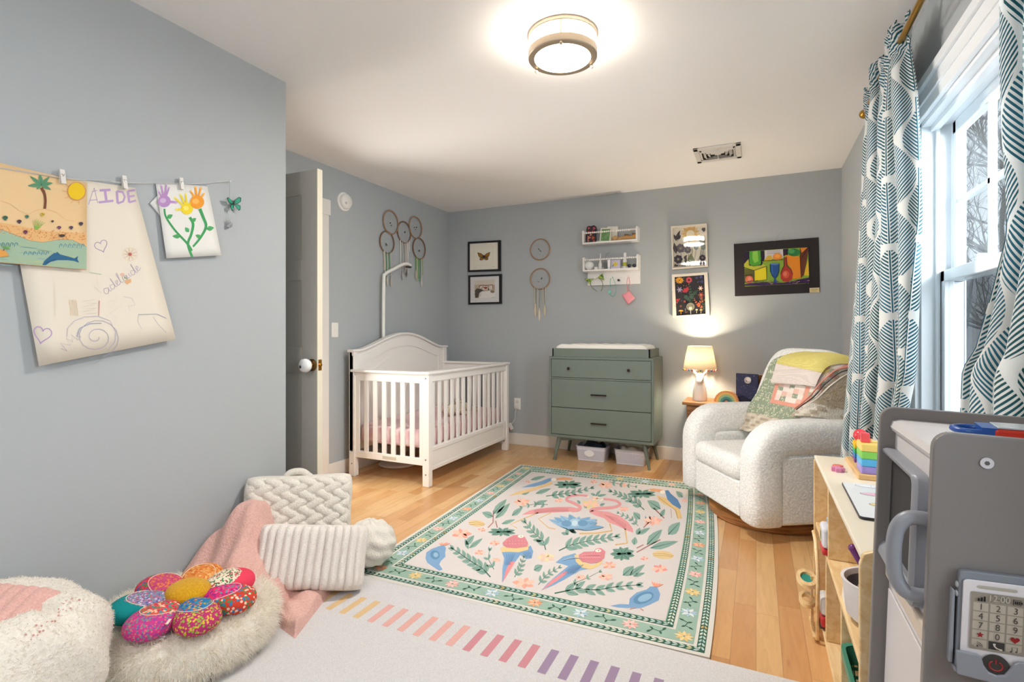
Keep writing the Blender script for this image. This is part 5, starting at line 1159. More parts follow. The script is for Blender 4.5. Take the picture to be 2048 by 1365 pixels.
# patterned rug
RC = {'bl': (-1.722, 1.900), 'br': (-.146, 1.932), 'tl': (-1.822, 4.055), 'tr': (-.292, 4.105)}
def rmap(s, t_):
    xl = RC['bl'][0] + (RC['tl'][0] - RC['bl'][0]) * t_; yl = RC['bl'][1] + (RC['tl'][1] - RC['bl'][1]) * t_
    xr = RC['br'][0] + (RC['tr'][0] - RC['br'][0]) * t_ ** 1.9; yr = RC['br'][1] + (RC['tr'][1] - RC['br'][1]) * t_
    return (xl + (xr - xl) * s, yl + (yr - yl) * s)
RX, RY = -.98, 2.98; RZ = .012
RW, RL = 1.55, 2.16
PR = paint_mat('printed_rug', .92, 420, .45, .002)
t = thing('botanical_rug', 'green and cream rug patterned with flamingos, parrots and leaves', 'rug', (RX, RY, 0))
b = MB(); n = 24
b.grid(lambda u, v: (rmap(u, v)[0] - RX, rmap(u, v)[1] - RY, RZ), n, n, col='#d8d4cc'); b.grid(lambda u, v: (rmap(u, 1 - v)[0] - RX, rmap(u, 1 - v)[1] - RY, .001), n, n, col='#d8d4cc')
for k in range(n):
    for a, c in (((k / n, 0), ((k + 1) / n, 0)), (((k + 1) / n, 1), (k / n, 1)), ((1, k / n), (1, (k + 1) / n)), ((0, (k + 1) / n), (0, k / n))):
        A_, C_ = rmap(*a), rmap(*c); b.add([(A_[0] - RX, A_[1] - RY, .001), (C_[0] - RX, C_[1] - RY, .001), (C_[0] - RX, C_[1] - RY, RZ), (A_[0] - RX, A_[1] - RY, RZ)], [(0, 1, 2, 3)], 0, '#ddd6cb')
rb = b.build('pile', PR, t)
p = Paint(lambda a, c, h: (rmap(a / RW, c / RL)[0] - RX, rmap(a / RW, c / RL)[1] - RY, RZ + .0002 + h), .00025)
def band(d, w, col):
    """rectangular ring at distance d from the edge"""
    p.up(); n = 14; hh = p.h; p.lock = True
    for k in range(n):
        for (ax, ay, bx, by) in ((d, d, RW - d, d + w), (d, RL - d - w, RW - d, RL - d), (d, d + w, d + w, RL - d - w), (RW - d - w, d + w, RW - d, RL - d - w)):
            if bx - ax > by - ay: q0, q1 = ax + (bx - ax) * k / n, ax + (bx - ax) * (k + 1) / n; p.poly([(q0, ay), (q1, ay), (q1, by), (q0, by)], col)
            else: q0, q1 = ay + (by - ay) * k / n, ay + (by - ay) * (k + 1) / n; p.poly([(ax, q0), (bx, q0), (bx, q1), (ax, q1)], col)
    p.lock = False
GD, GM = '#36604f', '#9ab5a6'
band(.018, .028, GD); band(.058, .070, GM); band(.139, .028, GD); 
band(.1665, .004, '#6f9a86')
FIELD = '#d3cbc8'
p.up(); hh = p.h; p.lock = True; n = 12
for i in range(n):
    for j in range(n):
        f = lambda i_, j_: (.171 + (RW - .342) * i_ / n, .171 + (RL - .342) * j_ / n)
        p.poly([f(i, j), f(i + 1, j), f(i + 1, j + 1), f(i, j + 1)], FIELD)
# braid leaves
LC = ['#cfd8c8', '#b9cdc4', '#a9c4c0', '#d0cda0', '#c2d2c6', '#c9a86c']
for d in (.032, .153):
    for horiz in (True, False):
        Lh = (RW if horiz else RL) - 2 * d; m_ = int(Lh / .024)
        for side in (0, 1):
            for k in range(m_):
                q = d + Lh * k / m_; q2 = q + .021; cc = random.choice(LC[:3] if random.random() < .85 else LC)
                for sg in (-1, 1):
                    if horiz: y_ = d if side == 0 else RL - d; p.leaf(q, y_ + sg * .0095, q2, y_ + sg * .002, .0045, cc)
                    else: x_ = d if side == 0 else RW - d; p.leaf(x_ + sg * .0095, q, x_ + sg * .002, q2, .0045, cc)
p.lock = False
H0 = p.h
pr = Paint(lambda a, c, h: (onZ(*c3(a, c), RZ)[0] - RX, onZ(*c3(a, c), RZ)[1] - RY, RZ + .0004 + h), .00022); pr.mb = p.mb
def mo(): pr.h = H0
# border flowers (positions along the green band)
FC = {'y': ('#e8cf98', '#dfbf7c'), 'p': ('#e6b0a6', '#eec4bc'), 'b': ('#a9c3d2', '#d5dde0'), 'o': ('#e6a07c', '#edb898')}
seq = 'ybpbo'
def bflower(x, y, k, r_=.036):
    p.h = H0; c_ = FC[k]; p.flower(x, y, r_, c_[0], '#e9e4d4', 9, c_[1], rot=random.random())
    p.ell(x, y, .004, .004, '#4a5a54', n=6)
def vine(x, y, ang):
    p.h = H0; c_, s_ = math.cos(ang), math.sin(ang); W_ = [(-.034, -.012), (-.012, .008), (.010, -.006), (.034, .014)]; pts = [(x + a * c_ - b_ * s_, y + a * s_ + b_ * c_) for a, b_ in W_]
    p.line(pts, .0032, '#33594b')
    for a, b_, da, db in ((-.012, .008, -.010, .016), (.010, -.006, .004, -.018), (.022, .004, .016, .018), (-.024, -.002, -.016, -.014)):
        p.leaf(x + a * c_ - b_ * s_, y + a * s_ + b_ * c_, x + (a + da) * c_ - (b_ + db) * s_, y + (a + da) * s_ + (b_ + db) * c_, .0045, '#3a6455')
bo = 'oypbobpyo'; n = 8
for k in range(n):
    x = .094 + (RW - .188) * k / (n - 1); bflower(x, .094, 'oypbobpyo'[k % 9]); bflower(x, RL - .094, 'ybpoybpo'[k]); 
    if k < n - 1:
        for y_ in (.094, RL - .094): vine(x + (RW - .188) / (n - 1) / 2, y_, .3 * (-1) ** k)
n = 12
for k in range(1, n - 1):
    y = .094 + (RL - .188) * k / (n - 1); bflower(.094, y, 'obypbobpyopb'[k]); bflower(RW - .094, y, 'obypbobpyopb'[k])
for k in range(n - 1):
    for x_ in (.094, RW - .094): vine(x_, .094 + (RL - .188) * (k + .5) / (n - 1), PI / 2 + .3 * (-1) ** k)
# field motifs
LG1, LG2, LR = '#86a599', '#6d9284', '#456e60'
def sp(pts, n, ll, lw, c=LG1, st=LR, rib='#4a7766', **k): mo(); pr.sprig(pts, n, ll, lw, c, st, rib=rib, **k)
sp([(705, 690), (660, 640), (580, 590), (510, 540), (478, 520)], 7, 66, 17, ang=.6); sp([(1028, 530), (1015, 480), (960, 430), (905, 365)], 6, 62, 13, ang=.7)
sp([(1105, 535), (1180, 500), (1290, 475), (1450, 450)], 8, 72, 14, ang=.55); sp([(1080, 785), (1200, 760), (1330, 765), (1450, 745), (1585, 735)], 8, 84, 17, ang=.45)
sp([(1030, 215), (1110, 205), (1200, 192), (1305, 165)], 7, 46, 10, ang=.5); sp([(1605, 295), (1560, 255), (1480, 215), (1405, 185)], 7, 50, 11, ang=.55)
sp([(985, 735), (1030, 680), (1110, 632)], 5, 42, 9); sp([(845, 690), (880, 640), (900, 570)], 5, 40, 9); sp([(1570, 390), (1530, 350), (1450, 312)], 5, 30, 7); sp([(1040, 265), (960, 262), (880, 280)], 4, 30, 7); sp([(1170, 735), (1260, 700), (1350, 655)], 3, 30, 8, c='#8fae9c'); sp([(725, 645), (690, 580), (700, 530)], 3, 40, 9); sp([(1400, 130), (1480, 150), (1560, 160)], 4, 26, 7)
def lf(*a, w=20, c=LG1, r_=LR): mo(); pr.leaf(*a, w, c, r_)
for a in ((722, 320, 800, 232, 22), (735, 345, 820, 255, 20), (720, 335, 655, 310, 20), (830, 330, 895, 280, 16), (960, 262, 1040, 240, 12), (770, 378, 850, 352, 12), (560, 500, 610, 445, 18), (580, 520, 660, 462, 14), (575, 525, 555, 465, 12), (940, 120, 1028, 98, 11), (890, 205, 940, 182, 12), (970, 200, 1060, 170, 13), (1700, 290, 1622, 240, 26), (1700, 335, 1725, 290, 14), (1580, 350, 1540, 310, 20), (1565, 440, 1640, 400, 14), (1560, 440, 1580, 400, 14), (1620, 500, 1710, 410, 28), (1745, 440, 1815, 368, 30), (1640, 520, 1805, 480, 22), (1545, 500, 1552, 455, 18), (960, 650, 1010, 620, 22), (1480, 680, 1545, 625, 26), (1520, 680, 1610, 615, 18), (1540, 685, 1610, 665, 12), (1830, 222, 1790, 185, 16), (1320, 215, 1350, 180, 9), (1330, 215, 1385, 205, 8), (1320, 210, 1290, 200, 8), (1210, 430, 1150, 405, 10), (1120, 430, 1160, 440, 10), (1150, 405, 1160, 445, 12), (1165, 405, 1205, 435, 12), (1230, 260, 1212, 238, 9), (1250, 270, 1270, 285, 8), (1345, 270, 1375, 258, 9)): lf(*a[:4], w=a[4])
for cxx, cyy, rx_, ry_ in ((1160, 148, 85, 26), (1590, 202, 88, 27), (772, 425, 85, 27), (1478, 553, 74, 42)):
    mo()
    for k in range(9):
        a = 2 * PI * k / 9 + .3; pr.h = H0 + (k % 2) * pr.step; pr.leaf(cxx, cyy, cxx + rx_ * math.cos(a), cyy + ry_ * math.sin(a), min(rx_, ry_) * .42, LG2, '#355f50')
for a in ((1090, 340, 1000, 730), ): pass
for s_ in ([(690, 400), (720, 370), (722, 300)], [(745, 400), (735, 360)], [(1560, 545), (1640, 500), (1700, 470)], [(1560, 520), (1600, 500)], [(1660, 285), (1722, 345)], [(1600, 400), (1640, 360)]): mo(); pr.line(s_, 6, '#a8706a')
# coral, yellow and pink blossoms
def bl(x, y, r_, c, c2_='#f0c0ac', n=7, sq=.5, rot=0): mo(); pr.flower(x, y, r_, c, c2_, n, c2_, sq=sq, rot=rot)
for a in ((1105, 240, 28, '#e8b09c'), (890, 250, 50, '#ebb098'), (535, 435, 62, '#ec9c88'), (655, 412, 26, '#e8a08c'), (640, 545, 32, '#eba08a'), (740, 590, 28, '#ecb09c'), (730, 490, 32, '#eea28c'), (900, 725, 70, '#eca894'), (1030, 575, 56, '#e6d0a4'), (1485, 290, 32, '#f0b4a0'), (1380, 150, 45, '#edb8a0'), (1310, 130, 22, '#e8a498'), (1480, 150, 26, '#e9b0a0'), (1655, 360, 60, '#eeae9a'), (1605, 580, 26, '#e69a86'), (1400, 620, 46, '#eda08c'), (1380, 688, 46, '#eeb09c'), (1235, 690, 32, '#eebaa4'), (1695, 640, 50, '#e8958c'), (1320, 228, 26, '#eed8b8'), (925, 130, 16, '#e69a90'), (1840, 240, 20, '#ebaea0'), (1290, 262, 58, '#e4cc94')): bl(*a, rot=a[0])
for x, y, r_ in ((625, 375, 48), (1715, 560, 62)): mo(); pr.ell(x, y, r_, r_ * .38, '#dcc08c', .1); pr.line([(x - r_, y - 4), (x, y - 8), (x + r_, y + 6)], 2, '#b8945c'); pr.line([(x - r_ * .9, y + 6), (x, y + 4), (x + r_ * .9, y + 12)], 2, '#b8945c')
# blue lotus
mo()
for k, (x, y, w) in enumerate(((1045, 352, 16), (1075, 340, 18), (1110, 330, 18), (1165, 322, 22), (1225, 335, 20), (1290, 340, 20), (1330, 352, 16), (1370, 398, 12), (1100, 375, 14), (1330, 372, 16))): pr.leaf(1205, 405, x, y, w * 1.4, '#7ea5c4' if k % 2 else '#92b5cf', '#5c86ac')
pr.ell(1205, 392, 90, 20, '#86abc8'); pr.ell(1200, 375, 36, 24, '#a4c2d6'); pr.ell(1245, 378, 30, 18, '#6f97b8'); pr.ell(1150, 380, 30, 18, '#6f97b8'); pr.ell(1198, 378, 18, 16, '#c5d8e2')
# flamingos
FP, FP2 = '#de9a9b', '#c97f85'
mo(); pr.poly([(888, 325), (930, 300), (1000, 285), (1100, 278), (1175, 278), (1215, 288), (1200, 305), (1130, 308), (1040, 312), (950, 320)], FP); pr.line(catmull([(1180, 298, 0), (1220, 295, 0), (1228, 278, 0), (1195, 258, 0), (1150, 238, 0), (1165, 218, 0), (1210, 210, 0), (1262, 212, 0)], 5), 22, FP, 10); pr.line([(1262, 212), (1280, 222)], 7, '#f0dcc8'); pr.ell(1262, 213, 12, 6, FP)
for y in (290, 298, 305): pr.line([(960, y + 8), (1060, y - 2), (1160, y - 2)], 2, FP2)
for s_ in ([(985, 312), (880, 355), (820, 382), (860, 402)], [(1060, 312), (985, 348), (1045, 400), (1085, 408)]): mo(); pr.line(s_, 6, '#d8b684')
mo(); pr.poly([(1290, 300), (1330, 300), (1400, 308), (1460, 330), (1510, 368), (1538, 405), (1540, 430), (1500, 415), (1440, 385), (1400, 372), (1370, 345), (1310, 325)], FP); pr.line(catmull([(1310, 312, 0), (1292, 300, 0), (1330, 288, 0), (1420, 282, 0), (1462, 265, 0), (1445, 245, 0), (1400, 235, 0), (1365, 232, 0)], 5), 22, FP, 11); pr.line([(1365, 232), (1345, 245)], 7, '#f0dcc8')
for k in range(4): pr.line([(1370 + 10 * k, 325 + 6 * k), (1440, 345 + 8 * k), (1500, 385 + 8 * k)], 2.5, FP2)
for s_ in ([(1402, 378), (1415, 418), (1330, 432), (1225, 435)], [(1492, 405), (1505, 490), (1435, 500)]): mo(); pr.line(s_, 9, '#d4b07a')
# parrots
BL, BL2, YL, RD = '#7ba0c4', '#5b82ac', '#dfc48e', '#d1848c'
mo(); pr.poly([(770, 540), (800, 535), (880, 540), (940, 505), (955, 540), (945, 580), (915, 585), (880, 560), (850, 600), (790, 700), (772, 722), (775, 640), (785, 580)], BL)
pr.poly([(820, 598), (850, 600), (808, 670), (776, 722), (795, 650)], '#e08f90'); pr.poly([(762, 520), (790, 510), (900, 515), (930, 495), (925, 530), (870, 545), (810, 542), (770, 545)], YL); pr.poly([(780, 505), (775, 490), (800, 465), (840, 445), (885, 442), (905, 455), (925, 490), (920, 512), (850, 522), (800, 518)], RD)
pr.ell(882, 452, 18, 9, '#efe3d4'); pr.ell(884, 452, 3, 2.4, '#3a3a3e')
for k in range(5): pr.line([(800 + 12 * k, 555), (792 + 6 * k, 620)], 2.5, BL2); pr.line([(900 + 9 * k, 545), (905 + 9 * k, 578)], 2.5, BL2)
for k in range(14): pr.line([(795 + (k % 7) * 18, 480 + (k // 7) * 18), (803 + (k % 7) * 18, 486 + (k // 7) * 18)], 2, '#e8b0b0')
mo(); pr.poly([(1085, 605), (1130, 570), (1200, 550), (1250, 600), (1290, 640), (1230, 650), (1180, 680), (1080, 735), (1000, 770), (1040, 725), (1110, 665), (1160, 625), (1120, 612)], BL)
pr.poly([(1140, 655), (1160, 662), (1090, 715), (1002, 770), (1060, 712)], '#e08f90'); pr.poly([(1195, 560), (1225, 560), (1240, 600), (1300, 620), (1370, 590), (1340, 625), (1290, 645), (1240, 635), (1205, 600)], YL); pr.poly([(1222, 560), (1250, 542), (1310, 540), (1320, 525), (1350, 520), (1378, 540), (1370, 580), (1340, 605), (1290, 610), (1240, 600), (1222, 580)], RD)
pr.ell(1335, 536, 18, 9, '#efe3d4'); pr.ell(1338, 535, 3.5, 2.6, '#3a3a3e')
for k in range(5): pr.line([(1110 + 14 * k, 600 - 6 * k), (1180 + 14 * k, 575 + 2 * k)], 2.5, '#a8c0d8'); pr.line([(1190 + 14 * k, 620), (1130 + 14 * k, 672)], 2.5, BL2)
for k in range(16): pr.line([(1240 + (k % 8) * 14, 560 + (k // 8) * 20), (1250 + (k % 8) * 14, 566 + (k // 8) * 20)], 2, '#e8b0b0')
# crested doves
mo(); pr.poly([(325, 580), (330, 545), (360, 525), (400, 510), (430, 500), (445, 520), (440, 545), (442, 570), (415, 595), (405, 615), (425, 645), (405, 652), (370, 630), (335, 605)], BL); pr.ell(380, 560, 28, 26, '#5f8cae', .5); pr.ell(385, 560, 15, 14, '#92b4cc', .5)
for k in range(5): pr.leaf(425, 505, 400 + 18 * k, 492 - 6 * (k % 2), 4, '#ec9c80')
mo(); pr.poly([(1405, 858), (1460, 848), (1515, 850), (1520, 815), (1560, 780), (1620, 762), (1640, 745), (1680, 745), (1698, 790), (1690, 825), (1640, 850), (1585, 872), (1530, 872), (1450, 868)], BL); pr.ell(1600, 812, 62, 32, '#5f8cae', -.35); pr.ell(1608, 812, 44, 20, '#8fb2cc', -.35)
for k in range(5): pr.leaf(1665, 748, 1648 + 18 * k, 712 + 5 * k, 5, '#ec9c80')
for s_ in ([(1580, 872), (1600, 888)], [(1550, 870), (1520, 880)]): pr.line(s_, 4, '#e0a890')
# toucans
mo(); pr.poly([(885, 165), (930, 148), (1000, 128), (1040, 112), (1062, 108), (1060, 125), (1020, 145), (960, 160)], BL); pr.poly([(810, 215), (860, 190), (960, 165), (1060, 130), (1070, 145), (980, 175), (900, 200)], '#dfbe8c'); pr.poly([(1085, 112), (1130, 104), (1190, 112), (1180, 120), (1090, 122)], '#e4a87c'); pr.ell(1075, 118, 16, 9, '#efe6da')
mo(); pr.poly([(1725, 182), (1745, 180), (1760, 200), (1800, 235), (1820, 275), (1815, 292), (1770, 265), (1740, 235)], BL2); pr.poly([(1678, 210), (1730, 225), (1770, 268), (1812, 290), (1826, 345), (1800, 350), (1780, 290), (1720, 262), (1690, 240)], '#dcbb82'); pr.poly([(1625, 175), (1660, 170), (1715, 178), (1700, 192), (1650, 186)], '#e2a67c'); pr.ell(1712, 192, 16, 10, '#efe6da')
for s_ in ([(1690, 225), (1740, 262), (1790, 300)], [(1760, 290), (1765, 345)], [(1790, 300), (1800, 345)]): pr.line(s_, 2.5, '#a88a58')
for s_, c_ in (([(1205, 300), (1200, 340)], 0), ): pass
for k in range(3): mo(); pr.leaf(1620 + 22 * k, 370, 1610 + 26 * k, 330, 6, '#6f97c0')
p.mb.build('woven_pattern', PR, rb)['kind'] = 'stuff'
# ================================================================== armchair with blankets
BOU = new_mat('grey_boucle', .95, lin('#c6c5c2'), 0, .15); co = coords(BOU); v1 = voro(BOU, co, 95); n1 = noise(BOU, co, 60, 3)
setc(BOU, mixc(BOU, v1.smooth(.1, .75), lin('#f6f5f2'), lin('#e0e0de'))); bump(BOU, (v1 * -1) + n1 * .4, .42, .005)
ARZ = math.radians(-57.6); AX, AY = .07, 3.65
t = thing('armchair', 'pale grey boucle barrel armchair on a round wooden swivel base', 'armchair', (AX, AY, 0), ARZ); chair = t
BW = new_mat('walnut_ring', .35, lin('#8a5a30')); co = coords(BW); wx, wy, wz_ = xyz(BW, co); setc(BW, mixc(BW, noise(BW, comb(BW, wx * 3, wy * 3, wz_ * 60), 2, 3).smooth(.3, .7), lin('#7a4c28'), lin('#b27a42')))
b = MB(); b.lathe([(.0, 0), (.335, 0), (.352, .006), (.352, .046), (.343, .052), (.0, .052)], seg=64); b.build('swivel_base', BW, t, smooth=40)
b = MB(); b.lathe([(.25, .0525), (.25, .10), (.0, .10)], seg=40); b.build('swivel_plate', M('#1d1b1a', .6), t, smooth=40)
ZB_ = .088
def armprof():
    pts = [(-.375, ZB_)]
    for k in range(9): a = PI - PI / 2 * k / 8; pts.append((-.375 + .17 + .17 * math.cos(a), .48 + .17 * math.sin(a)))
    pts += [(.0, .652), (.22, .655), (.30, .60), (.31, .44)]
    pts += [(-.13, .44)]
    for k in range(5): a = PI / 2 + PI / 2 * k / 4; pts.append((-.13 + .05 * math.cos(a), .39 + .05 * math.sin(a)))
    pts += [(-.18, ZB_)]
    return pts
def arm_rings(xc):
    cl = [(-.278, ZB_ + .0, 0), (-.278, ZB_ + .012, 0), (-.278, .20, 0), (-.278, .32, 0), (-.278, .42, 0)]
    for k in range(1, 9): a = PI / 2 * k / 8; cl.append((-.148 - .13 * math.cos(a), .42 + .134 * math.sin(a), a))
    cl += [(-.05, .556, PI / 2), (.10, .556, PI / 2), (.22, .552, PI / 2), (.30, .545, PI / 2)]
    rg = []
    for i, (y, z, a) in enumerate(cl):
        sc = .90 if i == 0 else (.985 if i == 1 else 1); sc = .8 if i == len(cl) - 1 else sc; n_ = 28; ring = []
        for k in range(n_):
            t_ = 2 * PI * k / n_; e = lambda w, p_: math.copysign(abs(w) ** p_, w)
            dx = .096 * sc * e(math.cos(t_), .62); dn = .098 * sc * e(math.sin(t_), .62)   # dn across the sweep
            ring.append((xc + dx, y - dn * math.cos(a), z + dn * math.sin(a)))
        rg.append(ring)
    return rg
for sg in (-1, 1):
    b = MB(); b.ring_loft(arm_rings(sg * .357)); b.build('arm', BOU, t, smooth=70)
    b = MB(); x0, x1 = sorted((sg * .27, sg * .443)); b.box(x0, x1, -.22, .30, ZB_ + .004, .475); b.build('side_panel', BOU, t, bevel=.02, seg=4, smooth=60)
# rounded back shell
rr = []; n = 28
for k in range(n + 1):
    a = PI * k / n; rr.append((.43 * math.cos(a) if abs(math.cos(a)) < 1 else .43 * math.cos(a), .10 + .30 * math.sin(a) ** .8))
inner = [(q[0] * .72, .08 + (q[1] - .10) * .62) for q in rr][::-1]
b = MB(); b.prism(rr + inner, 'z', ZB_ + .01, .645); b.build('back_shell', BOU, t, bevel=.05, seg=5, smooth=60)
# seat
b = MB()
def seat(u, v):
    a, c = (u - .5) * 2, (v - .5) * 2; return None
b.box(-.262, .262, -.372, .16, .285, .425); b.build('seat_cushion', BOU, t, bevel=.055, seg=6, smooth=60)
b = MB(); b.box(-.262, .262, -.352, .16, ZB_, .29); b.build('front_panel', BOU, t, bevel=.012, seg=3, smooth=60)
# back cushion: a plump leaning block
TILT = math.radians(17)
def bc(u, v):
    a = 2 * PI * u; e = lambda w, p_: math.copysign(abs(w) ** p_, w)
    th = PI * (v - .5); x = .355 * e(math.cos(th), .35) * e(math.cos(a), .45); y = .115 * e(math.cos(th), .6) * e(math.sin(a), .75); z = .345 * e(math.sin(th), .5)
    x *= 1 - .10 * max(0, z / .345)
    return (x, .20 + y * math.cos(TILT) + z * math.sin(TILT), .70 + z * math.cos(TILT) - y * math.sin(TILT))
b = MB(); b.grid(bc, 56, 28, closed_u=True); b.build('back_cushion', BOU, t, smooth=180)
# --- draped blankets, laid out on the sloping front of the back cushion
RA = Matrix.Translation((AX, AY, 0)) @ Matrix.Rotation(ARZ, 4, 'Z'); RAI = RA.inverted()
def c7(zx, zy): return (1320 + zx * .31508, 660 + zy * .31508)
nl = Vector((0, -math.cos(TILT), math.sin(TILT)))          # front normal of the cushion
p0l = Vector((0, .20, .70)) + nl * .13
def drape(zx, zy, h, bul=1.0):
    r = Vector(_ray(*c7(zx, zy))); o = Vector((0, 0, EYE)); o_l = RAI @ o; r_l = RAI.to_3x3() @ r
    k = (p0l - o_l).dot(nl) / r_l.dot(nl); q = o_l + r_l * k
    up = Vector((0, math.sin(TILT), math.cos(TILT))); s_ = (q - p0l).dot(up)
    # roll back over the top and round the sides
    d = 0
    if s_ > .20: d -= bul * 1.1 * (s_ - .20) ** 2 / .16
    if abs(q.x) > .26: d -= bul * .9 * (abs(q.x) - .26) ** 2 / .12
    if s_ < -.20: d += .35 * (-.20 - s_) ** 2 / .1
    d = max(d, -.16); e = q.x - .31
    if e > 0: q.x = .31 + .085 * (1 - math.exp(-e / .085)); d -= min(.30, .55 * (e - (q.x - .31)))
    q = q + nl * (h + d); wx_ = (RA @ q).x
    if wx_ > .56: q = RAI @ Vector((.56 + .03 * math.tanh((wx_ - .56) / .1), (RA @ q).y, (RA @ q).z))
    return q
def curve(pts, b_):
    n = len(pts) - 1; f = b_ * n; i = min(int(f), n - 1); t_ = f - i
    p0, p1, p2, p3 = pts[max(i - 1, 0)], pts[i], pts[i + 1], pts[min(i + 2, n)]
    return tuple(.5 * (2 * p1[k] + (-p0[k] + p2[k]) * t_ + (2 * p0[k] - 5 * p1[k] + 4 * p2[k] - p3[k]) * t_ * t_ + (-p0[k] + 3 * p1[k] - 3 * p2[k] + p3[k]) * t_ ** 3) for k in (0, 1))
def sheet(left, right, h, colfn, nu, nv, rip=0, thick=.006, bul=1.0):
    def zz(u, v):
        A_, B_ = curve(left, v), curve(right, v); return (A_[0] + (B_[0] - A_[0]) * u, A_[1] + (B_[1] - A_[1]) * u)
    b = MB(); b.grid(lambda u, v: tuple(drape(*zz(u, v), h + rip * math.sin(u * 17 + v * 5) * math.sin(v * 6), bul)), nu, nv, colfn=lambda u, v: colfn(*zz(u, v)))
    b.grid(lambda u, v: tuple(drape(*zz(1 - u, v), h - thick, bul)), 24, 24, colfn=lambda u, v: colfn(*zz(1 - u, v)))
    return b
def rh(*a): x = math.sin(a[0] * 127.1 + a[1] * 311.7) * 43758.5453; return x - math.floor(x)
def quiltcol(zx, zy):
    # quilt axes
    dx, dy = zx - 705, zy - 465; e1, e2 = (.975, .19), (.30, -.95)
    det = e1[0] * e2[1] - e1[1] * e2[0]; a = (dx * e2[1] - dy * e2[0]) / det; c = (dy * e1[0] - dx * e1[1]) / det
    flor = rh(round(a / 9), round(c / 9)) > .62 and ((a / 9 - round(a / 9)) ** 2 + (c / 9 - round(c / 9)) ** 2) < .12
    if c < -88 or a < -118: 
        return '#cbbfae' if (int(a / 22) + int(c / 12)) % 3 else ('#a89a88' if int(c / 12) % 2 else '#d8cfc2')
    if a < 0 or c < 0: return '#d9d6bc' if flor else '#8f9a84'
    if c < 26 or a < 24: return '#dd9c88'
    if 195 < a < 222: return '#dd9c88'
    ia, ic = int((a - 24) / 34), int((c - 26) / 30)
    if a > 222: return ['#e2d4c8', '#dba294', '#a9b09a', '#e6dccf'][(int((a - 222) / 24) + ic) % 4]
    return ['#e4d0c6', '#e8dcd2', '#8f9a84', '#e0b8a8', '#e8dcd2'][(ia * 2 + ic) % 5] if not flor or (ia * 2 + ic) % 5 != 2 else '#d9d6bc'
QM = paint_mat('quilted_cotton', .9, 60, .5, .006)
q = sheet([(845, 138), (770, 155), (715, 215), (660, 340), (600, 440), (560, 520), (528, 640)], [(1228, 150), (1160, 200), (1080, 300), (1010, 420), (930, 505), (850, 570), (585, 655)], .012, quiltcol, 150, 110, .006)
o = q.build('quilt', QM, None, smooth=180); o.matrix_world = RA; tag(o, 'patchwork quilt of sage florals and pink squares draped over armchair back', 'quilt')
def shcol(zx, zy):
    if zy > 470 and zx < 1075: return '#d6cfc2' if (int(zx / 26) + int(zy / 30)) % 3 else '#b9ab98'
    return '#b3a48f' if rh(int(zx / 5), int(zy / 5)) > .4 else '#a8987f'
SHM = paint_mat('sherpa_backing', .95, 110, .9, .010)
q = sheet([(1228, 166), (1130, 215), (1050, 330), (985, 445), (905, 515), (850, 558)], [(1232, 250), (1215, 330), (1160, 410), (1100, 485), (1040, 535), (975, 550)], .030, shcol, 60, 80, .004, .014)
o = q.build('fleece_throw', SHM, None, smooth=180); o.matrix_world = RA; tag(o, 'tan fleece throw folded at right side of the patchwork quilt', 'throw')
b = MB()
for k, c_ in enumerate(('#d9d2c8', '#3d3a3c', '#d88f7c')):
    b.tube([tuple(drape(x - 12 * k, y - 10 * k + 4, .034)) for x, y in catmull([(1224, 172, 0), (1130, 214, 0), (1052, 330, 0), (990, 445, 0), (905, 518, 0)], 6) for x, y in [(x, y)]] if False else [tuple(drape(w[0] - 11 * k, w[1] - 6 * k, .030)) for w in catmull([(1222, 178, 0), (1130, 218, 0), (1056, 330, 0), (988, 450, 0), (905, 522, 0)], 6)], .0045 if k != 1 else .003, 6, col=c_)
b.build('binding', PAINT, o, smooth=60)
def blcol(zx, zy):
    ln = 228 + (zx - 790) * .20
    s_ = (zy + zx * .05) / 9.0; d = (s_ - math.floor(s_)) < .22
    if zy < ln: return '#cfc06a' if d else '#dccf7e'
    if ln <= zy < ln + 3: return '#c9bcae'
    return '#cfc2ba' if d else '#dfd3cc'
KM = paint_mat('knitted_blanket', .95, 220, .7, .004)
q = sheet([(880, 118), (815, 150), (780, 200), (755, 290), (738, 345)], [(1226, 140), (1160, 158), (1085, 205), (1040, 275), (1005, 368)], .040, blcol, 120, 90, .002, .026)
o = q.build('knitted_blanket', KM, None, smooth=180); o.matrix_world = RA; tag(o, 'folded yellow and pink-white knitted blanket on top of the quilt', 'blanket')
# ================================================================== curtains and rod
CU = new_mat('leaf_print_fabric', .85, (1, 1, 1), 0, .2)
uvn = coords(CU, 'UV'); u_, v_, _w = xyz(CU, uvn)
nw = noise(CU, uvn, 3, 2); inks = []
PU, PV = .27, .268
def lattice(ou, ov):
    p_ = ((u_ / PU + ou).frac() - .5) * PU; q_ = (v_ / PV + ov).frac(); ap = p_.abs()
    # ovate outline, widest below the middle
    w = (q_.pow(.80) * PI).sin().max(0.0).pow(1.0) * .086
    inside = ap.lt(w) * q_.lt(.95) * q_.gt(.05)
    h = v_ - ap * .75 - ap * ap * 4.0
    vein = (h / .0145).frac().lt(.50)
    rach = ap.lt(.0022)
    return inside * (vein.max(rach)) * (1 - (ap.lt(.0048) * ap.gt(.0022)))
ink = lattice(0, 0).max(lattice(.5, .5))
setc(CU, mixc(CU, ink, lin('#e4e6e4'), mixc(CU, nw.smooth(.35, .65), lin('#2b6f88'), lin('#1f565e'))))
bump(CU, noise(CU, uvn, 900, 2), .25, .001)
CU.node_tree.nodes['Principled BSDF'].inputs['Sheen Weight'].default_value = .1
nt = CU.node_tree; pb = nt.nodes['Principled BSDF']; tl_ = nt.nodes.new('ShaderNodeBsdfTranslucent'); mx_ = nt.nodes.new('ShaderNodeMixShader'); mx_.inputs[0].default_value = .30
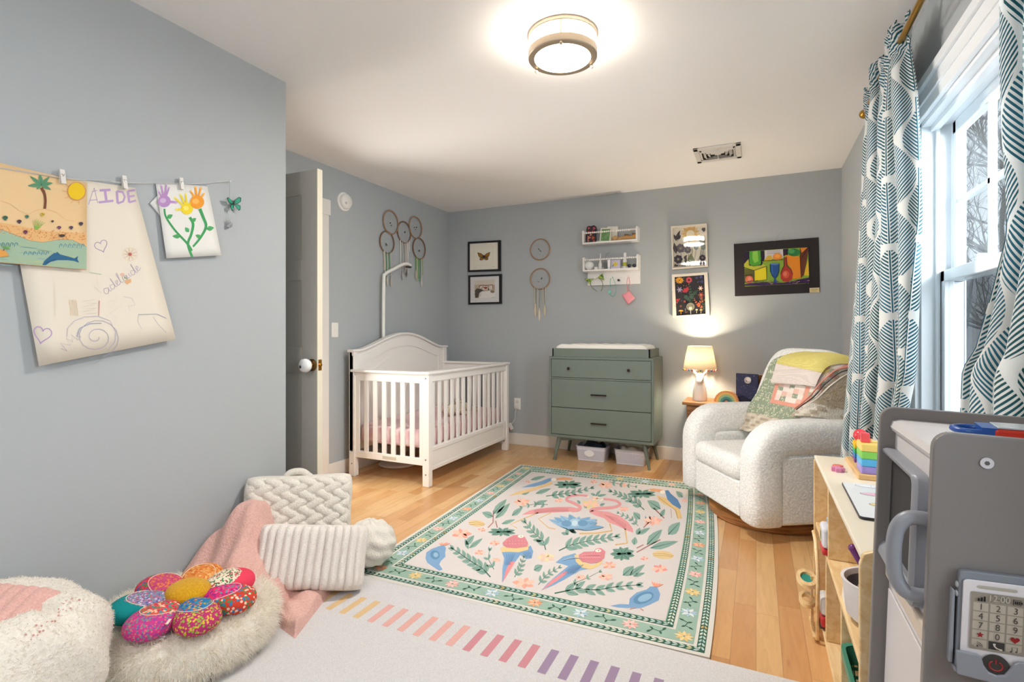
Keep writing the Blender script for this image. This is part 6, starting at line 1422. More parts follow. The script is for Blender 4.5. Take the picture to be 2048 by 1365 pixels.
nt.links.new(pb.inputs['Base Color'].links[0].from_socket, tl_.inputs[0]); nt.links.new(pb.outputs[0], mx_.inputs[1]); nt.links.new(tl_.outputs[0], mx_.inputs[2]); nt.links.new(mx_.outputs[0], nt.nodes['Material Output'].inputs[0])
RODX, RODZ = .50, 2.256
def curtain(name, label, ya_fn, yb_fn, xfn, width, nf, amp, ztop, zbot, seed, header=True):
    rnd = random.Random(seed); ph = [rnd.uniform(0, 6) for _ in range(4)]; b = MB(); NU, NV = nf * 22, 90
    def f(u, v):
        z = zbot + (ztop - zbot) * v
        ya, yb = ya_fn(z), yb_fn(z)
        uu = u + .012 * math.sin(2 * PI * u * 2.3 + ph[0])
        y = ya + (yb - ya) * uu
        top = max(0, (z - (RODZ - .22)) / .22)
        am = amp * (1 - .45 * min(1, top)) * (1 + .25 * math.sin(u * 9 + ph[1]))
        w = 2 * PI * nf * u + .5 * math.sin(3 * z + ph[2])
        x = xfn(z, u) + am * math.sin(w) + .012 * math.sin(w * .37 + 2.1 * z + ph[3])
        y += am * .45 * math.sin(2 * w + ph[1])
        if z > RODZ - .03:   # pinched rod pocket and ruffle
            x += .010 * math.sin(w * 3.1 + z * 60) ; y += .006 * math.cos(w * 2.7 + z * 80)
            if z > RODZ + .012: z += .014 * math.sin(w * 1.7 + ph[0])
        return (x, y, z)
    b.grid(f, NU, NV, uvfn=lambda u, v: (u * width, zbot + (ztop - zbot) * v))
    o = b.build(name, CU, None, smooth=180, solid=.0022); return tag(o, label, 'curtain', 'leaf print curtains')
curtain('curtain', 'leaf-print curtain with blue-green feather leaves hanging between window and armchair', lambda z: 2.375 - .12 * min(1, max(0, (2.26 - z) / .7)) + min(.24, .60 * max(0, (1.0 - z))), lambda z: 3.06, lambda z, u: .497 - .10 * u * max(0, (2.2 - z) / 2.0), 1.05, 6, .030, RODZ + .075, .03, 3)
# near curtain: its free edge swings toward the far side lower down
def ned(z):
    P_ = [(2.33, 1.40), (1.9, 1.485), (1.73, 1.542), (1.57, 1.575), (1.37, 1.60), (1.24, 1.70), (1.10, 1.83), (1.04, 1.93), (.9, 1.95), (.03, 1.95)]
    for (za, ya), (zb, yb) in zip(P_, P_[1:]):
        if z >= zb: return ya + (yb - ya) * (za - z) / (za - zb) if z < za else ya
    return P_[-1][1]
curtain('curtain', 'leaf-print curtain nearest camera, pulled aside behind the toy kitchen', lambda z: ned(z), lambda z: .92, lambda z, u: .50 + .045 * min(1, max(0, (1.9 - z) / .8)), 1.15, 5, .028, RODZ + .075, .03, 8)
BRS = M('#b48a3c', .28, 1.0)
t = thing('curtain_rod', 'brass curtain rod with round end cap above the window', 'curtain rod', (RODX, 3.1, RODZ))
b = MB(); b.cyl((0, -2.75, 0), (0, .045, 0), .0115, seg=16); b.build('rod', BRS, t, smooth=50)
b = MB(); b.lathe([(.012, .0), (.016, .004), (.022, .012), (.024, .020), (.020, .026), (.0, .028)], mat=Matrix.Translation((0, .045, 0)) @ Matrix.Rotation(-PI / 2, 4, 'X'), seg=20); b.build('finial', BRS, t, smooth=50)
for yy_ in (-.35, -2.3):
    b = MB(); b.cyl((0, yy_, -.012), (XR - RODX - .001, yy_, -.012), .006); b.lathe([(.0, 0), (.022, 0), (.022, .006), (.0, .006)], mat=Matrix.Translation((XR - RODX - .0065, yy_, -.012)) @ Matrix.Rotation(PI / 2, 4, 'Y'), seg=16); b.tube([(.014 * math.cos(a), yy_, .014 * math.sin(a)) for a in [2 * PI * k / 14 for k in range(14)]], .003, 6, True); b.build('bracket', BRS, t, smooth=50)
# ================================================================== low toy shelf
BIR = new_mat('birch_plywood', .4, (1, 1, 1)); co = coords(BIR); bx_, by_, bz_ = xyz(BIR, co); g = noise(BIR, comb(BIR, bx_ * 14, by_ * 2.2, bz_ * 14), 2.4, 4, .6, .8)
setc(BIR, mixc(BIR, g.smooth(.3, .72), lin('#ead0a2'), lin('#d8b27a')))
EDG = M('#cdb48e', .5, var=.05)
SX0, SX1, SY0, SY1, SZ = .216, .478, 1.40, 2.462, .64
t = thing('toy_shelf', 'low birch plywood toy shelf with open cubbies along the window wall', 'shelf', ((SX0 + SX1) / 2, (SY0 + SY1) / 2, 0)); scx, scy = (SX0 + SX1) / 2, (SY0 + SY1) / 2
def sbox(x0, x1, y0, y1, z0, z1, mb): mb.box(x0 - scx, x1 - scx, y0 - scy, y1 - scy, z0, z1)
b = MB(); sbox(SX0, SX1, SY0 + .015, SY1, SZ - .016, SZ, b); b.build('top_board', new_mat('x', .4) if False else M('#e9dfcc', .3, var=.03), t, bevel=.003)  # top coloured paler than the birch to carry the window light on it
for y0, nm in ((SY1 - .016, 'far_end_panel'), ):
    b = MB(); b.prism([(p_[0] - scx, p_[1]) for p_ in rrect(SX0 - .002, SX1, 0, SZ - .016, .004)], 'y', y0 - scy, y0 + .016 - scy); b.build('end_panel', BIR, t, bevel=.002)
b = MB(); b.prism([(p_[0] - scx, p_[1]) for p_ in [(SX0 - .004, 0), (SX0 - .004, SZ - .02), (SX0 + .004, SZ + .004), (SX0 + .022, SZ + .012), (SX1, SZ + .012), (SX1, 0)]], 'y', SY0 - scy, SY0 + .016 - scy); b.build('end_panel', BIR, t, bevel=.003)
ZM_ = .372
b = MB(); sbox(SX0 + .004, SX1 - .008, SY0 + .016, SY1 - .016, ZM_ - .015, ZM_, b); b.build('middle_shelf', BIR, t, bevel=.002)
b = MB(); sbox(SX0 + .004, SX1 - .008, SY0 + .016, SY1 - .016, .045, .06, b); sbox(SX0 + .02, SX0 + .034, SY0 + .016, SY1 - .016, 0, .045, b); b.build('bottom_shelf', BIR, t, bevel=.002)
for yd, z0, z1 in ((2.06, ZM_, SZ - .016), (2.12, .06, ZM_ - .015), (1.76, .06, ZM_ - .015)):
    b = MB(); sbox(SX0 + .006, SX1 - .008, yd, yd + .015, z0 + .0005, z1 - .0005, b); b.build('divider', BIR, t, bevel=.002)
b = MB(); sbox(SX1 - .008, SX1 - .001, SY0 + .016, SY1 - .016, .045, SZ - .017, b); b.build('back_panel', BIR, t)
# stacker
ST = thing('shape_stacker', 'wooden shape-sorting stacker with rainbow blocks on toy shelf top', 'toy', (.355, 2.15, SZ))
pA = onZ(1691, 916, SZ); pB = onZ(1717, 960, SZ)
ya_, yb_ = 2.41, pB[1] - .0; x_ = pB[0]
b = MB(); b.box(x_ - .355, x_ + .15 - .355, yb_ - 2.15, ya_ - 2.15, .0005, .018); b.build('base', M('#d9b078', .5, var=.05), ST, bevel=.003)
colr = ['#7a4fa0', '#2f86c4', '#3fae52', '#e8b81c', '#d9323c']; colr2 = ['#9f8fd8', '#58b4e8', '#86cf5a', '#f0d070', '#e86a6a']
def plate(shape, cx, cy, r_, z0, h, c, parent):
    if shape == 'sq': pts = rrect(-r_, r_, -r_, r_, r_ * .12, 3)
    elif shape == 'hex': pts = [(r_ * math.cos(PI / 3 * k), r_ * math.sin(PI / 3 * k)) for k in range(6)]
    elif shape == 'plus': w = r_ * .42; pts = [(w, r_), (w, w), (r_, w), (r_, -w), (w, -w), (w, -r_), (-w, -r_), (-w, -w), (-r_, -w), (-r_, w), (-w, w), (-w, r_)]
    else: pts = [(r_ * math.cos(2 * PI * k / 20), r_ * math.sin(2 * PI * k / 20)) for k in range(20)]
    m_ = MB(); m_.prism([(p_[0] + cx, p_[1] + cy) for p_ in pts], 'z', z0, z0 + h); m_.build('block', M(c, .35), parent, bevel=.0015)
xc = x_ + .045 - .355
rows = (('circle', ya_ - .035, .026, .0175, colr), ('plus', ya_ - .098, .030, .0175, colr), ('sq', yb_ + .062, .047, .0215, colr2))
for shp, yc_, r_, h_, cs_ in rows:
    z = .0185
    nb_ = 4 if shp != 'sq' else 4
    for k in range(nb_):
        hh_ = h_ if shp != 'sq' else .0255
        plate(shp, xc + (.0 if shp != 'sq' else .012), yc_ - 2.15, r_, z, hh_ - .001, cs_[k], ST); z += hh_
        if shp == 'sq' and False: pass
    b = MB(); b.cyl((xc, yc_ - 2.15, z), (xc, yc_ - 2.15, z + .012), .006); b.build('peg', M('#d9b078', .5), ST)
    if shp == 'circle':
        b = MB(); b.sphere((xc, yc_ - 2.15, z + .020), .024, 16, 12); b.build('ball', M('#dd3a44', .2), ST, smooth=180)
    elif shp == 'plus': b = MB(); b.box(xc - .016, xc + .016, yc_ - 2.166, yc_ - 2.134, z, z + .036); b.build('block', M('#d23a44', .35), ST, bevel=.002)
    else: b = MB(); b.box(xc - .03, xc - .004, yc_ - 2.165, yc_ - 2.14, z, z + .032); b.build('block', M('#dc5058', .35), ST, bevel=.002)
# second lane of blocks behind
for k in range(4):
    plate('hex', xc + .085 - .0, ya_ - .035 - 2.15, .024, .0185 + k * .0175, .0165, colr[k], ST)
q = onZ(1676, 941, SZ + .004)
for (dx, dy, shp, c_, lab) in ((0, 0, 'plus', '#d98ab4', 'loose pink plus-shaped block on toy shelf top'), (.004, .036, 'hex', '#e0705c', 'loose coral hexagon block behind the pink plus block')):
    m_ = MB(); r_ = .021
    pts = [(.009, .021), (.009, .009), (.021, .009), (.021, -.009), (.009, -.009), (.009, -.021), (-.009, -.021), (-.009, -.009), (-.021, -.009), (-.021, .009), (-.009, .009), (-.009, .021)] if shp == 'plus' else [(.018 * math.cos(PI / 3 * k), .018 * math.sin(PI / 3 * k)) for k in range(6)]
    m_.prism(pts, 'z', 0, .014); tag(m_.build('toy_block', M(c_, .4), None, (q[0] + dx, q[1] + dy, SZ + .0005), bevel=.001), lab, 'block', 'loose blocks')
# puzzle board
c_l = [onZ(*a, SZ + .008) for a in ((1683, 964), (1719.5, 1034))]
P0, P1 = Vector(c_l[0]), Vector(c_l[1]); wB = .21
t = thing('puzzle_board', 'white wooden peg puzzle board with pink and yellow face shapes', 'puzzle', (P1.x, P1.y, SZ + .0005), math.atan2(P0.y - P1.y, P0.x - P1.x) - PI / 2)
Lb = (P0 - P1).length
b = MB(); b.prism(rrect(0, wB, 0, Lb, .012), 'z', 0, .0075); b.build('board', M('#2b2a30', .5), t)
b = MB(); b.prism(rrect(.0015, wB - .0015, .0015, Lb - .0015, .011), 'z', .0075, .0083); b.build('face', M('#e3e8ee', .3), t)
p = Paint(lambda a, c, h: (a, c, .0084 + h), .0002)
for x, y, rx, ry, c in ((.09, Lb - .03, .055, .014, '#e8ecf2'), (.085, Lb * .66, .05, .016, '#e4bcd2'), (.078, Lb * .36, .036, .018, '#e2cf94'), (.10, .035, .05, .016, '#e6eaf0')):
    p.h = 0; p.ell(x, y, rx + .0015, ry + .0015, '#25262c', n=28); p.ell(x, y, rx, ry, c, n=28)
    for sx_ in (-.012, .012): p.ell(x + sx_, y + .003, .002, .002, '#4a4450', n=8)
    p.line([(x - .006, y - .005), (x, y - .007), (x + .006, y - .005)], .0015, '#7a5068')
p.mb.build('printed_faces', PAINT, t)['kind'] = 'stuff'
# things in the cubbies
def put(name, lab, cat, x, y, z, rz=0): return thing(name, lab, cat, (x, y, z), rz)
t = put('toy_register', 'white and red toy with grey top in far cubby of middle shelf', 'toy', .262, 2.128, ZM_ + .0005)
b = MB(); b.box(-.055, .055, -.045, .045, 0, .022); b.build('base', M('#c1262e', .3), t, bevel=.006)
b = MB(); b.box(-.055, .055, -.045, .045, .0225, .095); b.build('body', M('#d6d8e2', .3), t, bevel=.012, seg=3)
b = MB(); b.box(-.035, .045, -.038, .038, .0955, .112); b.cyl((0, 0, .112), (0, 0, .122), .018); b.build('lid', M('#8f9bb0', .4), t, bevel=.004)
p = Paint(lambda a, c, h: (-.0552 - h, a, c), .0002); p.poly(rrect(-.03, .03, .035, .08, .008), '#c8c4a0'); p.ell(0, .058, .016, .016, '#6a705c'); p.mb.build('sticker', PAINT, t)
t = put('toy_truck', 'small white and red toy in far cubby of bottom shelf', 'toy', .262, 2.245, .0605)
b = MB(); b.box(-.05, .05, -.06, .06, .012, .05); b.build('base', M('#c6343a', .3), t, bevel=.008)
b = MB(); b.box(-.05, .05, -.055, .02, .0505, .12); b.build('cab', M('#dcdee2', .3), t, bevel=.014, seg=3)
for sx_ in (-1, 1):
    for sy in (-1, 1): b = MB(); b.lathe([(.0, 0), (.018, 0), (.018, .010), (.0, .010)], mat=Matrix.Translation((sx_ * .045 - .005, sy * .038, .018)) @ Matrix.Rotation(PI / 2, 4, 'Y'), seg=16); b.build('wheel', M('#3a3a40', .6), t, smooth=50)
# ball ramp standing in front of the shelf
t = put('ball_ramp', 'wooden ball ramp toy with two ring trays standing beside toy shelf', 'toy', .180, 2.31, 0); t.scale = (.8, .8, .8)
b = MB(); n = 24; ar = [(.16 * math.cos(PI / 2 + PI * k / n) + .02, .27 + .17 * math.sin(PI / 2 + PI * k / n)) for k in range(n // 2 + 1)]
prf = [(.05, .02)] + [(.05, .45)] + [(.02 - .17 * math.sin(PI / 2 * k / 10), .27 + .18 * math.cos(PI / 2 * k / 10)) for k in range(11)] + [(-.15, .02)]
hole = None
b.prism([(a, c) for a, c in prf], 'x', .022, .034) if False else None
rm = [(.02 - .17 * math.sin(PI * k / 16 * .62), .26 + .19 * math.cos(PI * k / 16 * .62)) for k in range(17)]
b.tube([(.03, y, z) for y, z in [(.06, .45)] + rm + [(-.13, .02), (-.10, .006), (.05, .006)]], .008, 8); b.build('side_arc', BIR, t, smooth=60)
for zc, yc_, rr_, nm in ((.245, -.02, .070, 'upper_ring'), (.150, -.03, .055, 'lower_ring')):
    b = MB(); b.ring_loft([[(rr_ * r * math.cos(a) * .62 - .005, yc_ + rr_ * r * math.sin(a) * 1.35, zc + z) for a in [2 * PI * k / 30 for k in range(30)]] for r, z in ((1, -.009), (1, .009), (.62, .009), (.62, -.009))], False, loop=True); rg_ = b.build('ring_tray', BIR, t, smooth=30)
    if nm == 'upper_ring':
        b = MB(); b.ring_loft([[(rr_ * r * math.cos(a) * .62 - .005, yc_ + rr_ * r * math.sin(a) * 1.35, zc + z) for a in [2 * PI * k / 30 for k in range(30)]] for r, z in ((.61, -.006), (.61, -.002))]); b.build('felt_pad', M('#1f8f84', .7), rg_)
b = MB(); b.box(.012, .024, -.13, .06, .02, .03); b.box(.012, .024, -.02, -.005, .03, .26); b.build('post', BIR, t, bevel=.002)
# pot with cloth and spoon
t = put('toy_pot', 'white toy pot with grey inside on the near part of middle shelf', 'pot', .300, 1.66, ZM_ + .0005)
b = MB(); b.lathe([(.060, 0), (.080, .02), (.088, .10), (.092, .112), (.084, .112), (.078, .10), (.070, .02), (.0, .012)], seg=32); b.build('pot', M('#e3e0e2', .4), t, smooth=50)
b = MB(); b.lathe([(.077, .10), (.069, .022), (.0, .0135)], seg=32, cap=False); b.build('lining', M('#6f6d74', .6), t, smooth=50)
cloth_lump('toy_cloth', 'white cloth hanging over the side of the toy pot', 'cloth', (.262, 1.745, ZM_ + .0005), .035, .05, .07, M('#e6ddd2', .9, bscale=60, bstr=.4), 15)
t = put('toy_spoon', 'purple toy spoon handle poking out of the white pot', 'spoon', .300, 1.66, ZM_ + .02); 
b = MB(); b.tube([(.01, -.01, .0), (-.035, .03, .11), (-.055, .048, .15)], [.006, .008, .011], 10); b.sphere((-.057, .050, .153), .0115, 10, 8); b.build('handle', M('#6b2a72', .35), t, smooth=60)
# green basket and book on the bottom shelf
def lattice_basket(lab, x, y, z, w, d, h, hexc):
    m_ = bpy.data.materials.new('lattice_basket'); m_.use_nodes = True; pb = m_.node_tree.nodes['Principled BSDF']; pb.inputs['Base Color'].default_value = lin4(hexc); pb.inputs['Roughness'].default_value = .45
    cx2, cy2, cz2 = xyz(m_, coords(m_)); hole = (((cx2 + cy2) / .022).frac() - .5).abs().lt(.36) * ((cz2 / .022).frac() - .5).abs().lt(.36) * cz2.gt(.03) * cz2.lt(h - .045)
    m_.node_tree.links.new((1 - hole).v, pb.inputs['Alpha'])
    t = put('toy_basket', lab, 'basket', x, y, z); A = rrect(-w / 2 * .8, w / 2 * .8, -d / 2 * .8, d / 2 * .8, .025); B = rrect(-w / 2, w / 2, -d / 2, d / 2, .03); Ai = [(q[0] * .96, q[1] * .96) for q in A]; Bi = [(q[0] * .96, q[1] * .96) for q in B]
    b = MB(); b.ring_loft([[(q[0], q[1], 0) for q in A], [(q[0], q[1], h) for q in B], [(q[0], q[1], h) for q in Bi], [(q[0], q[1], .004) for q in Ai]]); b.build('basket', m_, t, smooth=40)
    b = MB(); b.ring_loft([[(q[0] * s_, q[1] * s_, h + z_) for q in B] for s_, z_ in ((1.0, -.02), (1.07, -.018), (1.07, .004), (.97, .004))], False, loop=True); b.build('rim', M(hexc, .4), t, smooth=40); return t
lattice_basket('green lattice basket on near part of the bottom shelf', .315, 1.585, .0605, .19, .26, .21, '#3f8a72')
t = put('picture_book', 'blue and white book lying flat before the green basket, just inside frame', 'book', .20, 1.60, .010) if False else thing('picture_book', 'blue and white picture book leaning at foot of the toy shelf', 'book', (.165, 1.70, .0), 0, None, rot=(0, 0, .1))
b = MB(); b.box(-.04, .03, -.10, .06, .0005, .012); b.build('cover', M('#2a62a8', .4), t, bevel=.002)
p = Paint(lambda a, c, h: (a, c, .0122 + h), .0002); p.poly([(-.03, -.09), (.02, -.09), (.02, -.02), (-.03, -.03)], '#e3e8ee'); p.ell(-.005, .02, .018, .02, '#cfe0f0'); p.ell(0, -.05, .01, .012, '#3a7ac0'); p.mb.build('cover_picture', PAINT, t)
t = put('toy_stool', 'small brown wooden toy in middle cubby of bottom shelf', 'toy', .30, 1.86, .0605)
b = MB(); b.box(-.04, .04, -.03, .03, .0, .010); b.box(-.035, -.02, -.02, .02, .010, .10); b.box(.02, .035, -.02, .02, .010, .10); b.box(-.045, .045, -.032, .032, .10, .115); b.build('frame', M('#5c3626', .5), t, bevel=.002)
b = MB(); b.lathe([(.0, .116), (.018, .116), (.022, .14), (.012, .165), (.0, .168)], seg=16); b.build('knob', M('#232a48', .5), t, smooth=60)

# ================================================================== toy kitchen
KY0, KY1, KX0, KX1, KZ = 1.034, 1.345, .2215, .465, .988
t = thing('toy_kitchen', 'white and grey toy play kitchen with microwave door beside the shelf', 'toy kitchen', ((KX0 + KX1) / 2, (KY0 + KY1) / 2, 0), 0, None, rot=(0, math.radians(2.0), 0)); kit = t
kx, ky = (KX0 + KX1) / 2, (KY0 + KY1) / 2
KG = M('#7d7876', .4); KW = M('#d5d0d0', .38); KGR = M('#8d9098', .38); KED = M('#cbc8cc', .4)
for y0, y1 in ((KY0, KY0 + .018), (KY1 - .018, KY1)):
    dx = -.0175 if y0 > 1.2 else 0; pts = [(q[0] - kx, q[1]) for q in rrect(KX0 + dx, KX1 + .02, 0, KZ - .004, .026, 6)]; pts = [(a, c) for a, c in pts]
    b = MB(); b.prism(pts, 'y', y0 - ky, y1 - ky); b.build('side_panel', KG, t, bevel=.003, seg=3)
b = MB(); x0, x1 = KX0 + .004 - kx, KX1 + .015 - kx; yA, yB = KY0 + .0185 - ky, KY1 - .0185 - ky
b.prism([(x0, .936), (x0 - .004, .944), (x0, .956), (x0 + .012, .960), (x1, .960), (x1, .936)], 'y', yA, yB); b.build('top_board', KW, t, smooth=40)
b = MB(); b.box(x0 + .006, x0 + .018, yA, yB, .665, .9355); b.box(x0 + .006, x0 + .018, yA, yB, 0.05, .628); b.build('front_panel', KW, t)
b = MB(); b.box(x1 - .008, x1, yA, yB, .05, .9355); b.box(x0 + .02, x1 - .01, yA, yB, .64, .65); b.build('back_panel', KW, t)
b = MB(); b.box(x0 - .002, x0 + .03, yA, yB, .630, .6645); b.build('ledge', M('#cfc0b0', .4), t, bevel=.004)
b = MB(); b.box(x0 + .002, x0 + .0055, yA + .012, yB - .012, .07, .610); b.build('lower_door', KW, t, bevel=.002)
# microwave door on the front (frame, dark window, handle)
fy0, fy1, fz0, fz1 = KY0 + .045 - ky, yB + .012, .672, .900
b = MB(); O = rrect(fy0, fy1, fz0, fz1, .022, 5); I = rrect(fy0 + .040, fy1 - .005, fz0 + .030, fz1 - .018, .010, 5)
b.ring_loft([[(x0 + .0055, q[0], q[1]) for q in O], [(x0 - .010, q[0], q[1]) for q in O], [(x0 - .016, q[0], q[1]) for q in [((p_[0] * .8 + i_[0] * .2), (p_[1] * .8 + i_[1] * .2)) for p_, i_ in zip(O, I)]], [(x0 - .014, q[0], q[1]) for q in [((p_[0] * .4 + i_[0] * .6), (p_[1] * .4 + i_[1] * .6)) for p_, i_ in zip(O, I)]], [(x0 - .006, q[0], q[1]) for q in I], [(x0 + .004, q[0], q[1]) for q in I]], False)
dr = b.build('microwave_door', KGR, t, smooth=50)
b = MB(); b.box(x0 + .002, x0 + .0045, fy0 + .02, fy1 - .01, fz0 + .02, fz1 - .02); b.build('window', M('#2e2d2f', .6), dr)
hy = KY0 + .026 - ky
b = MB(); b.tube(catmull([(x0 + .006, hy, .834), (x0 - .010, hy, .836), (x0 - .028, hy, .832), (x0 - .040, hy, .815), (x0 - .044, hy, .79), (x0 - .044, hy, .76), (x0 - .040, hy, .732), (x0 - .028, hy, .712), (x0 - .012, hy, .708), (x0 + .006, hy, .710)], 5), .0115, 14, flat=1.0); b.build('handle', KGR, t, smooth=60)
for q in (onY(1919, 924, KY0),):
    b = MB(); b.lathe([(.0, 0), (.0075, 0), (.0085, .001), (.0085, .002), (.0, .002)], mat=Matrix.Translation((q[0] - kx, KY0 - ky, q[2])) @ Matrix.Rotation(PI / 2, 4, 'X'), seg=20); sc = b.build('bolt', KED, t, smooth=40)
    b = MB(); b.lathe([(.0, .0021), (.0035, .0021), (.0035, .0024), (.0, .0024)], mat=Matrix.Translation((q[0] - kx, KY0 - ky, q[2])) @ Matrix.Rotation(PI / 2, 4, 'X'), seg=6); b.build('hex_socket', M('#55524f', .6), sc)
# toy phone in its holder on the near side panel
def c8(zx, zy): return (1880 + zx * .17949, 1120 + zy * .17949)
YP = KY0 - .016
def kp(zx, zy, y=YP): q = onY(*c8(zx, zy), y); return Vector((q[0], q[2]))
K1, K3, K7 = kp(458, 525), kp(845, 580), kp(448, 730)
colv = (K3 - K1) / 2; roww = (K7 - K1) / 2
def K(c, r): q = K1 + colv * c + roww * r; return (q.x, q.y)
pt = thing('toy_phone', 'white toy phone with printed keypad resting in grey holder on kitchen side', 'toy phone', (K(1, 2)[0], KY0, K(1, 2)[1]))
ox_, oz_ = K(1, 2)
def quadr(c0, c1_, r0, r1, rad=.12, n=4):
    return [K(*q) for q in rrect(c0, c1_, r0, r1, rad, n)]
def slab(poly, y0, y1, nm, mat, par, bv=.002):
    m_ = MB(); m_.prism([(a - ox_, c - oz_) for a, c in poly], 'y', y0 - KY0, y1 - KY0); return m_.build(nm, mat, par, bevel=bv, seg=3)
PHW = M('#d8d2d4', .35)
slab(quadr(-1.32, 3.30, -3.55, 7.2, .35), KY0 - .012, KY0 - .002, 'back_shell', M('#7d828a', .4), pt)
slab(quadr(-1.10, 3.10, -2.75, 7.0, .35), YP + .001, KY0 - .0125, 'front_shell', PHW, pt, .003)
p = Paint(lambda a, c, h: (K(a, c)[0] - ox_, YP - KY0 - h, K(a, c)[1] - oz_), .0001)
p.poly(rrect(-.25, 2.05, -2.28, -1.98, .14), '#a9a294')
p.poly(rrect(-.62, 2.62, -1.55, 4.65, .12), '#8f877b')
for r in range(4):
    for c in range(3): p.h = .0003; p.poly([(c - .47, r - .44), (c + .42, r - .44), (c + .42, r + .44), (c - .47, r + .44)], '#b0a697')
for c in (0, 2): p.h = .0003; p.poly([(c - .47, 3.56), (c + .42, 3.56), (c + .42, 4.4), (c - .47 + (.25 if c == 0 else 0), 4.4), (c - .47, 4.2)] if c == 0 else [(c - .47, 3.56), (c + .42, 3.56), (c + .42, 4.2), (c + .2, 4.4), (c - .47, 4.4)], '#b0a697')
p.h = .0003; p.poly([(.53, 3.56), (1.46, 3.56), (1.46, 4.4), (.53, 4.4)], '#3c3a38')
p.h = .0006
def ktext(s_, c, r, size, col, sx=1.0):
    # text is written upright: flip the row axis
    cu = bpy.data.curves.new('t', 'FONT'); cu.body = s_; cu.size = size; cu.align_x = 'CENTER'; cu.resolution_u = 3; ob = bpy.data.objects.new('t', cu); COL.objects.link(ob)
    me = bpy.data.meshes.new_from_object(ob.evaluated_get(bpy.context.evaluated_depsgraph_get())); p.up()
    vs = [p.fn(c + v.co.x * sx, r - v.co.y, p.h) for v in me.vertices]; p.mb.add(vs, [tuple(f.vertices) for f in me.polygons], 0, col)
    bpy.data.objects.remove(ob); bpy.data.curves.remove(cu); bpy.data.meshes.remove(me)
for k, s_ in enumerate('123456789'): ktext(s_, k % 3, k // 3 + .30, .95, '#4a4540', .62)
ktext('0', 1, 3.30, .95, '#4a4540', .62); ktext('12:00', 1.0, -.78, .95, '#b5ada0', .62)
p.poly([(0 + (.24 if k % 2 == 0 else .10) * math.sin(PI * k / 5), 3 - (.36 if k % 2 == 0 else .15) * math.cos(PI * k / 5)) for k in range(10)], '#8e1f22')
hp = []
for k in range(24): a = 2 * PI * k / 24; hp.append((2 + .017 * 16 * math.sin(a) ** 3, 3 - .024 * (13 * math.cos(a) - 5 * math.cos(2 * a) - 2 * math.cos(3 * a) - math.cos(4 * a))))
p.poly(hp, '#8e1f22')
for k, h_ in enumerate((.3, .42, .55)): p.poly([(-.25 + .17 * k, -.65 - h_), (-.13 + .17 * k, -.65 - h_), (-.13 + .17 * k, -.65), (-.25 + .17 * k, -.65)], '#1f1c1c')
p.line([(1.80, -1.25), (2.22, -1.25), (2.22, -.72), (1.80, -.72), (1.80, -1.28)], .05, '#1f1c1c'); p.poly([(2.24, -1.1), (2.32, -1.1), (2.32, -.87), (2.24, -.87)], '#1f1c1c')
for k in range(3): p.poly([(1.87 + .11 * k, -1.15), (1.95 + .11 * k, -1.15), (1.95 + .11 * k, -.82), (1.87 + .11 * k, -.82)], '#1f1c1c')
for k in range(3): r_ = .12 + .12 * k; p.line([(-.2 + r_ * math.cos(a) * .9, 4.25 - r_ * math.sin(a) * 1.35) for a in [PI / 2 * j / 8 for j in range(9)]], .055, '#4a4540')
p.ell(-.17, 4.2, .06, .09, '#4a4540')
p.line([(.80, 3.72), (.84, 3.95), (.98, 4.15), (1.22, 4.22)], .11, '#c9c0b0'); p.ell(.82, 3.74, .09, .10, '#c9c0b0'); p.ell(1.2, 4.22, .10, .09, '#c9c0b0')
p.line([(1.82, 4.2), (1.82, 3.78), (2.12, 3.72), (2.12, 4.15)], .05, '#4a4540'); p.ell(1.77, 4.22, .07, .08, '#4a4540'); p.ell(2.07, 4.17, .07, .08, '#4a4540')
p.h = .0008
p.mb.build('keypad_print', PAINT, pt)
m_ = MB(); cc = K(.98, 6.05); m_.lathe([(.0, 0), (.0150, 0), (.0165, .001), (.0165, .0022), (.0, .0022)], mat=Matrix.Translation((cc[0] - ox_, YP - KY0, cc[1] - oz_)) @ Matrix.Rotation(PI / 2, 4, 'X'), seg=32)
pw = m_.build('power_button', M('#3a3836', .3), pt, smooth=40)
m_ = MB(); m_.tube([(cc[0] - ox_ + .0078 * math.sin(a), YP - KY0 - .0024, cc[1] - oz_ + .0070 * math.cos(a)) for a in [.5 + (2 * PI - 1.0) * k / 20 for k in range(21)]], .0011, 5); m_.tube([(cc[0] - ox_, YP - KY0 - .0024, cc[1] - oz_ + .010), (cc[0] - ox_, YP - KY0 - .0024, cc[1] - oz_ + .003)], .0011, 5); m_.build('power_symbol', M('#9c2222', .5), pw)
for r in (-1.9, -.9):
    m_ = MB(); q = K(-1.38, r); m_.sphere((q[0] - ox_, -.008, q[1] - oz_), (.0024, .004, .0052), 10, 8); m_.build('side_button', M('#a5a7ac', .4), pt, smooth=60)
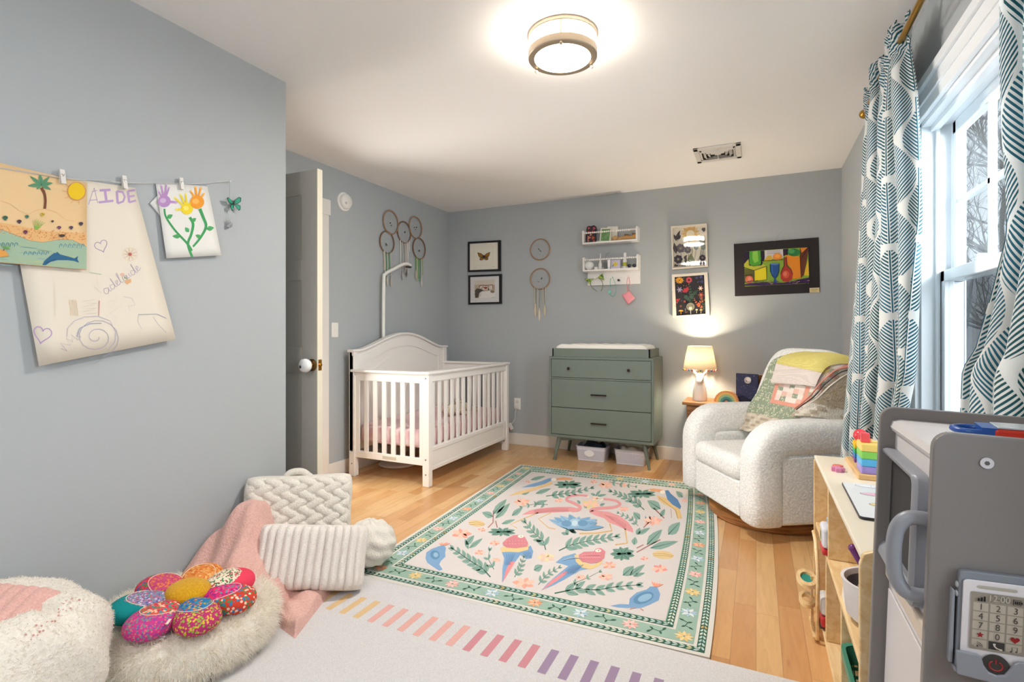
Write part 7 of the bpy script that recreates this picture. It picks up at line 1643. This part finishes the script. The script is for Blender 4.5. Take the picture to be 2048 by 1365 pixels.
# holder: back plate, side wing, lower pocket
ht = thing('phone_holder', 'grey plastic holder fixed on toy kitchen side panel, gripping phone', 'holder', (ox_, KY0, oz_))
def hs(poly, y0, y1, nm): m_ = MB(); m_.prism([(a - ox_, c - oz_) for a, c in poly], 'y', y0 - KY0, y1 - KY0); m_.build(nm, KGR, ht, bevel=.0025, seg=3)
hs([K(-1.72, -1.5), K(-1.50, -1.2), K(-1.45, 6.8), K(-1.75, 6.8)], KY0 - .012, KY0 - .0005, 'side_wing')
hs([K(-1.45, 4.95), K(-.1, 5.05), K(.12, 5.35), K(.25, 6.1), K(.55, 6.75), K(1.0, 6.95), K(1.45, 6.75), K(1.72, 6.1), K(1.95, 5.4), K(2.2, 5.1), K(3.4, 5.05), K(3.5, 8.2), K(-1.3, 7.6)], YP - .006, YP - .0008, 'front_pocket')
hs([K(-1.5, 7.0), K(3.5, 7.25), K(3.5, 8.2), K(-1.4, 7.6)], YP, KY0 - .0005, 'floor')
# red and blue toy on the kitchen's top
q = onZ(1940, 860, .975); t = thing('toy_toolbox', 'red toy case with blue ring handle lying on top of kitchen', 'toy', (q[0] + .015, q[1], .9635), math.radians(-8))
b = MB(); b.box(.012, .135, -.035, .035, .0, .020); b.build('case', M('#c6321f', .35), t, bevel=.004, seg=3)
b = MB(); b.box(.016, .130, -.031, .031, .0205, .0235); b.build('lid', M('#b9c2ca', .15), t, bevel=.001)
b = MB(); b.tube([(-.012 + .026 * math.cos(a), .0 + .030 * math.sin(a), .012) for a in [2 * PI * k / 24 for k in range(24)]], .005, 10, True); b.box(-.004, .016, -.033, .033, .004, .021); b.build('handle', M('#1c4f9e', .3), t, smooth=50)
b = MB(); b.cyl((.07, -.034, .012), (.16, -.055, .016), .010, seg=14); b.build('tool', M('#d8452e', .35), t, smooth=50)
# ================================================================== cushions, blanket and plush things by the wall
def plush(name, hexc, hex2, scale=140, st=.8): return fabric(name, hexc, scale, st, .006, hex2)
CRM = plush('cream_fur', '#efe8dc', '#f6f1e8', 160); 
def pillow(W_, H_, T_, fn=None, nu=80, nv=60, ex=5.0):
    mb = MB()
    def g(sg):
        def f(u, v):
            a, c = (u - .5) * 2, (v - .5) * 2; e = max(0, (1 - abs(a) ** ex)) ** .5 * max(0, (1 - abs(c) ** ex)) ** .5
            px_ = W_ / 2 * a * (1 - .04 * (1 - c * c) * abs(a) - .07 * abs(c) ** 7); pz = H_ / 2 * c * (1 - .04 * (1 - a * a) * abs(c) - .07 * abs(a) ** 7)
            d = T_ / 2 * e; 
            if fn: d += fn(a * W_ / 2, c * H_ / 2) * min(1, e * 1.5)
            return (px_, sg * -d, pz)
        return f
    mb.grid(g(1), nu, nv); gb = g(-1); mb.grid(lambda u, v: gb(1 - u, v), nu, nv); return mb
# round pile pouf
POUF = (-1.865, 1.20)
t = thing('fluffy_pouf', 'round cream shaggy floor pouf under patchwork flower cushion', 'pouf', (POUF[0], POUF[1], .0105))
PR_, PHt = .30, .165
def pf_(u, v):
    a = 2 * PI * u; th = PI * (v - .5); e = lambda w, p_: math.copysign(abs(w) ** p_, w)
    r_ = PR_ * e(math.cos(th), .35); z = PHt / 2 + PHt / 2 * e(math.sin(th), .8)
    return (r_ * math.cos(a), r_ * math.sin(a), z - .03 * max(0, 1 - (r_ / .2) ** 2) * (v > .5))
b = MB(); b.grid(pf_, 60, 24, closed_u=True); body = b.build('body', CRM, t, smooth=180)
pts = []
for k in range(5000):
    u, v = random.random(), .18 + .80 * random.random(); P_ = Vector(pf_(u, v)); A_ = Vector(pf_(u + .01, v)) - P_; B_ = Vector(pf_(u, min(1, v + .01))) - P_
    n_ = A_.cross(B_)
    if n_.length > 1e-9: n_ = n_.normalized(); pts.append((P_, n_ if n_.dot(P_ - Vector((0, 0, .08))) > 0 else -n_))
for u in range(0): pass
FURM = paint_mat('long_pile', .9)
nt = FURM.node_tree; pb = nt.nodes['Principled BSDF']; tl_ = nt.nodes.new('ShaderNodeBsdfTranslucent'); mx_ = nt.nodes.new('ShaderNodeMixShader'); at_ = [q for q in nt.nodes if q.type == 'ATTRIBUTE'][0]
nt.links.new(at_.outputs['Color'], tl_.inputs[0]); mx_.inputs[0].default_value = .5; nt.links.new(pb.outputs[0], mx_.inputs[1]); nt.links.new(tl_.outputs[0], mx_.inputs[2]); nt.links.new(mx_.outputs[0], nt.nodes['Material Output'].inputs[0])
b = MB(); blades(b, pts, 26000, .040, .0011, ['#f8f3e8', '#fcf8f0', '#f0e8da', '#fffcf6'], .75, random.Random(5), .35); f_o = b.build('fur', FURM, t); f_o['kind'] = 'stuff'
# plush chair at the left
BCX, BCY = -1.925, .555
t = thing('plush_lounger', 'cream sherpa child lounger at the wall holding a pink cushion', 'lounger', (BCX, BCY, .0105))
def bl_(u, v):
    a = 2 * PI * u; th = PI * (v - .5); e = lambda w, p_: math.copysign(abs(w) ** p_, w)
    ct = e(math.cos(th), .55); x = .285 * ct * e(math.cos(a), .8); y = .40 * ct * e(math.sin(a), .8); z = .20 + .21 * e(math.sin(th), .8)
    # backrest toward the wall, lap dip toward the room side
    z += .035 * max(0, -x / .3) * max(0, math.sin(th)); 
    d = math.exp(-(((x + .02) / .13) ** 2 + ((y - .06) / .17) ** 2)); z -= .13 * d * (math.sin(th) > 0)
    w = .006 * math.sin(9 * a + 3 * v * 5) ; crease = math.exp(-((y - .17 - .25 * x) / .018) ** 2) * max(0, math.sin(th)); z -= .030 * crease
    return (x + w, y + w, max(0, z))
b = MB(); b.grid(bl_, 110, 60, closed_u=True); SHP = plush('sherpa', '#e6ddcf', '#f2ece2', 90, 1.0); b.build('body', SHP, t, smooth=180)
pts = []
for k in range(9000):
    u, v = random.random(), .10 + .88 * random.random(); P_ = Vector(bl_(u, v)); A_ = Vector(bl_(u + .01, v)) - P_; B_ = Vector(bl_(u, min(1, v + .01))) - P_; n_ = A_.cross(B_)
    if n_.length > 1e-9: n_ = n_.normalized(); pts.append((P_, n_ if n_.dot(P_ - Vector((0, 0, .2))) > 0 else -n_))
b = MB(); blades(b, pts, 26000, .008, .0010, ['#f6f0e6', '#fbf7f0', '#efe7db'], 1.3, random.Random(6)); f_o = b.build('curly_pile', FURM, t); f_o['kind'] = 'stuff'
# embroidered pink sprigs
b = MB(); rnd = random.Random(3)
for (u0, v0) in ((125, 1225), (50, 1285), (80, 1265), (135, 1205)):
    q = None
    r_ = Vector(_ray(u0, v0)); best = None
    for k in range(60):
        for j in range(30):
            P_ = Vector(bl_(k / 60, .5 + j / 60)) + Vector((BCX, BCY, .0105)); d_ = P_ - Vector((0, 0, EYE)); c_ = (d_.cross(r_.normalized())).length
            if best is None or c_ < best[0]: best = (c_, P_ - Vector((BCX, BCY, .0105)))
    P_ = best[1]
    for k in range(6): b.sphere((P_.x + rnd.uniform(-.015, .02), P_.y + rnd.uniform(-.015, .02), P_.z + rnd.uniform(0, .012)), rnd.uniform(.0015, .003), 6, 5)
b.build('pink_stitching', M('#d9a39c', .8), t)['kind'] = 'stuff'
# pink striped cushion in the lounger
b = pillow(.27, .19, .09, lambda a, c: .006 * abs(math.sin(a * PI / .035)), 70, 30); tag(b.build('pink_cushion', plush('pink_plush', '#dba79d', '#e8bbb1', 150), None, (-1.925, .70, .35), rot=(math.radians(-68), math.radians(8), math.radians(30)), smooth=180), 'pink ribbed cushion lying in the cream lounger at frame edge', 'cushion')
# patchwork flower cushion
def patch(name, base, dots, scale, bc_=None, big=.52):
    m = new_mat(name, .85, lin(base), 0, .2); co = coords(m)
    n = node(m, 'ShaderNodeTexVoronoi'); n.inputs['Scale'].default_value = scale; m.node_tree.links.new(co, n.inputs['Vector'])
    r = node(m, 'ShaderNodeValToRGB'); r.color_ramp.interpolation = 'CONSTANT'; sep = node(m, 'ShaderNodeSeparateColor'); m.node_tree.links.new(n.outputs['Color'], sep.inputs[0]); m.node_tree.links.new(sep.outputs[0], r.inputs[0])
    cr = r.color_ramp; cr.elements[0].color = lin4(dots[0]); cr.elements[1].position = .999; cr.elements[1].color = lin4(dots[-1])
    for k in range(1, len(dots)): e = cr.elements.new(k / len(dots)); e.color = lin4(dots[k])
    d = E(m.node_tree, n.outputs['Distance']); setc(m, mixc(m, d.lt(big), lin(base), r.outputs[0]))
    bump(m, noise(m, co, 500, 2), .3, .001); return m
PAT = [('#c94f7c', ['#e0833c', '#c23a6a', '#e0833c', '#b8485c'], 60, '#d9455c', ['#2f8a5a', '#c92c3c', '#3a6ab0'], 40),   # 0
       ('#d98440', ['#e0a25c', '#c9682c', '#e8b070'], 45, '#d98440', ['#e0a25c', '#c9682c', '#e8b070'], 45),
       ('#e8dcc4', ['#3f7a4c', '#c22f44', '#3f8a5a', '#e8dcc4'], 60, '#e2425c', ['#e2425c'], 10),
       ('#d92c6c', ['#e86aa4', '#2f9a9c', '#7a2f8c', '#e83a5c'], 55, '#c8402c', ['#2f8a5a', '#e8c8b0', '#2f7ab0', '#c8402c'], 45),
       ('#c93a3c', ['#e0a83c', '#2c6ab0', '#e83a5c', '#e0a83c'], 50, '#c22f74', ['#e0a83c', '#c22f74', '#d9a03c'], 65),
       ('#2f7ab0', ['#c94f4c', '#3f9a8c', '#d9a03c', '#2c5aa0'], 55, '#b8346c', ['#d9b83c', '#b8346c', '#8ab03c'], 60),
       ('#d9584c', ['#3f8a9c', '#e8c0a0', '#c92c5c', '#3f8a5a'], 45, '#c93c84', ['#8a4aa0', '#d9707c', '#c93c84', '#4a9a8c'], 70),
       ('#8a86a8', ['#c9586c', '#5aa08c', '#d0c0d8', '#6a5a9c'], 65, '#128a8c', ['#128a8c'], 10)]
fc = Vector((-1.800, 1.170, .212)); t = thing('flower_cushion', 'multicoloured patchwork flower cushion with yellow centre on fluffy pouf', 'cushion', tuple(fc), 0, None, rot=(math.radians(0), math.radians(3), 0)); t.scale = (.93, .93, .93)
order = [6, 5, 4, 3, 2, 1, 0, 7]
angs = {6: -100, 5: -48, 3: 3, 2: 54, 1: 105, 0: 157, 7: -151}
for k in angs:
    a = math.radians(angs[k] + 25); c0 = (.145 * math.cos(a), .145 * math.sin(a)); ca, sa = math.cos(a), math.sin(a)
    mo_ = patch('petal_outer_%d' % k, PAT[k][3], PAT[k][4], PAT[k][5] * 2.2); mi_ = patch('petal_inner_%d' % k, PAT[k][0], PAT[k][1], PAT[k][2] * 2.2)
    def ps(u, v, ca=ca, sa=sa, c0=c0):
        an = 2 * PI * u; th = PI * (v - .5); e = lambda w, p_: math.copysign(abs(w) ** p_, w)
        l = .102 * math.cos(th) * math.cos(an); w_ = .074 * math.cos(th) * math.sin(an) * (1 + .22 * l / .102); z = .046 * e(math.sin(th), .85)
        return (c0[0] + l * ca - w_ * sa, c0[1] + l * sa + w_ * ca, z), l, w_
    b = MB(); NU, NV = 40, 24; b.grid(lambda u, v: ps(u, v)[0], NU, NV, closed_u=True)
    for fi in range(len(b.f)):
        i, j = fi % NU, fi // NU; q, l, w_ = ps((i + .5) / NU, (j + .5) / NV); b.mi[fi] = 1 if (q[2] > 0 and ((l + .030) / .075) ** 2 + (w_ / .058) ** 2 < 1) else 0
    po = b.build('petal', [mo_, mi_], t, smooth=180)
    ring = []
    for q in range(30):
        an = 2 * PI * q / 30; l = -.030 + .075 * math.cos(an); w_ = .058 * math.sin(an)
        if l < -.085: l = -.085
        rr_ = (l / .102) ** 2 + (w_ / (.074 * (1 + .22 * l / .102))) ** 2
        z = .046 * max(0, 1 - rr_) ** .42; ring.append((c0[0] + l * ca - w_ * sa, c0[1] + l * sa + w_ * ca, z + .001))
    b = MB(); b.tube(ring, .0012, 5, True); b.build('piping', M('#f0dccc', .8), po, smooth=60)
b = MB(); b.sphere((0, 0, .028), (.080, .074, .038), 36, 20); b.build('centre', fabric('yellow_wool', '#c78e0e', 190, .8, .004, '#e0ac24'), t, smooth=180)
b = MB(); a = math.radians(-62); b.box(.175, .205, -.004, .004, -.001, .001, mat=Matrix.Rotation(a + .2, 4, 'Z') @ Matrix.Translation((0, 0, .022))); b.build('care_tag', M('#e8dcc8', .7), t)
# chunky braided pillow leaning on the wall end
def knit(a, c):
    best = 0; sx_, sz_ = .078, .036
    r0 = round(c / sz_)
    for r_ in (r0 - 1, r0, r0 + 1):
        off = .5 * sx_ * (r_ % 2); k0 = round((a - off) / sx_)
        for k in (k0 - 1, k0, k0 + 1):
            x, z = a - off - k * sx_, c - r_ * sz_; an = .50 * (-1) ** r_ ; xr, zr = x * math.cos(an) + z * math.sin(an), -x * math.sin(an) + z * math.cos(an)
            q = 1 - (xr / .054) ** 2 - (zr / .025) ** 2
            if q > 0: best = max(best, q ** .5)
    return .020 * best
b = pillow(.50, .42, .12, knit, 190, 150, 9.0); o = b.build('knit_pillow', plush('chunky_chenille', '#ddd5c9', '#ece6dc', 170), None, (-1.985, 1.825, .25), rot=(math.radians(-14), math.radians(2), math.radians(42)), smooth=180); tag(o, 'large cream chunky braided pillow leaning behind the striped pillow', 'pillow')
b = MB(); b.tube(catmull([(-.07, 0, .19), (-.045, -.01, .215), (.005, -.01, .218), (.045, 0, .19)], 6), .017, 8); b.build('loop', plush('chunky_chenille_loop', '#ddd5c9', '#ece6dc', 170), o, smooth=180)
# ribbed pillow
def ribs(a, c): return .019 * (abs(math.cos(a * PI / .0345)) ** .6)
b = pillow(.47, .275, .12, ribs, 200, 50, 7.0); o = b.build('ribbed_pillow', plush('ribbed_fur', '#e6ddd6', '#f2ebe4', 190), None, (-1.755, 1.690, .162), rot=(math.radians(-22), math.radians(5), math.radians(36)), smooth=180); tag(o, 'cream pillow with thick vertical ribs, in front of the braided pillow', 'pillow')
# round knot pillow
def kb(u, v):
    a = 2 * PI * u; th = PI * (v - .5); n_ = (math.cos(th) * math.cos(a), math.cos(th) * math.sin(a), math.sin(th)); r_ = .114 + .006 * abs(math.sin(5 * a + 4 * th)) + .004 * math.sin(11 * th + 3 * a); return (r_ * n_[0] * 1.02, r_ * n_[1] * 1.02, r_ * n_[2] * .92)
b = MB(); b.grid(kb, 80, 44, closed_u=True); o = b.build('round_pillow', plush('round_chenille', '#e0dace', '#efeae2', 170), None, (-1.695, 2.00, .122), smooth=180); tag(o, 'round cream plush ball pillow beside the ribbed pillow on rug corner', 'pillow')
# pink throw heaped between wall and pillows
PNK = plush('pink_fleece', '#d6a79c', '#e4b9ae', 120, .9)
def smoothst(x): x = max(0, min(1, x)); return x * x * (3 - 2 * x)
C_ = [(-2.19, 1.20), (-2.19, 1.90), (-1.80, 1.80), (-1.66, 1.36)]
T2 = [onZ(u, v, .03)[:2] for u, v in ((560, 1180), (665, 1172), (590, 1268), (545, 1235))]
def heap(u, v):
    A_, B_, D_, G_ = [Vector(q) for q in C_]; P_ = (A_ * (1 - u) + G_ * u) * (1 - v) + (B_ * (1 - u) + D_ * u) * v
    e = smoothst(u / .04) * smoothst((1 - u) / .16) * smoothst(v / .10) * smoothst((1 - v) / .12)
    ridge = .08 + .27 * math.exp(-((u - .22) / .30) ** 2 - ((v - .62) / .30) ** 2) + .12 * math.exp(-((u - .55) / .30) ** 2 - ((v - .45) / .35) ** 2)
    fold = .018 * math.sin(11 * u + 6 * v) + .014 * math.sin(19 * v - 7 * u + 1) + .010 * math.sin(31 * u + 13 * v)
    return (P_.x + 1.95, P_.y - 1.55, max(.0, (ridge + fold) * e))
t = thing('pink_throw', 'pale pink fleece throw heaped against wall behind the flower cushion', 'throw', (-1.95, 1.55, .0105))
b = MB(); b.grid(heap, 90, 80); b.build('heap', PNK, t, smooth=180)
def tail(u, v):
    A_, B_, D_, G_ = [Vector(q) for q in T2]; P_ = (A_ * (1 - u) + B_ * u) * (1 - v) + (G_ * (1 - u) + D_ * u) * v; e = smoothst(u / .08) * smoothst((1 - u) / .08) * smoothst((1 - v) / .08) * (0.3 + .7 * smoothst((v + .3) / .2))
    return (P_.x + 1.95, P_.y - 1.55, max(0, (.042 + .010 * math.sin(8 * u + 6 * v) + .007 * math.sin(15 * v - 6 * u)) * e))
b = MB(); b.grid(tail, 50, 50); b.build('corner', PNK, t, smooth=180)
